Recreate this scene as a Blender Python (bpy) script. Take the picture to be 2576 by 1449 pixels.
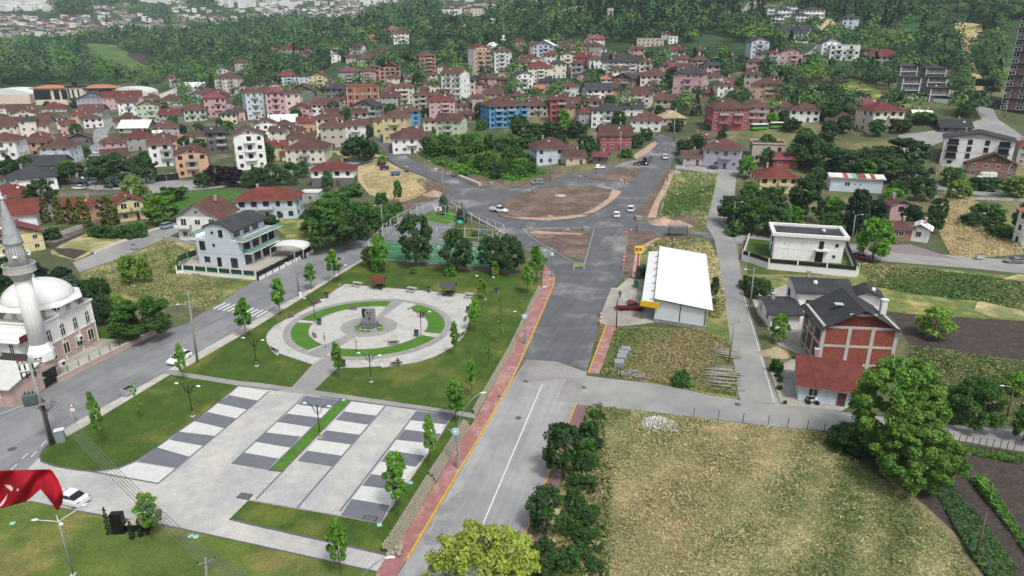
import bpy, bmesh, math, random
import numpy as np
from mathutils import Vector, Matrix
from mathutils.geometry import tessellate_polygon
R = math.radians
random.seed(7); rng = np.random.default_rng(7)
for _o in list(bpy.data.objects): bpy.data.objects.remove(_o)
SC = bpy.context.scene
# ---------------------------------------------------------------- camera, sky, sun, exposure
CAMZ, PITCH, F = 50.0, R(20.0), 1717.33
cam_d = bpy.data.cameras.new("camera"); cam_d.sensor_width = 36; cam_d.lens = 24
cam_d.clip_end = 12000; cam_d.clip_start = .5
cam = bpy.data.objects.new("camera", cam_d); SC.collection.objects.link(cam)
cam.location = (0, 0, CAMZ); cam.rotation_euler = (R(90) - PITCH, 0, 0)
SC.camera = cam
SUN_EL, SUN_AZ = 58.0, 150.0      # azimuth clockwise from +Y
wd = bpy.data.worlds.new("World"); SC.world = wd; wd.use_nodes = True
nt = wd.node_tree; nt.nodes.clear()
sky = nt.nodes.new("ShaderNodeTexSky"); sky.sky_type = 'NISHITA'; sky.sun_disc = False
sky.sun_elevation = R(SUN_EL); sky.sun_rotation = R(SUN_AZ); sky.air_density = 1.0; sky.dust_density = 4.0
hsv = nt.nodes.new("ShaderNodeHueSaturation"); hsv.inputs['Saturation'].default_value = .35
bg = nt.nodes.new("ShaderNodeBackground"); bg.inputs['Strength'].default_value = 0.125
wo = nt.nodes.new("ShaderNodeOutputWorld")
nt.links.new(sky.outputs[0], hsv.inputs['Color']); nt.links.new(hsv.outputs[0], bg.inputs[0]); nt.links.new(bg.outputs[0], wo.inputs[0])
sl = bpy.data.lights.new("sun", 'SUN'); sl.energy = 1.8; sl.angle = R(10); sl.color = (1, .97, .92)
so = bpy.data.objects.new("sun", sl); SC.collection.objects.link(so)
_a, _e = R(SUN_AZ), R(SUN_EL)
sdir = Vector((math.sin(_a) * math.cos(_e), math.cos(_a) * math.cos(_e), math.sin(_e)))
so.rotation_euler = (-sdir).to_track_quat('-Z', 'Y').to_euler(); so.location = sdir * 300
SC.view_settings.view_transform = 'Standard'; SC.view_settings.look = 'None'
SC.view_settings.exposure = 0.32; SC.view_settings.gamma = 1; SC.view_settings.use_curve_mapping = False
SC.render.engine = 'CYCLES'; SC.cycles.max_bounces = 5; SC.cycles.volume_bounces = 0
SC.cycles.diffuse_bounces = 3; SC.cycles.glossy_bounces = 2; SC.cycles.transmission_bounces = 2; SC.cycles.transparent_max_bounces = 6
SC.cycles.use_denoising = True
# ---------------------------------------------------------------- terrain
CP, SP = math.cos(PITCH), math.sin(PITCH)
def ray(u, v):
 a = (u - 1288) / F; b = -(v - 724.5) / F
 return np.array([a, CP + b * SP, -SP + b * CP])
def UVZ(u, v, z):
 return np.array([0, 0, CAMZ]) + z * ray(u, v)
def proj(p):
 d = np.array([p[0], p[1], p[2] - CAMZ]); z = d[1] * CP - d[2] * SP; y = d[1] * SP + d[2] * CP
 return 1288 + F * d[0] / z, 724.5 - F * y / z, z
CTRL = [(20,440,272),(200,430,280),(60,330,400),(380,310,432),(150,262,560),(300,264,560),(580,240,605),(440,245,600),
 (700,330,400),(740,260,500),(870,216,480),(920,287,375),(1010,307,345),(870,350,335),(1250,322,350),(1150,252,420),
 (1210,187,525),(1070,186,600),(1009,110,620),(731,140,680),(850,112,700),(1100,95,700),
 (1400,418,272),(1508,425,258),(1790,425,262),(1670,400,262),(1640,345,310),(1700,290,345),(1700,245,385),(1830,325,305),(1930,325,312),
 (1600,250,390),(1480,290,350),(1400,152,490),(1560,192,450),(1940,147,420),(2050,160,420),(2120,148,445),(2220,165,430),(2020,100,490),
 (1950,50,545),(2060,40,560),(2100,80,520),(1480,60,620),(1640,20,700),(1750,40,640),(1330,40,750),(1250,90,680),(1380,90,600),(1650,110,500),
 (1830,100,500),(1700,-20,800),(1450,-20,900),(2300,245,318),(2370,250,318),(2550,277,300),(2440,215,360),(2430,300,290),(2420,140,450),(2200,60,560),
 (2540,0,560),(2300,0,640),(2100,0,650),(2430,60,520),(2200,-80,800),(2600,-80,700),(2430,418,255),(2100,330,300),(2150,265,335),(2050,225,380),(2000,180,400),
 (2576,360,280),(2250,430,252),(2300,350,280),(1860,200,400),(1800,150,440),(1950,250,350),
 (300,170,850),(100,170,800),(60,110,1000),(300,120,1000),(500,150,850),(620,110,950),(400,70,1300),(60,60,1350),(80,20,1600),(300,10,1700),
 (600,60,1450),(800,60,1300),(560,90,1200),(750,20,1900),(1000,40,1500),(1150,20,1700),(1300,10,2000),(950,-5,2300),(500,-20,2400),(1150,-30,2600),(0,-30,2500),
 (1288,-30,3200),(300,-60,3400),(900,-60,3500),(1900,-60,3400),(2500,-60,3400)]
cp = [UVZ(*c) for c in CTRL]
for gx in range(-240, 241, 60):
 for gy in (0, 90, 150, 205, 235):
  cp.append(np.array([gx, gy, 0.0]))
cp = np.array(cp)
def _phi(r): return np.sqrt(r * r + 25.0 ** 2)
_S = cp.copy(); _n = len(cp)
_D = _phi(np.linalg.norm(_S[:, None, :2] - _S[None, :, :2], axis=2))
_A = np.zeros((_n + 3, _n + 3)); _A[:_n, :_n] = _D - np.eye(_n) * 9.0
_A[:_n, _n] = 1; _A[:_n, _n+1:] = _S[:, :2] / 1000; _A[_n, :_n] = 1; _A[_n+1:, :_n] = _S[:, :2].T / 1000
_W = np.linalg.solve(_A, np.concatenate([_S[:, 2], np.zeros(3)]))
def ground_np(x, y):
 x = np.asarray(x, float).ravel(); y = np.asarray(y, float).ravel()
 out = np.zeros(len(x))
 for i in range(0, len(x), 20000):
  xs, ys = x[i:i+20000], y[i:i+20000]
  D = _phi(np.sqrt((xs[:, None] - _S[None, :, 0]) ** 2 + (ys[:, None] - _S[None, :, 1]) ** 2))
  out[i:i+20000] = D @ _W[:_n] + _W[_n] + xs / 1000 * _W[_n+1] + ys / 1000 * _W[_n+2]
 k = np.clip((y - 222) / 45, 0, 1); k = k * k * (3 - 2 * k)
 out = np.maximum(out, -8) * k
 return out
def G(x, y):
 if y < 222: return 0.0
 return float(ground_np([x], [y])[0])
_T = np.concatenate([np.linspace(30, 230, 3), 230 * 1.004 ** np.arange(1, 780)])
def P(u, v, off=0.0):
 """a point of the photo -> the ground point there"""
 d = ray(u, v)
 if d[2] < 0:
  t = CAMZ / -d[2]
  if t * d[1] < 222: return Vector((t * d[0], t * d[1], off))
 z = CAMZ + _T * d[2]; h = ground_np(_T * d[0], _T * d[1])
 i = np.argmax(z < h)
 if i == 0: i = len(_T) - 1
 a, b = _T[max(i - 1, 0)], _T[i]
 for _ in range(12):
  m = (a + b) / 2
  if CAMZ + m * d[2] < G(m * d[0], m * d[1]): b = m
  else: a = m
 x, y = b * d[0], b * d[1]
 return Vector((x, y, G(x, y) + off))
def Pz(u, v, z):
 "the point of the photo (u,v) that lies at height z"
 d = ray(u, v); t = (CAMZ - z) / -d[2]; return Vector((t * d[0], t * d[1], z))
def hz(p, v):
 "height above sea of the point over p seen at photo row v"
 a, b = -5.0, 150.0
 for _ in range(40):
  m = (a + b) / 2
  if proj((p[0], p[1], m))[1] > v: a = m
  else: b = m
 return a
def depth(p): return p[1] * CP - (p[2] - CAMZ) * SP
def ppm(p): return F / depth(p)
# ---------------------------------------------------------------- materials
def lin(c):
 if isinstance(c, str): c = tuple(int(c[i:i+2], 16) / 255 for i in (0, 2, 4))
 return tuple(x / 12.92 if x <= .04045 else ((x + .055) / 1.055) ** 2.4 for x in c)
MATS = {}
def mat(name, col, rough=.85, var=.18, scale=1.0, bump=0.0, bscale=None, metal=0.0, rand=0.0, col2=None, c2scale=.15, c2lo=.45, c2hi=.6,
  rows=0.0, spec=.3, detail=4, lines=None, trans=0.0, emit=None, alpha=1, fine=0, streak=None, vst=0):
 """procedural material: base colour varied by noise in world space, optional second colour in patches"""
 if name in MATS: return MATS[name]
 m = bpy.data.materials.new(name); m.use_nodes = True; n = m.node_tree.nodes; L = m.node_tree.links
 b = n['Principled BSDF']; b.inputs['Roughness'].default_value = rough; b.inputs['Metallic'].default_value = metal
 b.inputs['Specular IOR Level'].default_value = spec
 c = lin(col); geo = n.new('ShaderNodeNewGeometry'); pos = geo.outputs['Position']
 nz = n.new('ShaderNodeTexNoise'); nz.inputs['Scale'].default_value = scale; nz.inputs['Detail'].default_value = detail; nz.inputs['Roughness'].default_value = .65
 L.new(pos, nz.inputs['Vector'])
 def mixc(fac, A, B, bt='MIX'):
  mx = n.new('ShaderNodeMix'); mx.data_type = 'RGBA'; mx.blend_type = bt
  for s, k in ((0, fac), (6, A), (7, B)):
   if hasattr(k, 'links'): L.new(k, mx.inputs[s])
   else: mx.inputs[s].default_value = k if s == 0 else (*k, 1)
  return mx.outputs[2]
 def mr(src, lo, hi, a, b_):
  r = n.new('ShaderNodeMapRange'); L.new(src, r.inputs[0])
  for i, k in enumerate((lo, hi, a, b_)): r.inputs[i + 1].default_value = k
  return r.outputs[0]
 base = c
 if col2 is not None:
  n2 = n.new('ShaderNodeTexNoise'); n2.inputs['Scale'].default_value = c2scale; n2.inputs['Detail'].default_value = 6; n2.inputs['Roughness'].default_value = .62
  L.new(pos, n2.inputs['Vector'])
  base = mixc(mr(n2.outputs[0], c2lo, c2hi, 0, 1), c, lin(col2))
 f = mr(nz.outputs[0], .3, .7, 1 - var, 1 + var)
 if fine:
  n3 = n.new('ShaderNodeTexNoise'); n3.inputs['Scale'].default_value = fine; n3.inputs['Detail'].default_value = 2
  L.new(pos, n3.inputs['Vector'])
  f3 = mr(n3.outputs[0], .3, .7, 1 - var * .9, 1 + var * .9)
  mm = n.new('ShaderNodeMath'); mm.operation = 'MULTIPLY'; L.new(f, mm.inputs[0]); L.new(f3, mm.inputs[1]); f = mm.outputs[0]
 if rand:
  oi = n.new('ShaderNodeObjectInfo'); rr = mr(oi.outputs['Random'], 0, 1, 1 - rand, 1 + rand)
  mm = n.new('ShaderNodeMath'); mm.operation = 'MULTIPLY'; L.new(f, mm.inputs[0]); L.new(rr, mm.inputs[1]); f = mm.outputs[0]
 for sc_, ro_, st_ in (([((.035, 1.1, 1), streak[0], streak[1])] if streak else []) + ([((1.6, 1.6, .12), 0, vst)] if vst else [])):
  mp = n.new('ShaderNodeMapping'); mp.vector_type = 'TEXTURE'; mp.inputs['Rotation'].default_value[2] = R(ro_); mp.inputs['Scale'].default_value = tuple(1 / k for k in sc_); L.new(pos, mp.inputs[0])
  n4 = n.new('ShaderNodeTexNoise'); n4.inputs['Scale'].default_value = 1; n4.inputs['Detail'].default_value = 3; L.new(mp.outputs[0], n4.inputs['Vector'])
  f4 = mr(n4.outputs[0], .35, .65, 1 - st_, 1 + st_ * .6)
  mm = n.new('ShaderNodeMath'); mm.operation = 'MULTIPLY'; L.new(f, mm.inputs[0]); L.new(f4, mm.inputs[1]); f = mm.outputs[0]
 if rows:
  sep = n.new('ShaderNodeSeparateXYZ'); L.new(pos, sep.inputs[0])
  m1 = n.new('ShaderNodeMath'); m1.operation = 'MULTIPLY'; m1.inputs[1].default_value = rows; L.new(sep.outputs[2], m1.inputs[0])
  m2 = n.new('ShaderNodeMath'); m2.operation = 'FRACT'; L.new(m1.outputs[0], m2.inputs[0])
  fr = mr(m2.outputs[0], 0, .35, .62, 1.05)
  mm = n.new('ShaderNodeMath'); mm.operation = 'MULTIPLY'; L.new(f, mm.inputs[0]); L.new(fr, mm.inputs[1]); f = mm.outputs[0]
 if lines:   # joints: list of (axis angle deg, period m, joint width fraction, darkness)
  for ang, per, wid, dk in lines:
   vr = n.new('ShaderNodeVectorMath'); vr.operation = 'DOT_PRODUCT'; L.new(pos, vr.inputs[0]); vr.inputs[1].default_value = (math.cos(R(ang)) / per, math.sin(R(ang)) / per, 0)
   m2 = n.new('ShaderNodeMath'); m2.operation = 'FRACT'; L.new(vr.outputs['Value'], m2.inputs[0])
   m3 = n.new('ShaderNodeMath'); m3.operation = 'LESS_THAN'; m3.inputs[1].default_value = wid; L.new(m2.outputs[0], m3.inputs[0])
   fr = mr(m3.outputs[0], 0, 1, 1, 1 - dk)
   mm = n.new('ShaderNodeMath'); mm.operation = 'MULTIPLY'; L.new(f, mm.inputs[0]); L.new(fr, mm.inputs[1]); f = mm.outputs[0]
 cc = n.new('ShaderNodeCombineColor');
 for i in range(3): L.new(f, cc.inputs[i])
 out = mixc(1.0, base, cc.outputs[0], 'MULTIPLY')
 L.new(out, b.inputs['Base Color'])
 if bump:
  bn = n.new('ShaderNodeTexNoise'); bn.inputs['Scale'].default_value = bscale or scale * 4; bn.inputs['Detail'].default_value = 4; L.new(pos, bn.inputs['Vector'])
  bp = n.new('ShaderNodeBump'); bp.inputs['Strength'].default_value = 1; bp.inputs['Distance'].default_value = bump
  L.new(bn.outputs[0], bp.inputs['Height']); L.new(bp.outputs[0], b.inputs['Normal'])
 if trans:
  tr = n.new('ShaderNodeBsdfTranslucent'); L.new(out, tr.inputs[0]); ms = n.new('ShaderNodeMixShader'); ms.inputs[0].default_value = trans
  L.new(b.outputs[0], ms.inputs[1]); L.new(tr.outputs[0], ms.inputs[2]); L.new(ms.outputs[0], n['Material Output'].inputs[0])
 if alpha < 1: b.inputs['Alpha'].default_value = alpha
 MATS[name] = m; return m
# ---------------------------------------------------------------- mesh building
COL = SC.collection
def link(o, parent=None):
 COL.objects.link(o)
 if parent is not None: o.parent = parent
 return o
class MB:
 """collects boxes, tubes, prisms into one mesh"""
 def __init__(s): s.v = []; s.f = []; s.mi = []; s.m = []; s.sm = []
 def slot(s, m):
  if m not in s.m: s.m.append(m)
  return s.m.index(m)
 def add(s, vs, fs, m, smooth=False):
  o = len(s.v); s.v += [tuple(map(float, p)) for p in vs]; k = s.slot(m)
  for f in fs: s.f.append(tuple(i + o for i in f)); s.mi.append(k); s.sm.append(smooth)
  return s
 def box(s, c, size, m, rz=0, taper=1.0, rx=0):
  x, y, z = (k / 2 for k in size); vs = []
  for dz, t in ((-z, 1), (z, taper)):
   for dx, dy in ((-x, -y), (x, -y), (x, y), (-x, y)): vs.append(Vector((dx * t, dy * t, dz)))
  M_ = Matrix.Rotation(rz, 3, 'Z') @ Matrix.Rotation(rx, 3, 'X')
  vs = [M_ @ p + Vector(c) for p in vs]
  return s.add(vs, [(3,2,1,0),(4,5,6,7),(0,1,5,4),(1,2,6,5),(2,3,7,6),(3,0,4,7)], m)
 def tube(s, pts, r, m, n=7, r2=None, cap=True, smooth=True):
  pts = [Vector(p) for p in pts]; vs = []; fs = []; k = len(pts)
  rs = r if isinstance(r, (list, tuple)) else [r + ((r2 if r2 is not None else r) - r) * i / max(k - 1, 1) for i in range(k)]
  for i, p in enumerate(pts):
   d = (pts[min(i + 1, k - 1)] - pts[max(i - 1, 0)]).normalized()
   a = d.orthogonal().normalized() if abs(d.z) < .9 else Vector((1, 0, 0)) - d * d.x
   a.normalize(); b = d.cross(a)
   for j in range(n):
    t = 2 * math.pi * j / n; vs.append(p + (a * math.cos(t) + b * math.sin(t)) * rs[i])
  for i in range(k - 1):
   for j in range(n): fs.append((i*n+j, i*n+(j+1)%n, (i+1)*n+(j+1)%n, (i+1)*n+j))
  if cap: fs.append(tuple(range(n))[::-1]); fs.append(tuple(range((k-1)*n, k*n)))
  return s.add(vs, fs, m, smooth)
 def lathe(s, prof, m, c=(0,0,0), n=20, smooth=True, ph=0):
  vs = []; fs = []
  for r, z in prof:
   for j in range(n):
    t = 2*math.pi*j/n + ph; vs.append((c[0]+r*math.cos(t), c[1]+r*math.sin(t), c[2]+z))
  for i in range(len(prof)-1):
   for j in range(n): fs.append((i*n+j, i*n+(j+1)%n, (i+1)*n+(j+1)%n, (i+1)*n+j))
  fs.append(tuple(range(n))[::-1]); fs.append(tuple(range((len(prof)-1)*n, len(prof)*n)))
  return s.add(vs, fs, m, smooth)
 def prism(s, pts, z0, z1, m, mt=None):
  """pts xy outline extruded z0..z1"""
  pts = [(p[0], p[1]) for p in pts]; n = len(pts)
  ar = sum(pts[i][0]*pts[(i+1)%n][1]-pts[(i+1)%n][0]*pts[i][1] for i in range(n))
  if ar < 0: pts = pts[::-1]
  tri = tessellate_polygon([[Vector((x, y, 0)) for x, y in pts]])
  vs = [(x, y, z0) for x, y in pts] + [(x, y, z1) for x, y in pts]
  top = []
  for t in tri:
   a, b, c = (Vector((*pts[i], 0)) for i in t)
   t = tuple(t) if (b-a).cross(c-a).z > 0 else tuple(t)[::-1]
   top.append(tuple(i + n for i in t))
  s.add(vs, [(i, (i+1)%n, (i+1)%n+n, i+n) for i in range(n)], m)
  return s.add(vs, top, mt or m)
 def arr(s, V, Q, m):
  o = len(s.v); s.v += [tuple(p) for p in V.tolist()]; k = s.slot(m)
  s.f += [tuple(f) for f in (Q + o).tolist()]; s.mi += [k]*len(Q); s.sm += [False]*len(Q); return s
 def mesh(s, name):
  me = bpy.data.meshes.new(name); me.from_pydata(s.v, [], s.f)
  for m in s.m: me.materials.append(m)
  me.polygons.foreach_set('material_index', s.mi); me.polygons.foreach_set('use_smooth', s.sm); me.update(); return me
 def build(s, name, parent=None, loc=None, rz=0):
  o = bpy.data.objects.new(name, s.mesh(name)); link(o, parent)
  if loc is not None: o.location = loc
  if rz: o.rotation_euler[2] = rz
  return o
THINGS = []
def tag(o, label=None, cat=None, group=None, kind=None):
 if label: o['label'] = label
 if cat: o['category'] = cat
 if group: o['group'] = group
 if kind: o['kind'] = kind
 return o
def empty(name, loc, rz=0, label=None, cat=None, group=None, phrase=None):
 o = bpy.data.objects.new(name, None); o.empty_display_size = .3; link(o); o.location = loc; o.rotation_euler[2] = rz
 tag(o, label, cat, group)
 if phrase: auto(o, phrase)
 return o
AUTO = []
def auto(o, phrase):
 """the label is completed at the end with where the thing stands"""
 AUTO.append((o, phrase)); return o
def inst(me, name, parent, loc=(0,0,0), rz=0, sc=None):
 o = bpy.data.objects.new(name, me); link(o, parent); o.location = loc; o.rotation_euler[2] = rz
 if sc: o.scale = sc
 return o
def npmesh(name, V, Fq, mats, mi=None):
 me = bpy.data.meshes.new(name); n, k = Fq.shape
 me.vertices.add(len(V)); me.vertices.foreach_set('co', V.astype(np.float32).ravel())
 me.loops.add(n * k); me.loops.foreach_set('vertex_index', Fq.astype(np.int32).ravel())
 me.polygons.add(n); me.polygons.foreach_set('loop_start', np.arange(0, n * k, k, dtype=np.int32))
 for m in mats: me.materials.append(m)
 if mi is not None: me.polygons.foreach_set('material_index', mi.astype(np.int32))
 me.update(calc_edges=True); return me
def copy_tree(src, loc, rz=0, scale=None, label=None):
 c = src.copy(); COL.objects.link(c); c.location = loc; c.rotation_euler[2] = rz
 if scale is not None: c.scale = scale
 for ch in src.children:
  d = ch.copy(); COL.objects.link(d); d.parent = c
  for g in ch.children:
   e = g.copy(); COL.objects.link(e); e.parent = d
 for k in ('label',):
  if k in c.keys(): del c[k]
 if label: c['label'] = label
 return c
_SH=[0]
def sheet(name, uvs, z, m, kind='structure', label=None, thick=0.0, world=False, maxe=7.0, lift=.12):
 """a ground polygon given by photo points, draped on the terrain"""
 pts = [Vector(p) if world else P(*p) for p in uvs]; _SH[0] += 1; z += (_SH[0] % 7) * .0009
 flat = max(p.y for p in pts) < 222
 if flat:
  b = MB(); b.prism([(p.x, p.y) for p in pts], z - max(thick, .03), z, m)
  o = b.build(name)
 else:
  tri = tessellate_polygon([[Vector((p.x, p.y, 0)) for p in pts]])
  bm = bmesh.new(); vs = [bm.verts.new((p.x, p.y, 0)) for p in pts]
  for t in tri:
   try: bm.faces.new([vs[i] for i in t])
   except ValueError: pass
  for _ in range(9):
   es = [e for e in bm.edges if e.calc_length() > maxe]
   if not es: break
   bmesh.ops.subdivide_edges(bm, edges=es, cuts=1); bmesh.ops.triangulate(bm, faces=bm.faces[:])
  bm.verts.ensure_lookup_table()
  X = np.array([v.co.x for v in bm.verts]); Y = np.array([v.co.y for v in bm.verts]); Z = ground_np(X, Y)
  k = np.clip((Y - 215) / 60, 0, 1)
  for v, zz, kk in zip(bm.verts, Z, k): v.co.z = zz + z + kk * lift
  bmesh.ops.recalc_face_normals(bm, faces=bm.faces[:])
  if sum(f.normal.z for f in bm.faces) < 0: bmesh.ops.reverse_faces(bm, faces=bm.faces[:])
  me = bpy.data.meshes.new(name); bm.to_mesh(me); bm.free(); me.materials.append(m)
  o = link(bpy.data.objects.new(name, me))
 return tag(o, label, None, None, kind)
def ribbon(b, pts, w, h, m, z0=0.0, closed=False, step=None, side=0):
 """kerb: a strip with real height along world points"""
 pts = [Vector((p[0], p[1], 0)) for p in pts]
 if closed: pts = pts + [pts[0]]
 L_, R_ = [], []
 for i, p in enumerate(pts):
  d = (pts[min(i+1, len(pts)-1)] - pts[max(i-1, 0)]).normalized(); nrm = Vector((-d.y, d.x, 0))
  L_.append(p + nrm * (w/2 + side)); R_.append(p - nrm * (w/2 - side))
 for i in range(len(pts)-1):
  a, bb, c, d = R_[i], R_[i+1], L_[i+1], L_[i]
  vs = [(q.x, q.y, z0) for q in (a, bb, c, d)] + [(q.x, q.y, z0+h) for q in (a, bb, c, d)]
  b.add(vs, [(4,5,6,7),(0,1,5,4),(2,3,7,6),(1,2,6,5),(3,0,4,7)], m)
def UV(c, r, *ab):
 """points read in quarter-tile zooms of the photo"""
 return [(644 * c + a / 4, 362.25 * r + b / 4) for a, b in ab]
def inpoly(u, v, poly):
 c = False; n = len(poly); j = n - 1
 for i in range(n):
  (x1, y1), (x2, y2) = poly[i], poly[j]
  if (y1 > v) != (y2 > v) and u < (x2 - x1) * (v - y1) / (y2 - y1) + x1: c = not c
  j = i
 return c
# ---------------------------------------------------------------- terrain mesh
m_ground = mat('ground_soil', '50583a', var=.3, scale=.05, fine=1.1, col2='787350', c2scale=.022, c2lo=.5, c2hi=.62, bump=.15, bscale=1.5)
m_far = mat('hill_meadow', '304a28', var=.35, scale=.012, fine=.11, col2='64713e', c2scale=.0045, c2lo=.54, c2hi=.68, bump=.6, bscale=.3)
def terrain():
 ys = [-60.0]
 while ys[-1] < 4700:
  ys.append(ys[-1] + (12 if ys[-1] < 210 else max(3.0, ys[-1] * .0125)))
 ys = np.array(ys); t = np.linspace(-1, 1, 201)
 X = t[None, :] * (np.maximum(ys, 0)[:, None] * 1.05 + 160); Y = np.repeat(ys[:, None], 201, 1)
 Z = ground_np(X, Y).reshape(X.shape)
 rough = rng.normal(0, 1, X.shape) * np.clip((Y - 600) / 1500, 0, 1) * 3
 V = np.stack([X, Y, Z + rough], -1).reshape(-1, 3); n, k = X.shape
 i = np.arange(n - 1)[:, None] * k + np.arange(k - 1)[None, :]; i = i.ravel()
 Fq = np.stack([i, i + 1, i + k + 1, i + k], 1)
 yy = V[Fq[:, 0], 1]
 me = npmesh('ground', V, Fq, [m_ground, m_far], (yy > 430).astype(int))
 me.polygons.foreach_set('use_smooth', np.ones(len(Fq), bool))
 o = link(bpy.data.objects.new('ground', me)); tag(o, kind='structure')
terrain()
# ---------------------------------------------------------------- surfaces
m_road = mat('old_asphalt', '8f9092', streak=(74.5, .09), var=.10, scale=.35, fine=9, col2='9d9d9c', c2scale=.09, c2lo=.45, c2hi=.6, rough=.9)
m_road2 = mat('main_street_asphalt', '7a7c7f', streak=(71.6, .09), var=.10, scale=.3, fine=9, col2='8a8b8d', c2scale=.08, c2lo=.45, c2hi=.6, rough=.9)
m_new = mat('new_asphalt', '5f6165', streak=(70, .10), var=.16, scale=.22, fine=7, col2='8f8e8b', c2scale=.085, c2lo=.52, c2hi=.68, rough=.88)
m_lane = mat('side_street_concrete', '868788', var=.08, scale=.3, fine=6, col2='979691', c2scale=.06, rough=.9)
m_white = mat('road_paint', 'd8d8d6', var=.12, scale=2.2, rough=.7)
m_yel = mat('yellow_kerb_paint', 'c9a13c', var=.2, scale=2.0, rough=.7)
m_kerb = mat('grey_kerb_stone', '8e8d8a', var=.15, scale=1.5)
m_dkerb = mat('dark_kerb_stone', '5f6063', var=.15, scale=1.5)
m_pink = mat('pink_block_paving', '9a6c6a', var=.13, scale=1.2, fine=6, col2='a98783', c2scale=.3, lines=[(75, .45, .08, .12), (-15, .3, .1, .12)])
m_pink2 = mat('dark_pink_paving', '7c6261', var=.12, scale=1.2, fine=6)
m_conc = mat('pale_concrete_paving', 'b9b6ae', var=.12, scale=.6, fine=7, col2='a8a49a', c2scale=.4)
m_plaza = mat('pale_block_paving', 'a7a8a8', var=.12, scale=.7, fine=9, col2='bab8b1', c2scale=.14, c2lo=.42, c2hi=.62, lines=[(75.3, .5, .06, .13), (-14.4, .5, .06, .13)])
m_slate = mat('dark_block_paving', '6c6f76', var=.08, scale=.8, fine=9, lines=[(75.3, .5, .06, .14), (-14.4, .5, .06, .14)])
m_path = mat('grey_block_paving', '8d8d8d', var=.10, scale=.9, fine=8, col2='999791', c2scale=.2, lines=[(75.3, .4, .07, .12), (-14.4, .4, .07, .12)])
m_gravel = mat('pale_gravel_paving', 'b4b4b0', var=.12, scale=.9, fine=6, col2='a29c90', c2scale=.35, c2lo=.52, c2hi=.7)
m_lawn = mat('mown_lawn', '40591d', var=.28, scale=.3, fine=4.5, col2='6c6f34', c2scale=.10, c2lo=.49, c2hi=.68, bump=.05, bscale=7)
m_lawn2 = mat('bright_lawn', '497427', var=.18, scale=.5, fine=5, bump=.05, bscale=7)
m_lawn3 = mat('worn_lawn', '56692c', var=.24, scale=.3, fine=4, col2='857a4a', c2scale=.13, c2lo=.5, c2hi=.68, bump=.05, bscale=7)
m_dry = mat('dry_grass', '7f8156', var=.3, scale=.5, fine=3.2, col2='b5a87c', c2scale=.13, c2lo=.42, c2hi=.6, bump=.12, bscale=3)
m_dryg = mat('green_dry_grass', '5f7038', var=.3, scale=.4, fine=2.6, col2='a59a62', c2scale=.12, c2lo=.48, c2hi=.66, bump=.15, bscale=2.5)
m_weeds = mat('lush_weeds', '44682c', var=.35, scale=.5, fine=2.4, bump=.2, bscale=2)
m_soil = mat('dark_ploughed_soil', '463e3a', var=.3, scale=.6, fine=2.5, bump=.25, bscale=1.6)
m_dirt = mat('brown_building_dirt', '63554b', var=.3, scale=.5, fine=2.2, col2='7d6c5e', c2scale=.12, bump=.2, bscale=1.2)
m_sand = mat('pinkish_sand', 'b39888', var=.15, scale=.8, fine=3, col2='a18b7c', c2scale=.3, bump=.1, bscale=2)
m_yard = mat('yard_concrete', 'aaa79e', var=.15, scale=.4, fine=4, col2='948e84', c2scale=.12)
m_turf = mat('sports_turf', '3f7050', var=.06, scale=.8, fine=5)
m_court = mat('court_asphalt', '77777a', var=.1, scale=.6, fine=4)
m_straw = mat('straw_field', 'b3a27c', var=.3, scale=.3, fine=2, col2='8c8a52', c2scale=.08, c2lo=.5, c2hi=.66, bump=.2, bscale=1.5)
def q(*a): return list(a)
# left quarter of the town: yards between the houses
sheet('village_ground', [(0,610),(0,235),(640,205),(1000,215),(1300,240),(1300,330),(940,345),(760,420),(560,470),(420,520),(200,610)], .006, mat('village_earth', '6a655a', var=.35, scale=.12, fine=.9, col2='48552f', c2scale=.07, c2lo=.42, c2hi=.52, bump=.2), maxe=14)
# main left street
R1 = [(-60,1022),(75,1003),(145,963),(395,838),(410,832),(537,776),(600,729),(644,706),(786,636),(894,607),(960,574),(1019,540),(1060,515),(1111,497),(1130,525),(1090,528),(1065,541),(1000,584),(916,641),(905,660),(644,807),(155,1084.5),(125,1116),(104,1136),(98,1152),(67,1186),(20,1240),(-60,1250)]
sheet('street', R1, .012, m_road2)
# new asphalt of the junction
J = [(1111,497),(1131,486),(1131,472),(1111,459),(1069,445),(1006,422),(979,402),(966,380),(955,366),(938,349),(952,345),(973,354),(991,370),(1034,400),(1069,417),(1136,442),(1176,462),(1204,472),(1288,473),(1388,456),(1428,439),(1495,427),(1563,411),(1598,402),(1630,384),(1655,366),(1652,355),(1640,345),(1668,340),(1703,352),(1700,364),(1695,400),(1686,424),(1674,434),(1640,480),(1590,546),(1600,558),(1640,562),(1700,578),(1733,582),(1800,586),(1838,588),(1870,590),(1870,612),(1853,615),(1798,603),(1735,588),(1688,588),(1613,582),(1590,583),(1578,590),(1570,660),(1565,697),(1555,715),(1538,725),(1505,807),(1507,811),(1477,932),(1400,910),(1325,905),(1288,960),(1302,930),(1330,870),(1393,720),(1397,702),(1390,690),(1370,667),(1345,640),(1290,610),(1254,582),(1194,548),(1134,512),(1120,520)]
sheet('new_road', J, .016, m_new, maxe=9)
R2 = [(1325,905),(1400,910),(1470,934),(1477,932),(1474,945),(1508,950),(1449,1019),(1432,1062),(1385,1183),(1335,1310),(1295,1412),(1270,1475),(980,1475),(1026,1409),(1216.6,1086.8),(1288,960)]
sheet('boulevard_road', R2, .020, m_road)
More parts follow.
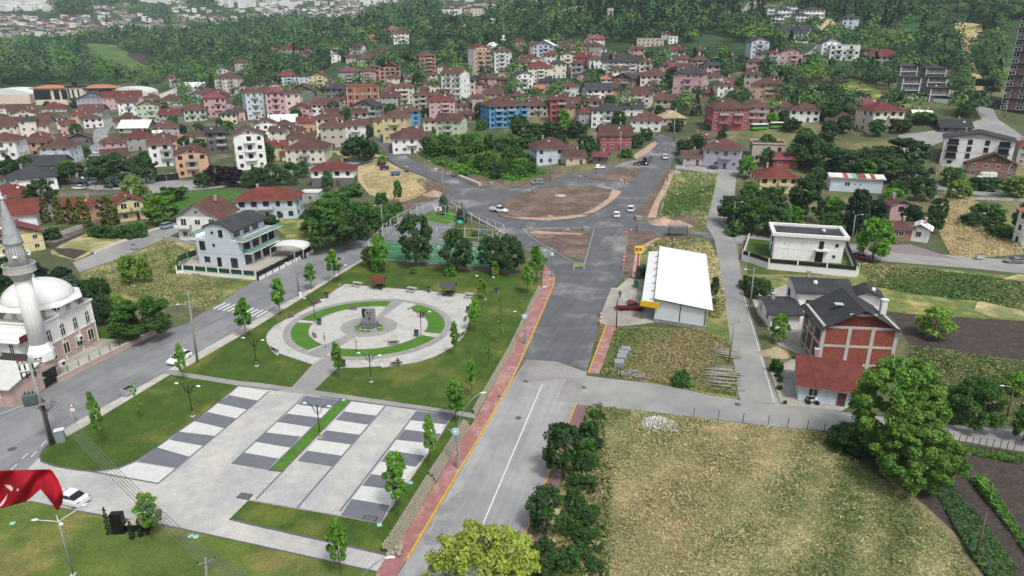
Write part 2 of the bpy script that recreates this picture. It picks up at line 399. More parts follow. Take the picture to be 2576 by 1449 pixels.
R3 = [(1470,945),(1508,950),(1638,964),(1700,975),(1790,995),(1838,1002),(1863,1007),(1932,1016),(2030,1020),(2117,1036),(2362,1067),(2537,1080),(2640,1090),(2640,1145),(2544,1132),(2377,1102),(2200,1092),(2072,1083),(1932,1072),(1638,1036),(1500,1022),(1449,1019)]
sheet('cross_road', R3, .024, m_lane)
R4 = [(1777,570),(1790,500),(1805,437),(1853,442),(1846,510),(1838,577),(1838,590),(1853,615),(1870,724),(1870,737),(1932,944),(1937,950),(1964,1018),(1863,1008),(1838,860),(1818,724),(1798,603)]
sheet('side_street', R4, .028, m_lane)
sheet('back_lane', [(1698,416),(1763,420),(1858,430),(1960,440),(1960,452),(1853,442),(1805,437),(1700,426)], .03, m_lane)
sheet('garden_road', [(1838,585),(1932,595),(2132,614),(2250,620),(2369,640),(2640,662),(2640,695),(2464,677),(2157,652),(2100,634),(1882,602),(1853,612)], .032, m_lane)
sheet('gravel_forecourt', [(2160,628),(2207,617),(2290,615),(2369,640),(2420,655),(2300,640)], .045, mat('forecourt_gravel', '84787a', var=.12, scale=.8, fine=4))
# hillside roads at the right
sheet('hill_road', [(2250,455),(2262,440),(2240,395),(2250,375),(2260,340),(2400,325),(2470,300),(2450,275),(2432,235),(2415,222),(2440,222),(2470,235),(2490,262),(2510,300),(2576,345),(2620,360),(2620,400),(2520,385),(2440,335),(2350,365),(2310,400),(2300,430),(2350,450),(2370,470),(2576,492),(2576,504),(2450,490),(2350,476)], .03, m_lane)
sheet('hill_road', [(1815,52),(1850,40),(1880,12),(1895,-5),(1925,-5),(1900,25),(1850,52),(1840,56)], .2, m_lane, lift=.5)
sheet('hill_road', [(2010,150),(2050,120),(2060,100),(2085,95),(2080,115),(2050,140),(2030,153)], .2, m_lane, lift=.5)
# village streets
sheet('village_street', [(200,470),(207,440),(215,415),(225,375),(236,330),(247,322),(262,300),(280,295),(290,310),(272,330),(268,375),(258,395),(248,440),(238,478)], .03, m_lane)
sheet('village_street', [(238,478),(248,455),(390,452),(470,455),(560,445),(640,440),(770,420),(830,412),(960,395),(965,403),(850,420),(760,432),(640,452),(560,472),(385,487),(380,478)], .035, m_lane)
sheet('village_street', [(925,330),(945,345),(960,352),(950,335),(925,322)], .035, m_lane)
# diagonal residential street on the left
sheet('residential_street', [(183,660),(230,642),(360,588),(410,575),(460,560),(475,548),(500,520),(515,523),(495,555),(470,572),(420,598),(300,650),(200,686)], .03, m_lane)
sheet('pavement', [(236,641),(360,589),(455,560),(455,556),(360,583),(236,632)], .12, m_conc, thick=.12)
# hay coloured and green plots
sheet('mown_plot', [(125,625),(175,600),(215,585),(320,590),(340,594),(236,632),(225,640),(190,655),(130,640)], .02, m_dry)
sheet('ploughed_strip', [(118,620),(215,582),(215,588),(160,612),(128,630)], .04, m_soil)
sheet('ploughed_strip', [(130,625),(178,625),(222,632),(210,640),(185,652),(150,640)], .045, m_soil)
sheet('mown_plot', [(200,690),(300,652),(420,600),(450,607),(494,620),(494,640),(446,685),(560,697),(644,703),(600,728),(535,768),(520,778),(440,770),(300,760),(205,720)], .022, m_dryg)
sheet('mown_plot', [(204,688),(300,652),(415,605),(490,615),(492,640),(440,660),(380,700),(215,705)], .026, m_dry)
sheet('green_plot', [(680,560),(700,545),(790,540),(800,610),(780,630),(740,615)], .02, m_dryg)
sheet('green_plot', [(440,505),(480,480),(560,475),(640,490),(600,500),(480,520),(455,530)], .02, m_weeds)
sheet('straw_plot', [(900,420),(940,408),(970,405),(1006,424),(1069,447),(1085,460),(1070,490),(1040,500),(1010,510),(930,490),(900,455)], .03, m_straw)
sheet('green_plot', [(835,382),(870,380),(900,378),(975,395),(960,405),(880,405)], .03, m_straw)
sheet('building_dirt', [(1046,455),(1060,448),(1111,461),(1130,474),(1131,485),(1110,497),(1060,515),(1020,532),(985,520),(1000,510),(1045,500),(1074,480)], .05, m_dirt)
sheet('building_dirt', [(1100,418),(1136,430),(1180,440),(1290,460),(1380,440),(1420,425),(1430,438),(1388,456),(1288,475),(1204,473),(1176,462),(1136,443),(1090,425)], .05, m_dirt)
sheet('orchard_ground', [(1040,380),(1100,320),(1290,350),(1330,380),(1340,425),(1380,440),(1290,460),(1180,440),(1100,418)], .03, m_weeds)
sheet('building_dirt', [(1655,362),(1630,386),(1600,402),(1592,392),(1625,370),(1645,355)], .06, m_sand)
# roundabout, island and triangle
ROUND = [(1256,545),(1252,528),(1262,510),(1290,494),(1320,483),(1370,472),(1420,468),(1470,470),(1520,475),(1565,482),(1550,500),(1520,522),(1480,545),(1430,552),(1380,555),(1320,553)]
sheet('roundabout_earth', ROUND, .14, m_dirt, thick=.14)
sheet('sand_strip', [(1540,478),(1565,482),(1550,500),(1520,522),(1500,535),(1460,541),(1500,522),(1530,500)], .17, m_sand)
sheet('sand_strip', [(1256,545),(1300,548),(1380,549),(1460,541),(1480,545),(1430,552),(1380,557),(1320,554)], .17, m_sand)
sheet('island_earth', [(1478,444),(1520,438),(1560,425),(1600,422),(1616,428),(1608,440),(1590,458),(1540,455),(1480,450)], .14, m_dirt, thick=.14)
TRI = [(1314,577),(1395,574),(1490,574),(1494,580),(1470,665),(1462,667),(1440,660),(1330,595)]
sheet('triangle_earth', [(1325,580),(1395,578),(1486,578),(1468,660),(1440,652),(1340,596)], .10, m_dirt, thick=.1)
sheet('sand_strip', [(1328,583),(1345,581),(1465,589),(1462,591),(1360,589),(1335,588)], .13, m_sand)
sheet('road_shoulder', [(1674,434),(1684,425),(1695,430),(1680,460),(1665,500),(1650,545),(1595,552),(1590,546),(1640,480)], .05, m_dirt)
sheet('sand_strip', [(1680,440),(1695,436),(1682,470),(1660,510),(1650,548),(1628,548),(1650,500)], .07, m_sand)
sheet('green_plot', [(1695,436),(1735,432),(1805,437),(1795,490),(1777,568),(1740,560),(1700,552),(1655,550),(1665,510),(1680,470)], .06, m_dryg)
sheet('grass_patch', [(1690,465),(1730,452),(1760,450),(1765,480),(1750,530),(1700,545),(1668,540),(1678,500)], .075, m_weeds)
sheet('building_dirt', [(1578,590),(1590,584),(1640,584),(1700,592),(1735,592),(1730,600),(1650,610),(1610,625),(1600,690),(1570,705),(1565,697),(1570,660)], .05, m_dirt)
sheet('sand_strip', [(1600,625),(1650,600),(1665,598),(1612,640),(1606,700),(1592,704),(1590,690)], .07, m_sand)
sheet('rough_grass', [(1612,640),(1650,606),(1700,602),(1780,604),(1795,620),(1803,650),(1820,740),(1838,860),(1850,960),(1856,1003),(1790,993),(1700,973),(1638,963),(1510,940),(1550,824),(1640,824),(1770,830),(1778,724),(1640,660),(1606,700)], .03, m_dryg)
sheet('shop_forecourt', [(1553,724),(1580,700),(1650,705),(1645,812),(1560,822),(1525,818),(1507,811),(1505,807),(1538,725)], .05, m_yard)
# boulevard pavements
LS = [(1176,1087),(1199,1050),(1288,886),(1363,724),(1366,685),(1370,667),(1388,686),(1395,702),(1391,722),(1328,870),(1286,960),(1214,1087),(1024,1409),(995,1452),(938,1475),(949,1440),(974,1399),(1004,1369)]
sheet('pavement', LS, .14, m_pink, thick=.14)
sheet('pavement', [(1480,939),(1525,818),(1550,824),(1508,941)], .14, m_pink, thick=.14)
sheet('pavement', [(1432,1062),(1449,1019),(1477,1022),(1468,1062),(1420,1187),(1380,1290),(1330,1420),(1300,1480),(1272,1480),(1295,1412),(1385,1183)], .14, m_pink2, thick=.14)
def kerbline(name, uvs, w, h, m, z0=0.0, n=6, closed=False, label=None, cat=None, split=0):
 pts = [P(*p) for p in uvs]; b = MB()
 if split:       # painted stones with open joints
  for i in range(len(pts) - 1):
   a, c = pts[i], pts[i+1]; L = (c - a).length; k = max(1, int(L / split)); rz = math.atan2((c-a).y, (c-a).x)
   for j in range(k):
    p = a.lerp(c, (j + .5) / k); b.box((p.x, p.y, z0 + h/2), (L/k - .05, w, h), m, rz + random.uniform(-.01, .01))
 else: ribbon(b, pts, w, h, m, z0, closed)
 o = b.build(name); return tag(o, kind='structure')
kerbline('yellow_kerb', [(1388,686),(1395,702),(1391,722),(1328,870),(1286,960),(1214,1087),(1120,1245),(1024,1409)], .22, .19, m_yel, split=1.0)
kerbline('yellow_kerb', [(1480,939),(1525,818)], .2, .19, m_yel, split=1.0)
kerbline('yellow_kerb', [(1449,1019),(1432,1062),(1385,1183),(1335,1310),(1295,1412)], .2, .19, m_yel, split=1.0)
kerbline('triangle_kerb', TRI, .28, .2, m_kerb, closed=True, split=0)
kerbline('roundabout_edge', ROUND, .22, .2, m_dkerb, closed=True)
for uvs in ([(1838,860),(1863,1008)], [(1818,724),(1838,860)], [(1798,603),(1818,724)], [(1805,437),(1790,500),(1777,570)], [(1853,615),(1870,724),(1932,944),(1964,1018)], [(1578,590),(1570,660),(1565,697)]):
 kerbline('lane_kerb', uvs, .14, .10, m_kerb)
# asphalt patches, lane marks
def strip(name, a, b_, w, m, z, dash=None):
 A, B = P(*a), P(*b_); L = (B - A).length; d = (B - A) / L; b = MB(); rz = math.atan2(d.y, d.x); s = 0.0
 on, off = dash or (L, 1)
 while s < L - .05:
  e = min(s + on, L); p = A + d * ((s + e) / 2); b.box((p.x, p.y, z), (e - s, w, .004), m, rz); s = e + off
 o = b.build(name); return tag(o, kind='structure')
for a_, b_ in (((1818,724),(1838,860)),((1838,860),(1860,1000)),((1866,724),(1928,944)),((1928,944),(1948,1012))): strip('edge_line', a_, b_, .1, m_white, .036)
strip('lane_marking', (1160,1449), (1359,978), .14, m_white, .026)
strip('lane_marking', (1359,978), (1369,958), .12, m_white, .026, (1.6, 1.2))
strip('edge_line', (1020,1460), (1030,1330), .12, mat('worn_paint', 'a3a3a3', var=.2, scale=3), .026)
strip('edge_line', (1076,1345), (1150,1210), .12, mat('worn_paint', 'a3a3a3'), .026)
strip('edge_line', (1150,1210), (1260,1010), .10, mat('worn_paint', 'a3a3a3'), .026)
strip('lane_marking', (78,1150), (122,1103), .12, m_white, .018, (1.4, 1.0))
strip('lane_marking', (28,1182), (72,1138), .12, m_white, .018, (1.2, 1.2))
strip('edge_line', (0,1042), (78,1012), .1, m_white, .018)
strip('edge_line', (162,1083), (648,806), .13, m_white, .0185)
strip('centre_line', (200,990), (600,770), .08, mat('worn_paint', 'a3a3a3'), .018, (2.4, 3.5))
# crosswalk
cw = MB(); A, B = P(537,777), P(644,820)
for k in range(10):
 t = k / 9.0
 a = P(*(np.array((541,775)) * (1-t) + np.array((648,796)) * t));
 d = Vector((math.cos(R(71.6)), math.sin(R(71.6)), 0)); c = a + d * 1.3
 cw.box((c.x, c.y, .02), (3.4, .42, .006), m_white, R(71.6))
tag(cw.build('zebra_crossing'), kind='structure')
for i, uvs in enumerate([[(1092,1285),(1160,1235),(1182,1237),(1150,1287),(1100,1298)], [(1058,1335),(1095,1308),(1147,1312),(1110,1370),(1070,1372)], [(400,888),(500,860),(590,812),(560,803),(420,870)],
                         [(1400,1010),(1425,950),(1470,950),(1455,1012)], [(1325,905),(1290,965),(1420,952),(1470,934),(1400,912)]]):
 sheet('asphalt_patch', uvs, .0235 + (.002 * i if i != 2 else -.009), mat('patched_asphalt', '868789', var=.14, scale=.7, fine=6) if i < 3 else mat('dusty_asphalt', '949290', var=.16, scale=.5, fine=4, col2='7d7b79', c2scale=.25))
def disc(name, u, v, r, m, z, rim=None):
 p = P(u, v); b = MB(); b.lathe([(r, 0), (r, .02), (r * .8, .022)], m, n=24, smooth=False)
 if rim: b.lathe([(r * 1.25, 0), (r * 1.25, .012)], rim, n=24, smooth=False)
 b.build(name, loc=(p.x, p.y, z))
m_iron = mat('cast_iron', '55575a', var=.3, scale=6, rough=.6)
for u, v, r, z in ((31,1130,.55,.014),(1304,1052,.42,.022),(1323,960,.4,.022),(1855,1018,.45,.03),(1256,999,.35,.15),(1468,975,.4,.03)):
 p = P(u, v); b = MB(); b.lathe([(r*1.25, 0), (r*1.25, .01)], m_kerb, n=24, smooth=False); b.lathe([(r, .01), (r, .022), (r*.85, .024)], m_iron, n=24, smooth=False)
 o = b.build('manhole_cover', loc=(p.x, p.y, z)); tag(o, None, 'manhole', 'manhole covers in the roads'); auto(o, 'round iron manhole cover set in the paving')
# ---------------------------------------------------------------- park surfaces
sheet('pavement', [(905,657),(917,652),(1090/4+644,362+278),(1090/4+644,362+291),(644,823),(452,934),(422,932)], .12, m_conc, thick=.12)
sheet('pavement', [(410,942),(429,943),(195,1085),(148,1112),(138,1108),(155,1084.5)], .12, m_conc, thick=.12)
sheet('lawn', [(452,934),(644,823),(917,653),(1000,668),(1100,675),(1240,684),(1345,700),(1363,700),(1363,724),(1288,886),(1199,1040),(1155,1035),(1139,1030),(785,982),(600,958)], .05, m_lawn)
sheet('lawn', [(429,943),(600,971),(547,1014),(487,1060),(447,1087),(400,1122),(345,1159),(300,1178),(237,1187),(200,1184),(140,1174),(105,1162),(100,1149),(107,1134),(122,1119),(155,1099),(195,1085)], .05, m_lawn)
PL = [(600,971),(701,983),(804,998),(1139,1043),(1114,1087),(957,1319),(939,1315),(856,1299),(644,1264),(625,1259),(575,1308),(644,1324),(976,1397),(949,1440),(644,1372),(400,1319),(262,1298),(160,1280),(75,1262),(-60,1240),(67,1184),(98,1152),(105,1162),(140,1174),(200,1184),(237,1187),(300,1178),(345,1159),(400,1122),(447,1087),(487,1060),(547,1014)]
sheet('plaza_paving', PL, .030, m_plaza)
sheet('lawn', [(625,1259),(644,1264),(856,1299),(939,1315),(957,1319),(1114,1087),(1139,1044),(1194,1054),(1176,1087),(1004,1369),(974,1397),(644,1323),(578,1307)], .052, m_lawn)
sheet('lawn', [(-60,1240),(75,1262),(160,1280),(262,1298),(400,1319),(644,1372),(949,1440),(938,1475),(930,1500),(-80,1500)], .053, m_lawn3)
sheet('paved_path', [(422,932),(600,959),(644,963),(734,975),(788,982),(1155,1035),(1199,1041),(1196,1054),(1139,1043),(804,998),(701,983),(644,977),(600,971),(429,943),(410,942)], .060, m_path)
# parking bands
bands = [[(577,994.5),(649,1009),(622,1031),(547,1014.5)],[(522,1037),(596,1053),(566,1078),(487,1059.5)],[(450,1086),(540,1097),(510,1122),(426,1107)],[(396,1126),(476,1149),(442.5,1178),(345,1162)],
 [(770,996),(856,1007),(829,1029),(748,1018)],[(722,1041),(809,1052),(783,1075),(698,1062)],[(668,1088),(757,1099),(731,1127),(642,1112)],[(613,1139),(701,1154),(674,1183),(582,1167)],
 [(865,1036),(946,1046),(926,1069),(844,1057)],[(820,1083),(905,1094),(885,1119),(797,1107)],[(773,1134),(860,1147),(835,1174),(748,1160)],
 [(1049,1034.5),(1139,1043),(1125,1069),(1031,1057)],[(1017,1081),(1111,1092),(1094,1117),(997,1107)],[(980,1134),(1069,1147),(1046,1175),(959,1162)],[(934,1193),(1018,1206),(1000,1234),(911,1222)],[(885,1255.5),(981,1272),(957,1319),(856,1299)]]
for k, bnd in enumerate(bands):
 sheet('dark_paving_band', bnd, .036 , m_slate)
m_cell = mat('white_block_paving', 'c6c7c4', var=.08, scale=.9, fine=9, lines=[(75.3, .5, .06, .13), (-14.4, .5, .06, .13)])
for i in (0,1,2,4,5,6,8,9,11,12,13,14):
 a_, b_ = bands[i], bands[i+1]; sheet('white_paving_band', [a_[3], a_[2], b_[1], b_[0]], .0355, m_cell)
sheet('white_paving_band', [(598,974),(669,984),(650,1007),(578,994)], .0355, m_cell); sheet('white_paving_band', [(343,1164),(441,1180),(399,1215),(262,1190),(300,1180)], .0355, m_cell); sheet('white_paving_band', [(885,1011),(966,1021),(946,1046),(866,1035)], .0355, m_cell)
sheet('grass_strip', [(859,1004),(884,1008),(711,1187),(677,1184)], .09, m_lawn2, thick=.09)
for uvs in ([(859,1004),(677,1184)], [(677,1184),(711,1187)], [(711,1187),(884,1008)]): kerbline('strip_kerb', uvs, .16, .11, m_dkerb)
for uvs in ([(397.5,1217),(679,984.5)],[(583,1167),(766,996)],[(644,1256.6),(711.5,1187)],[(746.5,1279.3),(969,1023.3)],[(855.3,1286.8),(1049,1034.5)],[(230,1187),(397.5,1217)]):
 strip('bay_divider', uvs[0], uvs[1], .24, mat('bay_divider_stone', '6a6c70', var=.1, scale=2), .040)
kerbline('lawn_kerb', [(600,971),(547,1014),(487,1060),(447,1087),(400,1122),(345,1159),(300,1178),(237,1187),(200,1184),(140,1174),(105,1162),(100,1149),(107,1134),(122,1119)], .2, .12, m_dkerb)
kerbline('lawn_kerb', [(625,1259),(856,1299),(957,1319),(1114,1087),(1139,1044)], .16, .09, m_kerb)
kerbline('lawn_kerb', [(578,1307),(644,1323),(974,1397)], .2, .12, m_dkerb)
kerbline('lawn_kerb', [(75,1262),(160,1280),(262,1298),(400,1319),(644,1372),(949,1440)], .16, .09, m_dkerb)
kerbline('path_kerb', [(804,998),(1139,1043)], .18, .1, m_dkerb)
kerbline('path_kerb', [(600,971),(701,983)], .18, .1, m_dkerb)
kerbline('street_kerb', [(452,934),(644,823),(917,653)], .12, .09, m_kerb)
# round square
RING = [(786,918),(745,904),(711,893),(703,890),(699,896),(686,886),(679,874),(671,860),(669,850),(674,838),(688,822),(719,804),(760,783),(791,767),(820,748),(844,730),(869,715),(940,722),(1050,731),(1194,742),(1188,765),(1179,787),(1180,805),(1176,822),(1164,849),(1150,862),(1139,873),(1117,886),(1094,898),(1060,909),(1044,913),(1014,918),(962,926),(957,922),(900,926),(869,926),(848,927)]
sheet('square_paving', RING, .058, m_gravel)
kerbline('square_kerb', RING, .14, .1, m_kerb, closed=False)
sheet('paved_path', [(734,975),(786,918),(805,905),(836,900),(858,912),(848,927),(790,983)], .062, m_path)
CC = P(928, 823); CC = Vector((CC.x, 116.4, 0))
def arc(rx, ry, a0, a1, n=40): return [(CC.x + rx*math.cos(R(a)), CC.y + ry*math.sin(R(a)), 0) for a in np.linspace(a0, a1, n)]
def ring(name, r0, r1, a0, a1, z, m, thick=0):
 n = max(8, int(abs(a1-a0)/4)); o_ = arc(r1, r1*.925, a0, a1, n); i_ = arc(r0, r0*.925, a0, a1, n); b = MB()
 vs = [(p[0], p[1], z) for p in o_] + [(p[0], p[1], z) for p in i_] + [(p[0], p[1], z-.09) for p in o_] + [(p[0], p[1], z-.09) for p in i_]
 for k in range(n-1):
  b.add([vs[k], vs[k+1], vs[n+k+1], vs[n+k]], [(0,3,2,1) if a1 > a0 else (0,1,2,3)], m); b.add([vs[k], vs[k+1], vs[2*n+k+1], vs[2*n+k]], [(0,1,2,3)], m); b.add([vs[n+k], vs[n+k+1], vs[3*n+k+1], vs[3*n+k]], [(3,2,1,0)], m)
 if not tuple(b.f): pass
 return tag(b.build(name), kind='structure')
ring('ring_path', 14.2, 15.4, 0, 360, .066, m_path)
LARCS = [(62, 130), (133, 178), (187, 236), (252, 342), (350, 412)]
LARCS = [(75, 160), (168, 228), (248, 335), (343, 420)]
LARCS = [(82, 166), (172, 233), (254, 337), (345, 418)]
for a0, a1 in LARCS:
 ring('lawn_arc', 10.9, 14.0, a0, a1, .115, m_lawn2)
 for rr in (10.85, 14.05):
  b = MB(); ribbon(b, arc(rr, rr*.925, a0, a1, 40), .14, .13, m_kerb); tag(b.build('lawn_kerb'), kind='structure')
b = MB(); b.prism(arc(5.2, 4.85, 0, 354, 60), .03, .066, m_path); tag(b.build('centre_paving'), kind='structure')
for a, half in ((76, 0), (241, 0)):
 w0, w1 = (.55, 1.5) if a == 76 else (1.0, 1.8); d = Vector((math.cos(R(a)), math.sin(R(a)), 0)); n_ = Vector((-d.y, d.x, 0))
 p0 = CC + d*4.6; p1 = CC + d*14.4; b = MB(); b.prism([(p0 + n_*w0)[:2], (p0 - n_*w0)[:2], (p1 - n_*w1)[:2], (p1 + n_*w1)[:2]], .03, .0655, m_path); tag(b.build('radial_path'), kind='structure')
# playing courts
sheet('sports_pitch', [(929,650),(950,640),(965,605),(1240,622),(1232,672),(1100,664)], .07, m_turf)
sheet('court_surface', [(965,604),(990,590),(1030,568),(1062,552),(1150,560),(1100,598),(1220,612),(1235,622),(1090,612)], .06, m_court)
sheet('lawn', [(1072,546),(1100,526),(1130,528),(1155,545),(1125,566),(1062,552)], .064, m_lawn2)
sheet('playground_lawn', [(1120,572),(1145,555),(1195,575),(1215,590),(1225,615),(1180,612),(1130,600)], .062, m_lawn)
for uvs in ([(985,620),(1200,628)], [(940,652),(1228,664)]): strip('pitch_line', uvs[0], uvs[1], .1, m_white, .078)
# plots on the right
sheet('dry_meadow', [(1505,1024),(1638,1038),(1932,1074),(2072,1085),(2100,1130),(2225,1212),(2330,1290),(2400,1370),(2470,1475),(1330,1475),(1380,1330),(1425,1187),(1470,1062)], .03, m_dry)
sheet('garden_soil', [(2260,1225),(2330,1180),(2400,1120),(2480,1125),(2640,1150),(2640,1475),(2470,1475),(2400,1370),(2330,1290)], .035, m_soil)
sheet('path_edge', [(2225,1212),(2262,1222),(2330,1275),(2400,1340),(2450,1400),(2490,1475),(2470,1475),(2400,1370),(2330,1290)], .045, mat('trodden_grass', '7d7455', var=.25, scale=.8, fine=4))
sheet('ploughed_field', [(2222,782),(2290,790),(2400,797),(2640,812),(2640,912),(2480,895),(2330,885),(2290,870),(2270,840),(2250,800)], .035, m_soil)
sheet('mown_plot', [(2150,660),(2300,668),(2640,705),(2640,812),(2400,797),(2290,790),(2222,782),(2190,740),(2150,700)], .02, m_dryg)
sheet('weed_bed', [(2200,700),(2250,690),(2400,700),(2480,735),(2495,755),(2400,755),(2300,735),(2200,715)], .04, m_weeds)
sheet('straw_plot', [(2480,715),(2560,690),(2640,700),(2640,800),(2500,800),(2450,780)], .052, m_dry)
sheet('vegetable_plot', [(2280,870),(2480,897),(2640,915),(2640,1080),(2537,1078),(2362,1067),(2330,1000),(2280,940)], .03, mat('vegetable_ground', '5a6640', var=.35, scale=.5, fine=2, col2='4a413a', c2scale=.2, c2lo=.48, c2hi=.6, bump=.2, bscale=1.5))
sheet('dry_scrub', [(2360,490),(2430,480),(2480,540),(2560,600),(2576,640),(2450,650),(2390,640),(2350,560)], .04, m_straw)
sheet('grass_verge', [(1883,695),(1935,700),(2150,700),(2200,745),(2180,760),(2100,740),(1950,720),(1890,705)], .025, m_dryg)
sheet('villa_yard', [(1880,690),(1882,600),(2120,625),(2160,690)], .045, m_lawn)
sheet('house_yard', [(1890,745),(1985,715),(2130,760),(2240,850),(2030,900),(1960,870),(1905,790)], .05, m_yard)
sheet('house_yard', [(1937,935),(1990,905),(2050,880),(2160,900),(2160,1010),(2117,1034),(1980,1020),(1964,1014)], .055, m_yard)
sheet('mosque_yard', [(-60,1005),(75,1000),(145,960),(330,860),(395,835),(395,822),(250,850),(-60,850)], .04, m_yard)
sheet('lawn', [(245,818),(300,818),(350,830),(395,828),(330,856),(250,852)], .06, m_lawn)
sheet('garden_beds', [(280,800),(440,770),(520,778),(470,815),(410,832),(395,828),(340,820)], .045, mat('garden_earth', '5d544b', var=.25, scale=.6, fine=3, col2='5c6a42', c2scale=.2))
sheet('villa_yard', [(446,685),(455,640),(644,650),(690,600),(786,636),(760,650),(650,698)], .05, m_yard)
# plots on the hills
sheet('meadow_strip', [(205,110),(290,115),(360,160),(395,180),(330,185),(250,170),(215,150),(230,128)], .3, mat('green_crop', '4c6836', var=.3, scale=.06, fine=.5, col2='6a7a42', c2scale=.02, c2lo=.45, c2hi=.6), maxe=25, lift=1.0)
sheet('ploughed_hillside', [(315,140),(340,135),(400,155),(440,175),(400,176),(350,160)], .3, m_soil, maxe=25, lift=1.2)
sheet('meadow_strip', [(-20,105),(40,102),(55,118),(0,125),(-20,122)], .3, mat('green_crop', '55743a'), maxe=25, lift=1.0)
sheet('hill_track', [(2395,60),(2430,58),(2470,65),(2475,110),(2440,130),(2470,200),(2475,265),(2440,225),(2425,175),(2420,120),(2410,90)], .05, m_straw, lift=.6)
sheet('hill_clearing', [(2050,55),(2095,50),(2110,62),(2100,85),(2060,80)], .05, m_straw, lift=.6)
sheet('hill_clearing', [(1400,30),(1440,18),(1470,15),(1465,45),(1420,48)], .05, mat('yellow_green_meadow', '8d9150', var=.25, scale=.1), lift=.6)  # clearing in a lighter yellow-green than the hill ground
sheet('hill_clearing', [(2000,225),(2160,205),(2230,235),(2270,262),(2180,262),(2080,240)], .05, m_dryg, lift=.4)
sheet('quarry_yard', [(385,245),(445,220),(450,245),(420,252)], .1, m_conc, lift=.5)
# ---------------------------------------------------------------- trees
def leafmat(name, col, col2=None, rand=.18):
 return mat(name, col, rough=.75, var=.28, scale=.9, rand=rand, col2=col2, c2scale=.5, c2lo=.4, c2hi=.62, trans=.22, spec=.25)
m_bark = mat('bark', '5d5146', var=.3, scale=4, bump=.02)
m_bark2 = mat('pale_bark', '8a8174', var=.25, scale=4)
m_dark = leafmat('leaf_dark_green', '35532a', '47683a')
m_mid = leafmat('leaf_mid_green', '3a6029', '527a38')
m_young = leafmat('leaf_bright_green', '55882e', '76a53e')
m_yg = leafmat('leaf_yellow_green', '8c9c36', 'a9b548')
m_con = leafmat('leaf_conifer', '22392a', '304a32')
m_blue = leafmat('leaf_bluish', '4c6152', '63796a')
m_gold = leafmat('leaf_golden_conifer', '4a5a26', '7c7d30')
m_purple = leafmat('leaf_purple', '2c1e2a', '3c2836')
m_hill = leafmat('leaf_wood', '3a5a2e', '557a3c', rand=0)
def leaves(C_, Rr, n, size, outward=.42, seed=0, flat=1.0, shell=.35):
 """clumps C_ with radii Rr; n leaf faces per clump"""
 g = np.random.default_rng(seed); V = []; k = len(C_)
 c = np.repeat(np.asarray(C_, float), n, 0); r = np.repeat(np.asarray(Rr, float), n)
 d = g.normal(size=(k*n, 3)); d /= np.linalg.norm(d, axis=1)[:, None]
 rad = r * (shell + (1.08 - shell) * g.random(k*n) ** .6)
 p = c + d * rad[:, None] * np.array([1, 1, flat])
 nr = d * outward + g.normal(size=(k*n, 3)) * (1 - outward) * .8 + np.array([0, 0, .25]); nr /= np.linalg.norm(nr, axis=1)[:, None]
 nr[:, 2] = np.abs(nr[:, 2]); t = np.cross(nr, g.normal(size=(k*n, 3))); t /= np.linalg.norm(t, axis=1)[:, None] + 1e-9; b = np.cross(nr, t)
 s = size * (.55 + .9 * g.random(k*n))[:, None]
 q4 = np.stack([p - t*s, p - b*s*.55, p + t*s, p + b*s*.55], 1).reshape(-1, 3)
 return q4, np.arange(k*n*4).reshape(-1, 4)
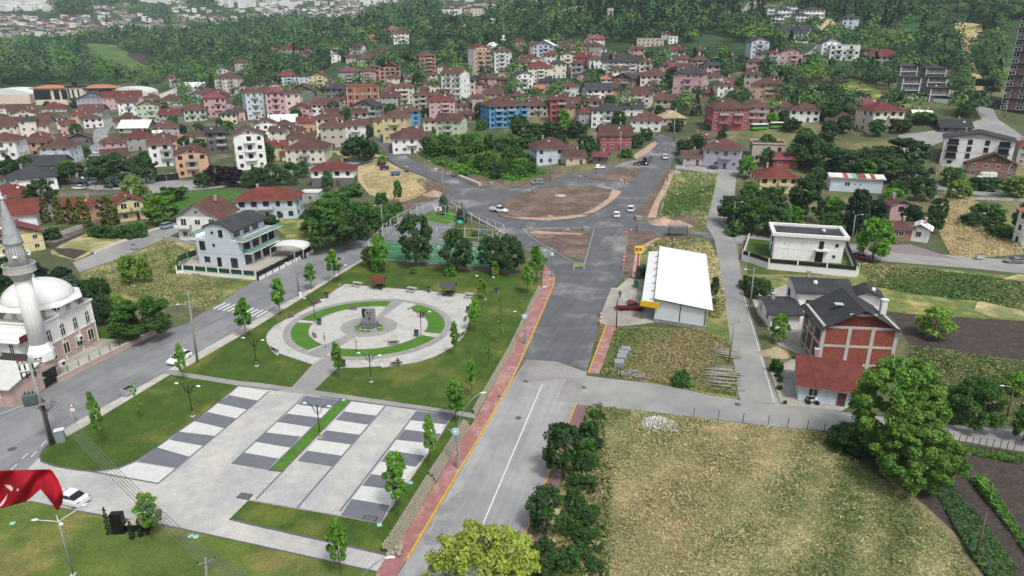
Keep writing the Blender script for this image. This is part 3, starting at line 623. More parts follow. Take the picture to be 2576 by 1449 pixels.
def crown_clumps(kind, seed):
 g = np.random.default_rng(seed + 100); C_ = []; Rr = []
 if kind == 'broad':      # unit: height 1, width 1, crown from .18 to 1
  for i in range(62):
   z = .2 + .76 * ((i + .5) / 62) ** .9; w = .43 * math.sin(math.pi * min(1, (z - .02) / 1.0)) ** .6
   a = g.random() * 6.28; rr = w * (.3 + .75 * g.random() ** .45); s = .055 + .075 * g.random() ** 1.3
   C_.append((rr*math.cos(a), rr*math.sin(a), z)); Rr.append(s)
 elif kind == 'huge':
  for i in range(210):
   z = .12 + .84 * ((i + .5) / 210) ** .85; w = .45 * math.sin(math.pi * min(1, (z + .02) / 1.03)) ** .55
   a = g.random() * 6.28; rr = w * (.25 + .8 * g.random() ** .4) * (1 + .12 * math.sin(a * 3 + z * 7)); C_.append((rr*math.cos(a), rr*math.sin(a), z)); Rr.append(.035 + .04 * g.random())
 elif kind == 'young':
  for i in range(26):
   z = .38 + .56 * (i / 25); t = (z - .38) / .58; w = .44 * (math.sin(math.pi * (.16 + .8 * t)) ** .7) * (1 - .25 * t)
   a = i * 2.4 + g.random(); rr = w * (.3 + .75 * g.random()); C_.append((rr*math.cos(a), rr*math.sin(a), z)); Rr.append((.05 + .045 * g.random()) * 1.5)
 elif kind == 'thin':
  for i in range(16):
   z = .3 + .66 * (i / 15); w = .30 * (1 - .5 * abs(z - .55))
   a = i * 2.4 + g.random(); rr = w * (.2 + .8 * g.random()); C_.append((rr*math.cos(a), rr*math.sin(a), z)); Rr.append(.045 + .05 * g.random())
 elif kind == 'cone':
  for i in range(46):
   t = (i + .3) / 46; z = .06 + .92 * t; w = .46 * (1 - t) ** .8 + .015
   a = i * 2.4; rr = w * (.45 + .5 * g.random()); C_.append((rr*math.cos(a), rr*math.sin(a), z)); Rr.append(.05 + .10 * (1 - t))
 elif kind == 'egg':
  for i in range(36):
   t = (i + .3) / 36; z = .1 + .84 * t; w = .40 * math.sin(math.pi * (.15 + .8 * t)) ** .7
   a = i * 2.4; rr = w * (.55 + .4 * g.random()); C_.append((rr*math.cos(a), rr*math.sin(a), z)); Rr.append(.10 + .04 * g.random())
 elif kind == 'column':
  for i in range(30):
   t = (i + .2) / 30; z = .03 + .93 * t; w = .38 * (math.sin(math.pi * (.3 + .66 * t)) ** .9)
   a = i * 2.4; rr = w * .7; C_.append((rr*math.cos(a), rr*math.sin(a), z)); Rr.append(.05 + .05 * (1 - t))
 elif kind == 'shrub':
  for i in range(38):
   z = .12 + .66 * g.random(); w = .42 * math.sqrt(max(0, 1 - (z - .15) ** 2 * 1.3)); a = g.random() * 6.28; rr = w * g.random() ** .5
   C_.append((rr*math.cos(a), rr*math.sin(a), z)); Rr.append(.08 + .10 * g.random())
 return np.array(C_), np.array(Rr)
PROTO = {}
def tree_mesh(kind, matl, seed, H, W, nleaf, lsize, trunk_r=.16, clear=.25, bark=None, limbs=6):
 key = (kind, matl.name, seed, round(H), nleaf)
 if key in PROTO: return PROTO[key]
 C_, Rr = crown_clumps(kind, seed); C2 = C_ * np.array([W, W, H]); R2 = Rr * (W if kind not in ('column', 'cone', 'thin', 'young') else max(W, H * .35))
 per = max(6, nleaf // len(C2))
 V, Fq = leaves(C2, R2, per, lsize, seed=seed, flat=.85)
 V[:, 2] = np.maximum(V[:, 2], .04)
 cm = npmesh('crown_leaves', V, Fq, [matl]); g = random.Random(seed); b = MB(); bk = bark or m_bark
 top = H * (.72 if kind in ('broad', 'egg', 'shrub') else .93)
 b.tube([(0,0,-.4), (0,0,0), (.02*W, .01*W, top*.4), (-.02*W, .03*W, top)], [trunk_r*1.25, trunk_r, trunk_r*.7, trunk_r*.15], bk, n=7)
 for i in range(limbs):
  j = g.randrange(len(C2)); c = Vector(C2[j]); z0 = max(H*clear*.8, c.z * (.35 + .25*g.random()))
  m_ = Vector((c.x*.45, c.y*.45, (z0 + c.z)/2 + .05*H)); b.tube([(0,0,z0), m_, c], [trunk_r*.45, trunk_r*.28, trunk_r*.1], bk, n=5, cap=False)
 PROTO[key] = (cm, b.mesh('trunk_wood'), H, W); return PROTO[key]
KINDS_T = {
 'broad': ('broad', m_mid, 8, 7.2, 5200, .27, .2, 'leafy mid-green broadleaf tree'),
 'dark': ('broad', m_dark, 8, 7.4, 5200, .27, .22, 'dense dark green broadleaf tree'),
 'bright': ('broad', m_young, 7.5, 6.5, 5000, .26, .18, 'fresh bright green broadleaf tree'),
 'young': ('young', m_young, 7, 3.6, 3000, .20, .07, 'slim young maple with a bare lower stem'),
 'thin': ('thin', m_young, 7, 3.2, 1100, .17, .05, 'thin sparse young sapling'),
 'con': ('cone', m_con, 9, 5.5, 3600, .30, .2, 'dark green conifer'),
 'cedar': ('egg', m_con, 9, 7, 4200, .32, .22, 'broad dark cedar'),
 'blue': ('egg', m_blue, 5, 4.5, 2600, .24, .12, 'bluish grey conifer'),
 'gold': ('column', m_gold, 7, 4.2, 2800, .26, .12, 'upright golden-tipped conifer'),
 'cyp': ('column', m_con, 5, 1.7, 1500, .15, .08, 'narrow column of dark cypress'),
 'purple': ('broad', m_purple, 6.5, 6.5, 3400, .32, .16, 'purple-leaved plum tree'),
 'grey': ('shrub', m_blue, 4, 4.5, 2200, .28, .1, 'grey-green rounded bush'),
 'shrub': ('shrub', m_mid, 3.5, 5, 2400, .28, .08, 'bushy green shrub'),
 'dshrub': ('shrub', m_dark, 3.5, 5, 2400, .28, .08, 'dark green bushy shrub'),
 'lshrub': ('shrub', m_young, 3, 4, 2000, .24, .06, 'light green bushy shrub'),
 'willow': ('egg', leafmat('leaf_pale_green', '6a8648', '869e5c'), 7, 8, 4200, .3, .2, 'pale green rounded willow'),
 'light': ('broad', leafmat('leaf_light_green', '64882f', '83a646'), 7.5, 7, 3400, .33, .17, 'light green spreading tree'),
}
NT = [0]
TREEPOS = []
def tree(kind, u, v, wpx, hpx, seed=None, group=None, label=None, phrase=None, sink=0.0, pos=None):
 """a tree whose foot is at (u,v) in the photo and that is wpx wide and hpx tall there"""
 NT[0] += 1; seed = (NT[0] % 4) if seed is None else seed
 sh, ml, H, W, nl, ls, tr, ph = KINDS_T[kind]
 p = pos or P(u, v); k = ppm(p); w = wpx / k; h = hpx / k / .93
 if sh in ('broad', 'egg', 'shrub', 'cone'): h = max(h - w * .12, w * .45)
 near = k > 6.5
 nl2, ls2 = (nl, ls) if near else (int(nl * .4), ls * 1.75)
 if k < 3.8: nl2, ls2 = int(nl * .17), ls * 2.6
 if k > 11 and w > 7: nl2, ls2 = nl * 3, ls * .62
 cm, tm, _, _ = tree_mesh(sh, ml, seed, H, W, nl2, ls2, tr)
 r = empty('conifer' if sh in ('cone', 'column') or kind in ('cedar', 'blue') else ('shrub' if sh == 'shrub' else 'tree'), (p.x, p.y, p.z - sink), NT[0] * 1.7 % 6.28)
 r.scale = (w / W, w / W, h / H)
 c = inst(cm, 'crown', r); inst(tm, 'trunk', r)
 tag(r, label, 'shrub' if sh == 'shrub' else 'tree', group)
 if not label: auto(r, phrase or ph)
 TREEPOS.append((p.x, p.y, w / 2)); return r
gp = 'young maples planted in the park lawns'
for u, v, h, w, kd in [(706,797,97,45,'young'),(620,850,100,50,'young'),(784,730,68,38,'young'),(842,712,85,42,'young'),(957,684,97,50,'bright'),(947,685,48,24,'lshrub'),(929,672,54,38,'dark'),
  (1046,669,132,92,'dark'),(1150,684,111,88,'dark'),(1041,688,20,22,'lshrub'),(1133,694,30,32,'lshrub'),(1234,684,94,72,'dark'),(1282,690,105,78,'dark'),(1246,698,43,22,'light'),
  (1213,754,54,33,'young'),(1196,836,92,40,'young'),(1145,897,89,28,'young'),(1260,872,128,32,'thin'),(1229,932,100,32,'thin'),(1187,999,102,35,'young'),(1147,1064,114,62,'young'),
  (1083,1178,147,40,'young'),(999,1297,176,78,'young'),(858,1449,165,62,'young'),(852,955,97,33,'young'),(258,1129,152,36,'young'),(353,1059,104,36,'thin'),(464,962,102,30,'young'),
  (385,1357,130,68,'young'),(1350,712,92,50,'young'),(1327,740,75,38,'young')]:
 tree(kd, u, v, w, h, group=gp if kd in ('young', 'thin') else None)
tree('blue', 1116, 540, 32, 50); tree('blue', 1163, 560, 36, 38)
for u, v, h, w in ((276,1346,81,19),(334,1356,53,21),(355,1351,56,18),(372,1344,52,15)): tree('cyp', u, v, w, h, group='cypresses round the black stele')
def bare(u, v, h):
 p = P(u, v); k = ppm(p); H = h / k; b = MB(); g = random.Random(int(u)); r = empty('bare_tree', p, label=None);
 b.tube([(0,0,-.2),(0.02,0,H*.5),(0,.03,H*.95)], [.05,.04,.012], m_bark, n=6); b.build('trunk', r); c = MB()
 for i in range(16):
  a = g.random()*6.28; z = H*(.45+.4*g.random()); L = H*.22*(1-.3*g.random()); c.tube([(0,0,z),(L*.4*math.cos(a), L*.4*math.sin(a), z+L*.5),(L*.6*math.cos(a), L*.6*math.sin(a), z+L)], [.02,.014,.006], m_bark, n=4)
 c.build('branches', r); tag(r, None, 'tree', 'bare saplings in the square'); auto(r, 'small leafless sapling')
bare(819, 877, 47); bare(897, 887, 42)
T2 = """dark 1310 342 60 46;broad 1345 352 60 44;dark 1388 345 56 42;bright 1420 338 50 38;dark 1450 345 56 42;broad 1330 372 60 40;dark 1475 372 46 34;dark 1300 318 44 34;broad 1490 392 40 36;dark 1600 372 44 36;broad 1625 352 40 30;dark 1470 300 40 30;dark 1540 300 40 30;shrub 1575 395 36 26;dark 1720 390 46 40;broad 1755 372 44 36;dark 1700 330 40 34;cedar 20 715 70 70;dark 60 720 80 70;cedar 165 735 66 70;dark 215 745 60 46;dark 2010 250 50 40;broad 2060 300 46 36;dark 2110 255 50 36;broad 2200 320 60 30;dark 2260 330 60 34;broad 2320 310 60 30;dark 1990 330 50 34;dark 30 742 75 90;cedar 95 738 90 85;con 140 748 70 65;blue 185 748 55 62;con 60 745 60 75;dark 262 815 62 72;dark 258 818 50 55;broad 365 852 150 118;broad 320 845 80 70;light 300 800 60 60;dark 250 757 60 62
light 330 714 58 78;light 372 712 34 72;thin 432 692 36 62;gold 118 560 34 65;gold 152 563 36 66;gold 184 564 30 64;gold 215 570 50 72;gold 278 566 64 72;dark 108 520 78 72;grey 90 535 30 24;willow 343 512 82 75;grey 286 472 40 32
dark 290 460 112 78;dark 250 452 60 60;dark 370 462 64 72;dark 182 460 88 55;dark 32 450 66 52;con 30 440 40 50;shrub 432 505 88 38;bright 415 563 92 76;purple 545 466 60 52;purple 592 468 58 50;purple 570 464 50 48;dark 512 472 44 40
dark 632 472 48 42;dshrub 242 594 40 30;dshrub 270 596 50 34;shrub 300 597 50 36;dshrub 330 598 46 36;shrub 352 596 44 44;dshrub 128 600 52 32;dark 650 465 44 46;dark 690 468 56 60;broad 735 466 44 60;broad 762 448 32 44
dark 905 404 92 64;dark 930 402 50 50;bright 962 414 26 24;broad 825 482 34 54;broad 1001 507 24 52;shrub 960 512 34 32;shrub 885 494 66 38;broad 832 634 130 138;dark 880 628 90 118;broad 925 600 84 84;dark 795 596 74 78;shrub 960 566 74 50
shrub 850 520 90 40;dark 860 615 80 100;shrub 980 545 50 35;shrub 915 540 70 40;dshrub 680 564 48 26;shrub 1000 530 30 25;bright 1875 448 50 58;con 1130 545 10 10
dark 1832 560 60 70;broad 1860 575 80 82;broad 1905 590 90 95;dark 1935 560 80 90;broad 1960 595 90 80;dark 2025 555 92 112;bright 1990 575 60 60;broad 1880 545 70 60;shrub 1850 590 60 40;broad 1890 500 60 40;dark 1965 590 70 70
cedar 2150 592 76 120;cedar 2197 568 66 70;cedar 2286 590 66 78;bright 2195 655 96 112;broad 2100 570 70 70;broad 2080 590 60 60;bright 2090 540 50 50;broad 2057 458 48 40;dark 2270 420 120 80;dark 2200 430 120 70;dark 2130 440 110 70
dark 2065 430 100 80;broad 2020 420 90 90;broad 2240 455 90 60;bright 2175 450 60 50;dark 2290 470 80 60;broad 2320 505 64 62;broad 2250 500 60 50;bright 2240 520 60 50;dark 2345 585 54 64;dark 2360 545 50 50;broad 2390 468 58 50;light 2407 503 62 52
dshrub 2465 475 70 34;dshrub 2500 472 60 32;light 2560 500 90 60;broad 2480 562 86 56;dark 2440 570 60 40;dark 2500 590 60 50;broad 2570 590 60 80;shrub 2520 600 60 40;light 2345 850 92 84;bright 1957 862 48 78;shrub 1952 937 34 42
broad 2440 1076 138 138;bright 2545 992 64 62;broad 2572 1112 70 110;dshrub 2105 1125 60 55;dark 2130 1132 100 74;dshrub 2170 1140 80 60;shrub 1715 968 58 44;dark 1415 1198 108 152;dark 1374 1336 104 128;dark 1368 1462 110 122
dshrub 1900 745 60 48;dshrub 1880 725 50 40;shrub 1920 735 50 40;shrub 1962 960 16 16;dshrub 1960 980 16 14;shrub 1975 1015 12 10;dshrub 1955 948 16 14;dark 1797 745 24 50;shrub 1792 770 20 24"""
for ent in T2.replace('\n', ';').split(';'):
 a = ent.split();
 if float(a[3]) > 12 or a[0] == 'shrub': tree(a[0], *map(float, a[1:]))
gb = 'bushes along the boulevard fence'
for k, (u, v, w, h) in enumerate([(1480,1112,62,66),(1500,1060,45,36),(1468,1190,56,56),(1446,1232,52,50),(1470,1150,60,56),(1500,1130,40,34),(1448,1280,64,60),(1430,1345,60,56),(1472,1320,56,48),(1455,1410,64,56),(1500,1350,36,30),(1478,1240,56,50),(1450,1300,64,56),(1490,1300,40,36),(1470,1370,60,54),(1505,1400,40,36),(1440,1450,70,70),(1490,1445,56,50),(1510,1340,30,26),(1492,1180,44,36)]):
 tree(('dshrub', 'shrub', 'dark')[k % 3], u, v, w, h, group=gb, phrase=None)
go = 'bushes of the overgrown orchard'
gr = random.Random(5)
for k in range(34):
 t = k / 34; u = 1075 + gr.random() * 250; v = 372 + gr.random() * 78
 if v > 372 + (u - 1060) * .42 + 38: v = 372 + (u - 1060) * .3
 tree(('shrub', 'broad', 'bright', 'shrub', 'dark')[k % 5], u, v, 30 + gr.random() * 28, 26 + gr.random() * 22, group=go)
# the big tree at the right and the tree top at the bottom edge
KINDS_T['walnut'] = ('huge', leafmat('leaf_walnut', '4c7430', '74993f'), 8, 7.2, 8500, .22, .22, 'walnut tree')
tree('walnut', 2235, 1150, 235, 250, label='huge green walnut tree beside the small red-roofed house', seed=1)
tree('walnut', 2290, 1222, 215, 170, label='wide walnut tree at the corner of the dry meadow by the dark garden', seed=2)
KINDS_T['yg'] = ('huge', leafmat('leaf_lime', '8a9c3c', 'a3b352'), 8, 7, 6500, .19, .17, 'yellow-green tree')
tree('yg', 1215, 1660, 300, 285, pos=Vector((-2.5, 47, 0)), label='yellow-green tree top rising at the bottom edge over the boulevard', seed=3)
# ---------------------------------------------------------------- houses
WALL = dict(W='eaeae8', C='dcd5c6', Y='cfc394', G='a9a7a4', P='c9a3a5', R='9c5356', B='5a93c2', L='c3cfd9', N='9a6450', O='c9a58a', V='aaa5bd', T='bdb3a5', K='6b6a6e', E='bfcdb4', D='6d7d66', H='8e6d60')
WN = dict(W='white', C='cream', Y='yellow', G='grey', P='pink', R='red', B='bright blue', L='pale blue', N='bare brick', O='orange', V='lilac', T='beige', K='dark grey', E='pale green', D='olive green', H='brown')
ROOF = dict(b='5a403a', r='683630', o='a8705a', k='3c3d41', w='dcdedd', g='51665b', m='74414b', y='a39678')
RN = dict(b='brown tiled', r='red tiled', o='pale orange tiled', k='dark grey', w='white metal', g='green', m='maroon', y='weathered sheet')
def wmat(c): return mat('wall_plaster_' + WN[c].replace(' ', '_'), WALL[c], var=.10, scale=.5, fine=5, rough=.9, rand=.06, vst=.05)
def rmat(c):
 if c in 'wg': return mat('roof_metal_' + c, ROOF[c], var=.08, scale=.6, rough=.5, rand=.06, rows=2.2)
 return mat('roof_tiles_' + RN[c].replace(' ', '_'), ROOF[c], var=.24, scale=1.6, fine=.35, rough=.85, rand=.14, rows=5.0, vst=.0)
m_glass = mat('window_glass', '2d3238', var=.3, scale=.4, rough=.12, spec=.6)
m_frame = mat('window_frame_white', 'd9d9d6', var=.05)
m_frameb = mat('window_frame_brown', '4c3b34', var=.1)
m_cdark = mat('dark_metal', '2b2c2f', var=.15, rough=.5)
m_slab = mat('concrete_slab', 'b3b0aa', var=.15, scale=1.2)
m_rail = mat('balcony_rail', 'a8a8a6', var=.1, rough=.5)
_wm = {}
def win_mesh(fr, tall=1.0, cross=True):
 k = (fr.name, tall, cross)
 if k in _wm: return _wm[k]
 b = MB(); w, h = 1.25, 1.35 * tall       # unit window, faces -y, origin at its centre on the wall
 for dx in (-w/2, w/2): b.box((dx, -.03, 0), (.1, .12, h + .1), fr)
 for dz in (-h/2, h/2): b.box((0, -.035, dz), (w + .12, .14, .1), fr)
 if cross: b.box((0, -.03, 0), (.07, .1, h), fr)
 g = MB(); g.box((0, .0, 0), (w - .04, .05, h - .04), m_glass)
 _wm[k] = (b.mesh('window_frame'), g.mesh('window_pane')); return _wm[k]
def roof_geo(b, w, d, h, typ, m, o=.55, pitch=.42, mw=None, th=.16):
 """roof over a w x d box whose walls end at height h"""
 X, Y = w/2 + o, d/2 + o
 if typ == 't':
  b.box((0, 0, h + .12), (w + .3, d + .3, .24), m);
  return .24
 if typ == 'h':
  run = min(X, Y); rh = run * pitch; rx = max(0, X - Y) ; ry = max(0, Y - X); z0 = h - o * pitch * .5
  e = [(-X,-Y,z0),(X,-Y,z0),(X,Y,z0),(-X,Y,z0)]
  if rx > 0 or ry == 0: rg = [(-rx, 0, z0+rh), (rx, 0, z0+rh)]; fs = [(0,1,5,4),(1,2,5),(2,3,4,5),(3,0,4)]
  else: rg = [(0,-ry,z0+rh),(0,ry,z0+rh)]; fs = [(0,1,4),(1,2,5,4),(2,3,5),(3,0,4,5)]
  b.add(e + rg, fs, m); b.add([(x, y, z-th) for x, y, z in e] + e, [(3,2,1,0),(0,1,5,4),(1,2,6,5),(2,3,7,6),(3,0,4,7)], mw or m)
  return rh
 if typ == 'g': a, c = X, Y
 else: a, c = Y, X
 rh = c * pitch; z0 = h - o * pitch
 def tr(p): return (p[0], p[1], p[2]) if typ == 'g' else (-p[1], p[0], p[2])
 top = [(-a,-c,z0),(a,-c,z0),(a,0,z0+rh),(-a,0,z0+rh),(a,c,z0),(-a,c,z0)]
 bot = [(x, y, z-th) for x, y, z in top]; vs = [tr(p) for p in top + bot]
 b.add(vs, [(0,1,2,3),(3,2,4,5)], m); b.add(vs, [(6,9,8,7),(9,11,10,8),(0,6,7,1),(5,4,10,11),(0,3,9,6),(3,5,11,9),(1,7,8,2),(2,8,10,4)], mw or m)
 return rh
def gable_pts(w, d, h, typ, pitch, o=.55):
 if typ == 'g': return [((s*w/2, -d/2, h), (s*w/2, d/2, h), (s*w/2, 0, h + (d/2)*pitch - .05)) for s in (-1, 1)]
 return [((-w/2, s*d/2, h), (w/2, s*d/2, h), (0, s*d/2, h + (w/2)*pitch - .05)) for s in (-1, 1)]
HOUSES = []
def house(u1, u2, ve, vb, fl, wc, rc, typ, yaw=0.0, ratio=.92, bal=0, seed=0, label=None, cat='house', phrase=None, name='house', group=None, frame=None, pitch=.46,
          side=None, wside=None, chim=True, near=False, winfac=1.0, lower=None, dorm=0, pos=None, W=None, D=None, Hh=None, doors=True, band=None, az=None, wins=True, tree_r=True):
 g = random.Random(seed * 7 + int(u1 * 3 + vb)); um = (u1 + u2) / 2
 p = pos or P(um, vb); k = ppm(p); sil = (u2 - u1) / k; th = R(yaw)
 w = W or max(3.2, sil / (abs(math.cos(th)) + ratio * abs(math.sin(th)))); d = D or max(3.2, w * ratio)
 if D is None: d = min(d, 16)
 h = Hh or max(2.6, (vb - ve) / k * 1.12); fl = max(1, min(fl, int(round(h / 2.5)) or 1))
 # the photo's foot of the wall is its front corner: push the centre back
 view = math.atan2(p.x, p.y); back = (d/2 * abs(math.cos(th)) + w/2 * abs(math.sin(th)) * .6)
 c = Vector((p.x, p.y, 0)) + Vector((math.sin(view), math.cos(view), 0)) * back
 if pos is not None: c = Vector((p.x, p.y, 0))
 z0 = p.z; root = empty(name, (c.x, c.y, z0), (th - view * .6) if az is None else az, label, cat, group)
 if not label:
  rt = {'h': 'hipped', 'g': 'gabled', 'f': 'gable-fronted', 't': 'flat'}[typ]
  num = {1: 'one-storey', 2: 'two-storey', 3: 'three-storey', 4: 'four-storey', 5: 'five-storey', 6: 'six-storey'}[fl]
  if rc in 'wky' or typ == 't': rr = f"{'flat' if typ == 't' else RN[rc]} roof"
  else: rr = f"{RN[rc].replace(' tiled', '')} roof"
  auto(root, phrase or f"{WN[wc]} {num} house with {rr}")
  if not group: root['group'] = 'houses of the town'
 HOUSES.append((root, um, vb)); TREEPOS.append((c.x, c.y, max(w, d) * .55))
 wm, rm = wmat(wc), rmat(rc); b = MB(); base = 3.0
 fh = h / fl
 b.box((0, 0, h/2 - base/2), (w, d, h + base), wm)
 if wside:       # one end wall in another colour, a thin skin over it
  b.box((wside[0] * (w/2 + .02), 0, h/2), (.04, d - .02, h), wmat(wside[1]))
 if lower: b.box((0, 0, fh/2 - .4), (w + .06, d + .06, fh + .75), wmat(lower))
 if typ in 'gf':
  for a_, b_, c_ in gable_pts(w, d, h, typ, pitch): b.add([a_, b_, c_], [(0,1,2)], wm); b.add([a_, b_, c_], [(2,1,0)], wm)
 if wc == 'N':   # concrete frame of an unfinished brick house
  for i in range(fl + 1): b.box((0, 0, i * fh), (w + .1, d + .1, .4), m_slab)
  nx = max(2, int(w / 3.5))
  for i in range(nx + 1):
   for s in (-1, 1): b.box((-w/2 + w * i / nx, s * d/2, h/2), (.4, .14, h), m_slab)
  for s in (-1, 1):
   for t in (-.33, .33): b.box((s * w/2, t * d, h/2), (.14, .4, h), m_slab)
 else:
  for i in range(1, fl):
   b.box((0, 0, i * fh), (w + .08, d + .08, .14), m_slab if g.random() < .5 else wm)
  if band: b.box((0, 0, h - .1), (w + .12, d + .12, .2), wmat(band))
 b.build('wall', root)
 rb = MB(); rh = roof_geo(rb, w, d, h, typ, rm, o=.7 if typ != 't' else .2, pitch=pitch + .04, mw=m_slab if typ == 't' else (m_cdark if rc in 'km' else mat('eave_board', '8b7a70', var=.1)))
 ro = rb.build('roof', root)
 if k > 2.6 or typ == 't':
  if chim and typ != 't':
   cb = MB(); cx = g.choice((-1, 1)) * w * .2; cb.box((cx, d*.12, h + rh*.75 + .35), (.6, .6, 1.5), mat('chimney_plaster', 'a89a90', var=.2)); cb.box((cx, d*.12, h + rh*.75 + 1.15), (.75, .75, .12), m_slab); cb.build('chimney', ro)
  if typ == 't' and rc != 'w':
   cb = MB();
   for sx, sy, lx, ly in ((0, -1, w + .3, .2), (0, 1, w + .3, .2), (-1, 0, .2, d - .1), (1, 0, .2, d - .1)): cb.box((sx*(w/2+.05), sy*(d/2+.05), h + .5), (lx, ly, .55), wm)
   cb.build('parapet', root)
 if k > 3.2 and g.random() < .45 and typ != 't':
  db = MB(); dx = g.uniform(-.3, .3) * w; dz = h + rh * .55; db.lathe([(.02,0),(.25,.04),(.42,.14),(.45,.2)], m_frame, n=14); do = db.build('satellite_dish', ro, (dx, -d*.2, dz)); do.rotation_euler = (R(55), 0, R(g.uniform(-40, 40)))
 # windows
 fr = frame or (m_frameb if g.random() < .35 or wc in 'KN' else m_frame); wmx = win_mesh(fr); tall = win_mesh(fr, 1.45)
 sub = k > 3.0; cnt = 0
 def put(kind, x, y, z, rz, sx=1.0, sz=1.0):
  nonlocal cnt
  if cnt > 90 or not wins: return
  cnt += 1; me = (tall if kind == 't' else wmx)
  f = inst(me[0], 'window', root, (x, y, z), rz, (sx, 1, sz)); inst(me[1], 'pane', f)
 nf = max(1, int(w / 3.1 * winfac)); ns = max(1, int(d / 3.6 * winfac)); sz = min(1.0, fh / 2.9)
 balc = []
 if bal:
  for i in range(bal if bal > 1 else 1): balc.append(int(nf * (i + .5) / bal))
 for f_ in range(fl):
  z = f_ * fh + fh * .55
  for i in range(nf):
   x = -w/2 + w * (i + .5) / nf
   if i in balc and (f_ > 0):
    bb = MB(); bw = min(w / nf * 1.25, 4.2); bb.box((0, -.65, -fh*.5), (bw, 1.3, .18), m_slab);
    bb.box((0, -1.27, -fh*.5 + .55), (bw, .06, .85), wm if g.random() < .6 else m_rail)
    for s in (-1, 1): bb.box((s*bw/2, -.65, -fh*.5 + .55), (.06, 1.22, .85), m_rail)
    bb.build('balcony', root, (x, -d/2, z)); put('t', x, -d/2, z - .1, 0, 1.25, sz); continue
   if f_ == 0 and doors and i == nf // 2 and nf > 1:
    dd = MB(); dd.box((0, -.04, 0), (1.1, .1, min(2.1, fh*.8)), mat('door_paint', '5c4238', var=.15)); dd.box((.4, -.11, 0), (.05, .05, .12), m_rail); dd.build('door', root, (x, -d/2, min(2.1, fh*.8)/2)); continue
   if g.random() < .93: put('w', x, -d/2, z, 0, g.choice((1, 1, 1.2, .85)), sz)
  for s in (-1, 1):
   if wside and s == wside[0] and g.random() < .6: continue
   for i in range(ns):
    if g.random() < .72: put('w', s * w/2, -d/2 + d * (i + .5) / ns, z, s * R(90), g.choice((1, .7, .9)), sz)
  if f_ < 3 and g.random() < .8: put('w', 0, d/2, z, R(180), 1, sz)
 if typ == 'f' and w > 6: put('w', 0, -d/2, h + (w/2)*pitch*.35, 0, .8, .6)
 return root, w, d, h
# tile coordinates read from the zooms: u1 u2 eave base floors wall roof type [yaw] [flags]
def hbox(A, B, D, h, fl, wc, rc, typ, **kw):
 "a house whose front wall stands between ground points A and B"
 A, B = Vector(A), Vector(B); d = (B - A); d.z = 0; az = math.atan2(d.y, d.x); n = Vector((-d.y, d.x, 0)).normalized()
 c = (A + B) / 2 + n * D / 2; c.z = min(A.z, B.z)
 return house(0, 10, 0, 10, fl, wc, rc, typ, pos=c, W=d.length, D=D, Hh=h, az=az, **kw)
HL = {}
HL[(0,0)] = """1690 1815 790 875 3 T r h 25;2195 2465 810 965 5 C b h -15 b2;2180 2360 720 790 3 W k f;2360 2530 640 720 3 T b h 10 b1;1865 2080 885 950 1 W w g 15;2020 2200 935 1000 1 T b h;800 1130 1010 1100 3 V b f 8;830 1085 1125 1210 2 G b g;1060 1450 990 1100 2 P r g 8
1205 1450 905 960 2 T b h;1205 1420 1050 1200 3 W b g 12 b1;1410 1630 1085 1240 3 E b f 5 b1;1460 1600 985 1040 1 T b h;1630 1860 1160 1245 2 G r g;1870 2090 1120 1220 2 E b h 5 b2;1915 2060 965 1030 2 L b f;2070 2300 1010 1180 3 P m h 8 b1;2310 2480 1130 1225 2 P b h 12
1620 1850 1015 1070 1 T b h;2460 2680 965 1200 4 L b h 20 b1;0 90 1090 1160 1 W b h;95 350 1115 1165 1 T b g;140 380 1155 1225 2 C b f 10;390 650 1200 1310 2 W b h 18;0 540 1275 1390 2 C b g -4 b1;820 1045 1205 1290 2 W b h 25;1170 1420 1220 1290 1 G b h
1240 1560 1290 1340 1 G w g;1570 1820 1290 1370 2 G b h;1295 1550 1395 1520 2 G r h 8;1050 1290 1445 1580 2 P b h 6;1530 1800 1420 1530 2 O b h 8;1785 1920 1400 1480 1 O o g;1915 2120 1375 1500 2 T b h 10;2100 2300 1355 1540 3 K k g 5 b1;2370 2700 1400 1710 4 W b f 12 b1
720 930 1395 1470 1 K b f;-10 290 1445 1710 3 W b h -12 b1;480 815 1500 1650 3 L b h -14;270 490 1510 1600 2 T b h;2060 2300 960 1010 1 T b h;450 680 1090 1130 1 T r h;-100 60 1180 1260 2 T b h;1740 1900 1560 1640 2 O b h;40 170 1390 1450 1 T b h;560 780 1410 1470 1 T b h;1560 1640 1340 1400 1 W w g;2200 2360 1040 1100 2 T b h 10"""
HL[(0,1)] = """180 480 190 275 1 W b h;130 600 355 480 1 W k h 14;340 700 215 290 1 G k g;1540 1760 25 230 3 W b g 5 b1;1800 2130 125 330 3 O b f 6 b1;-80 370 540 670 2 G r h;-60 490 715 830 1 W r g -8;-60 460 940 1110 2 Y m f 22;-120 40 380 420 1 W b h;770 880 385 440 1 K k g"""
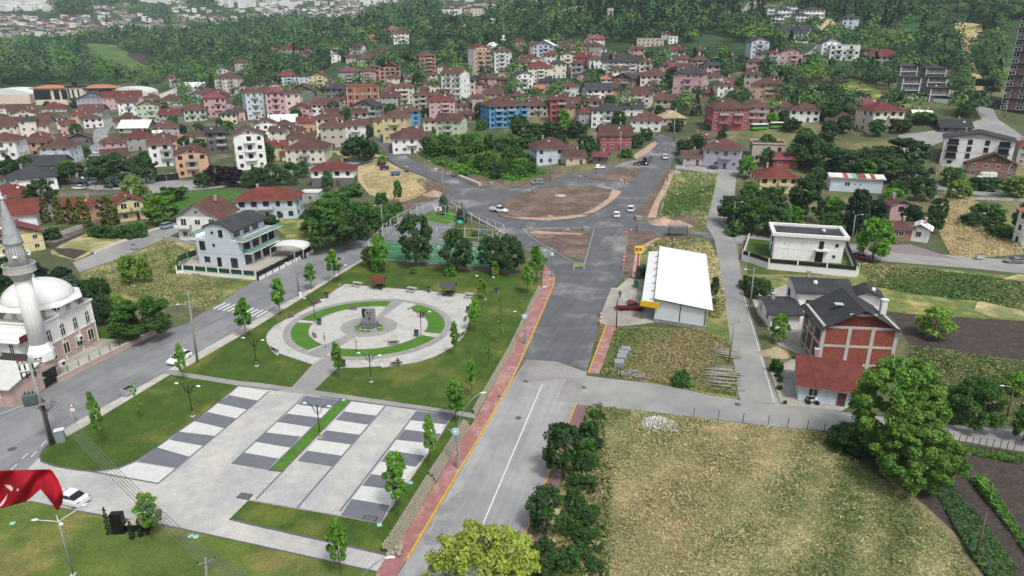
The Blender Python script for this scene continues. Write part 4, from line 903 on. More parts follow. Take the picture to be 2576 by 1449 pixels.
HL[(1,0)] = """120 320 965 1180 4 P m h 5 b1;320 480 965 1150 3 C b h;355 610 935 1080 3 D b f;130 280 870 940 2 P b f;45 190 920 990 1 P b h;215 440 775 850 3 L r h 12 b1;440 550 775 860 3 L k h;545 730 785 880 3 Y m f 0 b1;-20 130 820 870 1 P b h;20 155 635 690 1 T b h;125 240 510 560 2 C o h
240 440 505 565 2 W r h 5 b2;445 560 535 580 2 P r h;545 710 415 450 2 T o h;500 640 490 550 2 G b h;750 860 565 625 3 W w f;755 860 470 520 2 W r g;945 1105 480 550 3 W b g -18 b1;1080 1265 390 430 2 P o h;1115 1280 312 350 2 C o h;1280 1460 312 370 2 C o h 0 b1;1380 1545 350 440 3 W r h 5 b1
1380 1500 285 310 1 W w t;1510 1590 285 310 2 W m f;1580 1670 270 300 2 W m f;1680 1790 258 285 1 W m h;1870 1990 255 290 2 W m f;2005 2115 290 340 2 T b h 0 b1;2080 2200 240 268 1 C b t;2350 2430 203 232 1 W w g;1200 1370 528 565 1 R b h;1060 1210 562 600 1 C b h;1030 1205 600 665 2 G b h 0 b1
910 1010 582 630 1 T b g;1605 1810 585 745 5 N b h 22 b1;2135 2355 525 750 6 O r f 25 L b2;2355 2460 565 670 4 C b h;2400 2576 545 720 5 W b h -8 b1;845 1060 740 860 4 G m h -12 b1;1060 1210 730 830 4 P b h 0 b1;1260 1460 705 840 4 N m f 0 b1;1165 1260 690 800 3 N b h;1455 1570 795 855 2 L b h
1540 1680 785 845 3 Y b h;1730 1830 760 825 2 C b h;1815 1910 675 740 2 C b h;1870 2155 775 1010 5 W b g -28 b2;2150 2260 795 870 2 N r f;2240 2440 795 860 2 P b h;2430 2540 800 840 2 R b h;2185 2340 875 940 2 P b f;2330 2520 895 935 1 G b h;715 950 905 1000 2 K k h 0 b1;1015 1235 900 950 2 C b f
900 1255 915 1155 4 N b t 10;1265 1410 870 930 2 E b h;1410 1600 895 1050 4 C b h 0 b1;1275 1530 945 1060 3 R b h 5 b1;580 865 1065 1145 2 W b g -5;345 590 1115 1200 3 P r f 4 b1;1755 2020 965 1025 2 W b f -20;1590 1790 975 1100 3 T b h 0 b1;1720 2010 1035 1200 4 P r h 8 b1;970 1285 1095 1235 3 G k f -15 b2
1455 1660 1135 1270 3 B b h 8;1290 1570 1205 1440 3 Y b h -10 b1;1175 1290 1225 1360 2 Y b h;615 900 1215 1390 3 C b h 5 b1;860 1165 1275 1405 2 W b h -10 b1;1665 1815 1225 1320 2 C b h;1815 2130 1235 1385 3 E b g -18 b1;1360 1780 1410 1545 2 W b h 5 b1;2015 2185 1150 1200 1 G b h;2010 2190 1070 1120 1 G b h
2245 2740 1095 1290 4 B b h 18 b3;2180 2290 995 1130 3 P b h;140 430 1235 1300 1 W w g;430 610 1235 1330 1 O r g;0 230 1265 1395 2 W b f 5;260 500 1325 1400 1 T b h;-60 100 1350 1449 2 K b h;320 590 1390 1450 1 T b h;640 860 1400 1460 1 T b h;850 1000 1000 1060 2 T b h;-40 120 950 1010 2 O b h;1640 1740 900 960 2 R b h;700 880 840 870 1 T b h;2440 2576 720 790 2 T b h;1900 2000 1110 1160 1 T b h;1590 1680 1310 1370 1 T b h"""
HL[(1,1)] = """330 765 65 195 2 C b h -8 b1;140 330 30 170 2 Y r g;0 110 300 345 1 K k g;250 400 110 170 1 W r g"""
HL[(2,0)] = """210 450 480 610 4 L w f -12 b1;415 560 430 480 2 G b f;475 640 455 510 2 Y b h;640 730 455 520 2 C b h;725 925 410 520 3 C m g 22 b1;285 460 590 655 2 C b f 0 b1;465 640 575 680 3 C b f 5 b1;615 790 585 665 3 R r g 0 b1;20 200 645 740 3 E b h;30 210 600 640 2 P b h;120 415 700 830 4 C r h 10 b1;0 210 780 940 4 W k f 18 b1
250 510 835 910 2 G k h;210 340 895 940 2 Y o g;420 590 720 760 1 T b h;630 860 765 810 2 P g f;900 1280 645 770 4 W k g 0 b3;865 1000 805 870 2 W o h;1000 1280 805 890 3 H k f -25 b1;1310 1510 345 390 2 N b h;1500 1590 345 400 2 W b g;1560 1660 385 440 2 W k t;1250 1520 400 470 2 T w t;1470 1700 665 720 2 T b f 8;1270 1390 705 750 2 W b h
1280 1570 775 855 3 C b h 0 b1;1600 1950 775 990 4 P k h -14 b1;1950 2115 785 890 3 W b h -20 b1;2015 2330 885 950 2 Y m h -6 b1;1870 2090 935 975 1 R b g;1560 1850 705 775 2 P m g;1790 1970 615 685 2 G b h 0 b1;2350 2560 440 590 4 L k f 12 b1;2380 2720 875 1000 4 O b h -10 b1;700 1000 925 1060 3 W k g 10 b2;865 1230 1035 1090 2 W o f
1090 1420 965 1090 3 C b h -10 b1;1430 1570 955 1020 2 G b h;640 830 1145 1250 2 G r h 10;790 1105 1135 1290 3 W k h -12 b1;1075 1310 1095 1170 2 W k g;370 530 1025 1225 4 R b g 4 b1;530 640 1085 1185 2 O b h;520 760 1040 1085 1 T b g;15 160 1115 1245 3 C b f 0 b1;70 360 1075 1180 3 G b h 8 b1;-20 130 970 1040 2 T b h;1180 1510 1225 1330 2 W b h -8
1450 1740 1195 1260 2 T y h 8;1940 2345 1115 1320 3 R b h 8 b2;2340 2550 1095 1260 3 P b h -6 b2;850 1190 1370 1520 2 R b g 5;1800 1990 1400 1470 1 L m h;430 560 700 740 1 T b h;1340 1480 870 930 2 T b h;2120 2200 800 850 1 W b g;1530 1600 820 870 1 T b h"""
HL[(2,1)] = """160 610 65 212 2 L b h 14;600 750 55 120 1 N b g;1900 2310 75 252 2 V b h -12 b1;2410 2830 355 500 2 Y r h 8 b1;2390 2700 30 185 2 T b t 0;810 970 130 200 1 K m g;1680 1900 130 215 1 G b g;500 740 130 215 1 T b g"""
HL[(3,0)] = """95 440 335 425 2 W k g -20;710 880 205 330 4 L k h;490 700 450 560 3 W k f 10 b1;600 890 480 610 3 W w t -4 b2;0 100 550 655 3 W r h 0 b1;105 315 540 655 3 P b f 0 b1;320 440 580 620 1 G b f;940 1090 530 600 2 W r h;970 1320 580 665 2 G r h 6 b2;270 465 945 970 1 H b g;0 260 1085 1155 2 P b h;200 500 1125 1230 3 W b h -5
800 1140 1080 1165 2 W m h 12;885 1300 1145 1345 3 C r h 22 b1;560 860 1205 1260 1 T b h;1440 1535 1140 1190 1 C w g;1530 1620 1150 1195 1 G w g;-60 140 860 1000 3 O b h -10;1690 1990 1300 1340 2 K k g"""
HL[(3,1)] = """1140 1380 625 820 2 P b f 14;1180 1400 850 975 1 H b g 8;1390 1610 860 985 1 W w f -14;1970 2420 205 340 2 H b f -6;2480 2720 725 1050 3 W o h 10 b1;2440 2650 35 210 3 G r h 10;0 270 160 250 1 R m g 8;280 410 120 200 1 H b g"""
def load_houses():
 n = 0
 for (c, r), txt in HL.items():
  for ent in txt.replace('\n', ';').split(';'):
   a = ent.split(); u1, u2 = 644*c + float(a[0])/4, 644*c + float(a[1])/4; ve, vb = 362.25*r + float(a[2])/4, 362.25*r + float(a[3])/4
   fl, wc, rc, ty = int(a[4]), a[5], a[6], a[7]; yaw = 0; bal = 0; ws = None
   n += 1
   yaw = random.Random(n).uniform(-14, 14) if len(a) < 9 else 0
   for x in a[8:]:
    if x[0] == 'b': bal = int(x[1:])
    elif x == 'L': ws = (-1, 'W')
    else: yaw = float(x)
   house(u1, u2, ve, vb, fl, wc, rc, ty, yaw, bal=bal, seed=n, wside=ws)
load_houses()
# dark hillside villas with light roof trims
def villa(u1, u2, ve, vb, fl=3):
 g = 'grey and white hillside villas'; p = P((u1+u2)/2, vb); k = ppm(p); w = (u2-u1)/k*.8; h = (vb-ve)/k
 r = house(u1, u2, ve, vb, fl, 'K' if vb > 150 else 'W', 'k', 'h', 8, ratio=.9, bal=0, chim=False, group=g, phrase='dark grey villa with pale corner posts and low hipped roof' if vb > 150 else 'white villa with dark trim and low roof', pitch=.3, frame=m_frame)
 root, w, d, h = r; b = MB()
 for i in range(1, fl + 1): b.box((0, -.3, h*i/fl - .1), (w + .7, d + 1.1, .22), m_frame if i < fl else m_cdark)
 for sx in (-1, 1):
  for sy in (-1, 1): b.box((sx*(w/2+.12), sy*(d/2+.12) - (.3 if sy < 0 else 0), h/2), (.4, .4, h), m_frame)
 b.build('corner_posts', root)
for a in [(75,210,105,175,2),(5,140,172,240,2),(125,300,68,135,2),(325,540,112,185,2),(260,395,162,215,2),(200,350,242,290,2),(-20,60,88,145,2),(1285,1450,690,830,3),(1300,1475,805,970,3),(1545,1740,700,790,2),(1555,1740,800,930,3),(1585,1770,905,1020,2)]:
 villa(1932 + a[0]/4, 1932 + a[1]/4, a[2]/4, a[3]/4, a[4])
# ---------------------------------------------------------------- landmark buildings
m_mosque = mat('mosque_white_plaster', 'e6e6e4', var=.07, scale=.6, fine=4)
m_mpink = mat('mosque_beige_cladding', 'b9a197', var=.07, scale=.8, lines=[(0, .8, .03, .15), (90, .8, .03, .15)])
m_lead = mat('dome_sheet', 'dededd', var=.07, scale=.6, rough=.5)
m_mred = mat('deep_red_board', '6f2a30', var=.1)
m_green = mat('green_screen_panel', '1f4a3a', var=.15, scale=1)
m_black = mat('black_panel', '232427', var=.15, rough=.5)
m_gglass = mat('green_glass', '5fa78e', var=.1, rough=.15, alpha=.55)
def mosque():
 B1 = P(250, 858); az = R(-9.1); r = empty('mosque', B1, az, 'white mosque with a broad pale dome and beige lower walls at the left edge', 'mosque')
 b = MB(); W, D, H = 10.8, 11.2, 7.8
 b.box((-W/2, -D/2, H*.75 - .1), (W, D, H*.5 + .2), m_mosque); b.box((-W/2, -D/2, H*.25 - .5), (W + .05, D + .05, H*.5 + 1), m_mpink)
 b.box((-W/2, -D/2, H*.5 - .05), (W + .2, D + .2, .18), m_mosque); b.box((-W/2, -D/2, H + .05), (W + .5, D + .5, .3), m_mosque)
 for i in range(4): b.box((.04, -D*i/3 + (-.15 if i == 0 else .15 if i == 3 else 0), H*.5), (.12, .22, H), m_mosque)
 b.build('wall', r)
 b = MB(); b.box((-W/2, -D/2, H + .23), (W + .2, D + .2, .08), mat('roof_screed', '8c8880', var=.15)); b.build('roof', r)
 c = (-4.7, -5.3, 0); b = MB(); b.lathe([(5.5, H), (5.5, H + 2.0)], m_mosque, c=c, n=8, smooth=False, ph=R(22.5))
 for k in range(8):
  a = R(45 * k);
  for s in (-1, 1):
   aa = a + R(22.5) ;
  px, py = c[0] + 5.12*math.cos(a), c[1] + 5.12*math.sin(a); tx, ty = -math.sin(a), math.cos(a)
  for s in (-1, 1):
   q0 = (px + tx*s*1.0, py + ty*s*1.0); q1 = (px + tx*s*2.0, py + ty*s*2.0)
   b.add([(q0[0], q0[1], H+1.8), (q1[0], q1[1], H+1.8), (q1[0]*.98+q0[0]*.02, q1[1], H+.7)], [(0,1,2),(2,1,0)], mat('taupe_trim', '8a7a72'))
 b.build('drum', r)
 b = MB(); b.lathe([(6.5, H+1.75), (6.4, H+1.95), (5.4, H+2.3), (5.15, H+2.35)], m_lead, c=c, n=8, smooth=False, ph=R(22.5)); b.build('drum_eave', r)
 b = MB(); prof = [(5.15*math.cos(t), H + 2.2 + 3.1*math.sin(t)) for t in np.linspace(0, 1.5, 12)]; b.lathe(prof, m_lead, c=c, n=48)
 for k in range(16):
  a = R(15*k + 4); b.tube([(c[0]+q_[0]*math.cos(a)*1.002, c[1]+q_[0]*math.sin(a)*1.002, q_[1]+.01) for q_ in prof], .02, mat('dome_seam', 'c0c1c1'), n=4)
 do = b.build('dome', r); b = MB(); b.lathe([(.5, 0), (.55, .12), (.15, .25), (.12, .5), (.3, .7), (.1, .9), (.18, 1.1), (.03, 1.5)], m_frame, c=(c[0], c[1], H+5.25), n=10); b.build('finial', do)
 # arched windows
 def arch(w, h, grid=False):
  b = MB(); g = MB(); n = 8; pts = [(-w/2, 0), (w/2, 0)] + [(w/2*math.cos(t), h - w/2 + w/2*math.sin(t)) for t in np.linspace(0, math.pi, n)]
  g.add([(x, -.05, z) for x, z in pts], [tuple(range(len(pts)))], m_glass)
  out = [(x * 1.32, z * 1.08 - .06) for x, z in pts]; k = len(pts)
  b.add([(x, -.1, z) for x, z in pts] + [(x, -.1, z) for x, z in out], [(i, k+i, k+(i+1)%k, (i+1)%k) for i in range(k)], m_frame)
  b.add([(x, -.1, z) for x, z in out] + [(x, .02, z) for x, z in out], [(i, k+i, k+(i+1)%k, (i+1)%k) for i in range(k)], m_frame)
  b.box((0, -.08, h/2), (.07, .08, h), m_frame); b.box((0, -.08, h*.6), (w, .08, .07), m_frame)
  if grid:
   for i in range(1, 5): b.box((0, -.09, h*i/5), (w, .06, .09), m_frame)
   for i in (-1, 1): b.box((i*w/4, -.09, h/2), (.08, .06, h*.95), m_frame)
  return b.mesh('arched_frame'), g.mesh('arched_pane')
 A1, A2, A3 = arch(.75, 1.9), arch(1.1, 1.9, True), None
 def aw(me, x, y, z, rz, s=1):
  f = inst(me[0], 'window', r, (x, y, z), rz, (s, 1, s)); inst(me[1], 'pane', f)
 for i in range(4): aw(A1, .1, -1.6 - i*2.75, H*.56, R(90), 1.05);
 w2 = win_mesh(m_frame, 1.45)
 for i in range(4): f = inst(w2[0], 'window', r, (.08, -1.6 - i*2.75, H*.26), R(90), (1.0, 1, 1)); inst(w2[1], 'pane', f)
 for k in range(8): a = R(45*k); aw(A2, c[0] + 5.12*math.cos(a), c[1] + 5.12*math.sin(a), H + .3, a + R(90), .75)
 for i in range(3): aw(A1, -1.8 - i*3.4, .05, H*.56, R(180), 1.05)
 # prayer porch in front with metal roof
 b = MB(); b.box((-6.0, -12.7, 3.0), (9.4, 3.0, 6.4), m_mosque); b.build('porch', r)
 b = MB(); b.add([(-11, -11.2, 7.5), (-.6, -11.2, 7.5), (-.6, -14.9, 6.2), (-11, -14.9, 6.2), (-11, -11.2, 7.35), (-.6, -11.2, 7.35), (-.6, -14.9, 6.05), (-11, -14.9, 6.05)], [(3,2,1,0),(4,5,6,7),(0,1,5,4),(1,2,6,5),(2,3,7,6),(3,0,4,7)], rmat('w')); b.build('porch_roof', r)
 b = MB(); b.box((-.3, -12.9, 6.6), (.12, 3.6, 1.1), m_mred); b.build('red_end_board', r)
 for i in range(4): aw(A1, -2.6 - i*2.5, -14.22, 3.9, 0, .95)
 b = MB(); b.box((-3.8, -15.9, 1.9), (16.4, 3.6, 4.2), m_mpink); b.box((-3.8, -15.9, 4.06), (16.2, 3.4, .12), mat('bitumen_roof', '3b3c3e', var=.2)); b.build('forebuilding', r)
 for x in (-4.2, -8.2): b = MB(); b.lathe([(1.05, 0), (1.0, .35), (.8, .75), (.45, 1.02), (.12, 1.1), (.1, 1.3), (.2, 1.5), (.04, 1.8)], mat('weathered_cement', '9d9b96', var=.25, scale=3), c=(x, -15.9, 4.1), n=16); b.build('small_dome', r)
 b = MB(); b.box((-3.8, -20.2, 1.5), (16.3, 4.8, 3.4), m_mpink); b.build('annexe_wall', r)
 b = MB(); b.add([(-12.5, -17.2, 4.5), (4.8, -17.2, 4.5), (4.8, -23.2, 3.1), (-12.5, -23.2, 3.1), (-12.5, -17.2, 4.35), (4.8, -17.2, 4.35), (4.8, -23.2, 2.95), (-12.5, -23.2, 2.95)], [(3,2,1,0),(4,5,6,7),(0,1,5,4),(1,2,6,5),(2,3,7,6),(3,0,4,7)], mat('ribbed_metal_roof', 'c9ccc6', var=.08, rough=.5, lines=[(-9.1, .45, .16, .25)])); b.build('annexe_roof', r)
 for i in range(5): f = inst(win_mesh(m_frame)[0], 'window', r, (-10 + i*2.9, -22.62, 1.9), 0, (1.5, 1, .9)); inst(win_mesh(m_frame)[1], 'pane', f)
 b = MB(); b.box((4.4, -15.6, 1.3), (.1, 2.6, 2.6), m_black); b.build('gate', r)
 for x, y, z in ((.5, -4.4, 2.6), (4.9, -13.4, 2.6)):
  b = MB(); b.box((0, 0, 0), (.45, 1.0, .8), m_frame); b.tube([(.2, 0, 0), (.25, 0, 0)], .3, m_cdark, n=14); b.build('air_conditioner', r, (x, y, z))
 # minaret
 Lm = B1 + Matrix.Rotation(az, 3, 'Z') @ Vector((3.2, -14.9, 0)); m = empty('minaret', (Lm.x, Lm.y, 4.0), 0, 'tall fluted white minaret with a grey cone top rising beside the mosque dome', 'minaret')
 b = MB(); b.lathe([(1.8, 0), (1.8, 1.3), (1.25, 2.6)], m_mosque, n=8, smooth=False); b.build('base', m)
 b = MB(); b.lathe([(1.2, 2.6), (1.15, 8), (1.08, 13.7)], m_mosque, n=20)
 for k in range(16): a = R(22.5*k); b.tube([(1.2*math.cos(a), 1.2*math.sin(a), 2.7), (1.09*math.cos(a), 1.09*math.sin(a), 13.4)], .035, m_frame, n=5)
 b.build('shaft', m)
 b = MB(); b.lathe([(1.1, 12.8), (1.3, 13.2), (1.5, 13.5), (1.6, 13.9), (2.1, 14.1), (2.1, 14.25), (2.05, 14.25), (2.05, 15.15), (2.12, 15.15), (2.12, 15.3), (1.95, 15.3), (1.95, 14.2), (1.2, 14.2)], mat('carved_stone', 'b3b1ac', var=.3, scale=5), n=24, smooth=False); b.build('balcony', m)
 b = MB(); b.lathe([(1.05, 14.2), (1.0, 18.3), (1.12, 18.4)], m_mosque, n=20);
 for k in range(16): a = R(22.5*k); b.tube([(1.05*math.cos(a), 1.05*math.sin(a), 14.3), (1.0*math.cos(a), 1.0*math.sin(a), 18.2)], .03, m_frame, n=5)
 b.build('upper_shaft', m)
 b = MB(); b.lathe([(1.3, 18.3), (1.24, 18.6), (1.0, 20.0), (.62, 22.3), (.3, 24.1), (.12, 24.8)], mat('cone_lead', '9fa5a4', var=.2, scale=1.5, rough=.55), n=20); co = b.build('cone', m)
 b = MB(); b.lathe([(.1, 24.6), (.32, 24.9), (.3, 25.1), (.08, 25.3), (.22, 25.6), (.06, 25.9), (.14, 26.1), (.02, 26.6)], m_frame, n=10); b.build('finial', co)
 for a in (15, 75, 195, 300): b = MB(); b.lathe([(.06, 0), (.12, .3), (.38, .55)], m_frame, n=12); o = b.build('loudspeaker', m, (1.3*math.cos(R(a)), 1.3*math.sin(R(a)), 16.6)); o.rotation_euler = (0, R(90), R(a))
mosque()
def wall_line(name, uvs, h, th, m, label, cat='wall', post=None, panel=None, pstep=3.0, ph=None, cap=True, group=None):
 """low wall along photo points, with optional posts and panels as parts"""
 pts = [P(*p) for p in uvs]; r = empty(name, pts[0], 0, label, cat, group); o0 = pts[0]; b = MB(); pb = []; pn = []
 for a, c in zip(pts, pts[1:]):
  L = (c - a).length; rz = math.atan2((c-a).y, (c-a).x); m_ = (a + c) / 2 - o0; n = max(1, int(L / 6)) if a.y > 222 else 1
  if h > 0:
   for i in range(n):
    q_ = a.lerp(c, (i+.5)/n); zz = G(q_.x, q_.y) if a.y > 222 else q_.z
    q_ = Vector((q_.x, q_.y, zz)) - o0; b.box((q_.x, q_.y, q_.z + h/2 - .3), (L/n, th, h + .6), m, rz)
    if cap: b.box((q_.x, q_.y, q_.z + h + .03), (L/n, th + .1, .07), m_slab, rz)
  if panel or post:
   k = max(1, round(L / pstep))
   for i in range(k + 1):
    q_ = a.lerp(c, i / k) - o0
    if post: pb.append((q_.x, q_.y, q_.z, rz))
    if panel and i < k: q2 = a.lerp(c, (i + .5)/k) - o0; pn.append((q2.x, q2.y, q2.z, rz, L/k - .3))
 if h > 0: b.build('masonry' if panel or post else 'masonry', r)
 H = ph or (h + .9)
 if panel:
  for x, y, z, rz, l in pn: b = MB(); b.box((0, 0, (h + H)/2 + .02), (l, .07, H - h - .04), panel); b.build('panel', r, (x, y, z), rz)
 if post:
  me = MB(); w = .28 if post is not m_cdark and h > 0 else .08; me.box((0, 0, H/2), (w, w, H + .1), post); me = me.mesh('post_mesh')
  for x, y, z, rz in pb[:100]: inst(me, 'post', r, (x, y, z), rz)
 return r
wall_line('street_wall', [(146,963),(395,838),(410,831)], .9, .35, m_mpink, 'low beige wall with thin dark posts between the mosque yard and the street', post=m_cdark, ph=2.0, pstep=2.0)
wall_line('garden_fence', [(446,690),(462,688),(644,704)], .9, .25, m_mosque, 'white wall with dark green screens in front of the grey balcony villa', 'fence', post=m_mosque, panel=m_green, ph=2.0, pstep=3.0)
wall_line('garden_fence', [(446,690),(449,662),(496,645)], .3, .2, m_mosque, 'green screen fence at the left side of the grey balcony villa', 'fence', panel=m_green, ph=1.8, pstep=3.0)
wall_line('street_fence', [(650,706),(735,662),(790,634)], .8, .25, m_mosque, 'black metal fence on a white wall along the street bend', 'fence', post=m_black, panel=m_black, ph=2.0, pstep=2.6)
wall_line('perimeter_wall', [(1866,655),(1882,660),(1932,677),(2152,697),(2157,690)], 1.5, .3, m_mosque, 'white wall with black screens round the cream flat-roofed villa', 'wall', post=m_mosque, panel=m_black, ph=2.5, pstep=7.0)
wall_line('perimeter_wall', [(1866,655),(1884,598)], 1.2, .25, m_mosque, 'white side wall left of the cream villa garden', 'wall')
wall_line('perimeter_wall', [(2152,690),(2127,625)], 1.0, .2, m_mosque, 'dark panelled side fence at the right of the cream villa', 'wall', panel=m_black, ph=2.2, pstep=4)
wall_line('garden_wall', [(412,604),(455,612),(494,622)], 1.1, .25, m_conc, 'weathered pale garden wall left of the white chalet')
wall_line('garden_wall', [(118,602),(160,590),(212,572)], 1.0, .3, m_conc, 'pale wall under the dark green hedge beside the yellow house')
wall_line('garden_fence', [(700,556),(740,540),(765,528)], .5, .25, m_conc, 'low wall with green screens right of the pale blue villa', 'fence', panel=m_green, ph=1.9, pstep=3)
wall_line('garden_fence', [(390,458),(420,456),(452,452)], .0, .2, m_conc, 'black sheet fence under the orange house', 'fence', panel=m_black, ph=2.6, pstep=4)
wall_line('garden_fence', [(1772,328),(1830,331),(1835,318)], .0, .2, m_conc, 'dark green fence in front of the red and pink apartment block', 'fence', panel=m_green, ph=2.6, pstep=5)
wall_line('retaining_wall', [(1134,514),(1194,550),(1254,584),(1292,612)], .7, .3, m_conc, 'long retaining wall with dark railing between the courts and the new road', 'wall', post=m_cdark, panel=None, ph=1.7, pstep=2.5)
wall_line('hillside_wall', [(2283,250),(2300,250),(2390,262)], 1.6, .3, m_mosque, 'white and green wall below the dark grey hillside villas', 'wall', panel=m_green, ph=3, pstep=6)
wall_line('roadside_wall', [(2310,497),(2380,500),(2576,506)], .8, .3, m_conc, 'long pale kerb wall beside the upper right lane', 'wall')
# grey villa with green glass balconies
def grey_villa():
 A, B = P(503, 666), P(607, 676); d = (B - A).normalized(); az = math.atan2(d.y, d.x); W = (B-A).length; D = 14.5
 r = empty('balcony_villa', A, az, 'pale grey three-storey villa with green glass balconies and a curved dark roof', 'house'); wm = mat('grey_stucco', 'c3ccd4', var=.07, scale=1.2, fine=5)
 H = 6.6; b = MB(); b.box((W/2, D/2, H/2 - .5), (W, D, H + 1), wm);
 for z in (3.2,): b.box((W/2, D/2, z), (W + .06, D + .06, .1), m_slab)
 b.build('wall', r)
 b = MB(); b.box((W/2 + .1, D/2 + .3, H/2 + 0.05), (.1, .1, .1), wm)
 x0, x1 = W*.25, W*.84; n = 9; w3 = x1 - x0; pts = []
 arcp = [(x0 + w3*t, H + 2.2 + 1.5*math.sin(math.pi*min(1, .12 + .8*t))**.8) for t in np.linspace(0, 1, n)]
 b = MB(); ring_ = [(x0, H)] + arcp + [(x1, H)]; k = len(ring_)
 b.add([(x, 0.02, z) for x, z in ring_] + [(x, D - 1.5, z) for x, z in ring_], [tuple(range(k)), tuple(range(2*k-1, k-1, -1))] + [(i, k+i, k+i+1, i+1) for i in range(k-1)], wm); b.build('upper_storey', r)
 b = MB(); o = .35; ar = [(x0 - .5, arcp[0][1] - .5)] + arcp + [(x1 + 1.3, arcp[-1][1] - .75)]; k = len(ar)
 b.add([(x, -o, z + .05) for x, z in ar] + [(x, D - 1.2, z + .05) for x, z in ar] + [(x, -o, z + .3) for x, z in ar] + [(x, D - 1.2, z + .3) for x, z in ar],
          [(i, i+1, k+i+1, k+i) for i in range(k-1)] + [(2*k+i, 3*k+i, 3*k+i+1, 2*k+i+1) for i in range(k-1)] + [(i, 2*k+i, 2*k+i+1, i+1) for i in range(k-1)] + [(k+i, k+i+1, 3*k+i+1, 3*k+i) for i in range(k-1)], rmat('k')); b.build('roof', r)
 for z, y0, y1, xs, xe, nm in ((H, -.3, D + .2, W - .1, W + 2.0, 'balcony'), (3.2, 1.5, D - 1, W - .1, W + 1.7, 'balcony'), (H, -.1, D, -1.6, .2, 'balcony')):
  b = MB(); b.box(((xs+xe)/2, (y0+y1)/2, z + .02), (xe-xs, y1-y0, .26), m_mosque); bo = b.build(nm, r)
  g = MB(); g.box(((xe if xs > 0 else xs), (y0+y1)/2, z + .62), (.04, y1-y0, .9), m_gglass); g.box(((xs+xe)/2, y0, z + .62), (xe-xs, .04, .9), m_gglass); g.build('glass_rail', bo)
  g = MB(); X = xe if xs > 0 else xs
  for i in range(int((y1-y0)/1.5) + 1): g.box((X, y0 + i*1.5, z + .6), (.06, .06, .98), m_rail)
  g.box((X, (y0+y1)/2, z + 1.1), (.06, y1-y0, .05), m_rail); g.box(((xs+xe)/2, y0, z+1.1), (xe-xs, .06, .05), m_rail); g.build('handrail', bo)
 fb = m_cdark; T = win_mesh(fb, 1.45); S = win_mesh(fb, 1)
 def w(me, x, y, z, rz, sx=1, sz=1): f = inst(me[0], 'window', r, (x, y, z), rz, (sx, 1, sz)); inst(me[1], 'pane', f)
 for x, z, me, sx, sz in ((1.6, 4.9, T, 1.1, 1), (2.4, 1.6, S, 1.1, .9), (W*.42, 5.2, S, .4, .45), (W*.86, 1.3, T, 1.3, 1.1), (W*.42, H + 1.6, S, .4, .4), (W*.62, H + 1.5, T, .8, .8)): w(me, x, -.02, z, 0, sx, sz)
 for y in (3, 6.5, 10, 12.8):
  for z in (1.5, 4.7): w(T, W + .02, y, z, R(90), 1.7, 1.1)
 for y in (2.4, 6, 9.5): w(T, x1 + .02, y, H + 1.2, R(90), 1.5, .8)
 b = MB(); b.box((W*.5, -.04, 1.15), (1.1, .1, 2.3), m_black); b.build('door', r)
grey_villa()
house(463, 600, 551, 606, 2, 'W', 'b', 'f', -20, ratio=.9, label='white chalet with a wide brown gable roof behind the grey balcony villa', bal=2, pitch=.62, seed=3)
house(608, 762, 507, 552, 2, 'L', 'r', 'h', -6, ratio=.6, label='pale blue villa with a big red hipped roof behind the grey balcony villa', bal=1, seed=4, frame=m_cdark)
house(166, 262, 520, 555, 2, 'O', 'r', 'g', -28, ratio=.6, label='pink villa with a long red roof behind the golden conifers', seed=5)
house(295, 368, 512, 556, 2, 'Y', 'r', 'f', 18, ratio=1.0, label='cream villa end with red roof and white balconies right of the conifers', bal=2, seed=6)
house(789, 899, 432, 468, 2, 'W', 'r', 'h', -6, ratio=.55, label='white villa with red hipped roof and dark lower floor by the straw field', lower='K', seed=7, frame=m_cdark)
house(762, 812, 488, 512, 1, 'G', 'w', 't', -10, ratio=.8, label='bare concrete frame beside the pale blue villa', cat='shell', phrase='x', seed=8, chim=False)
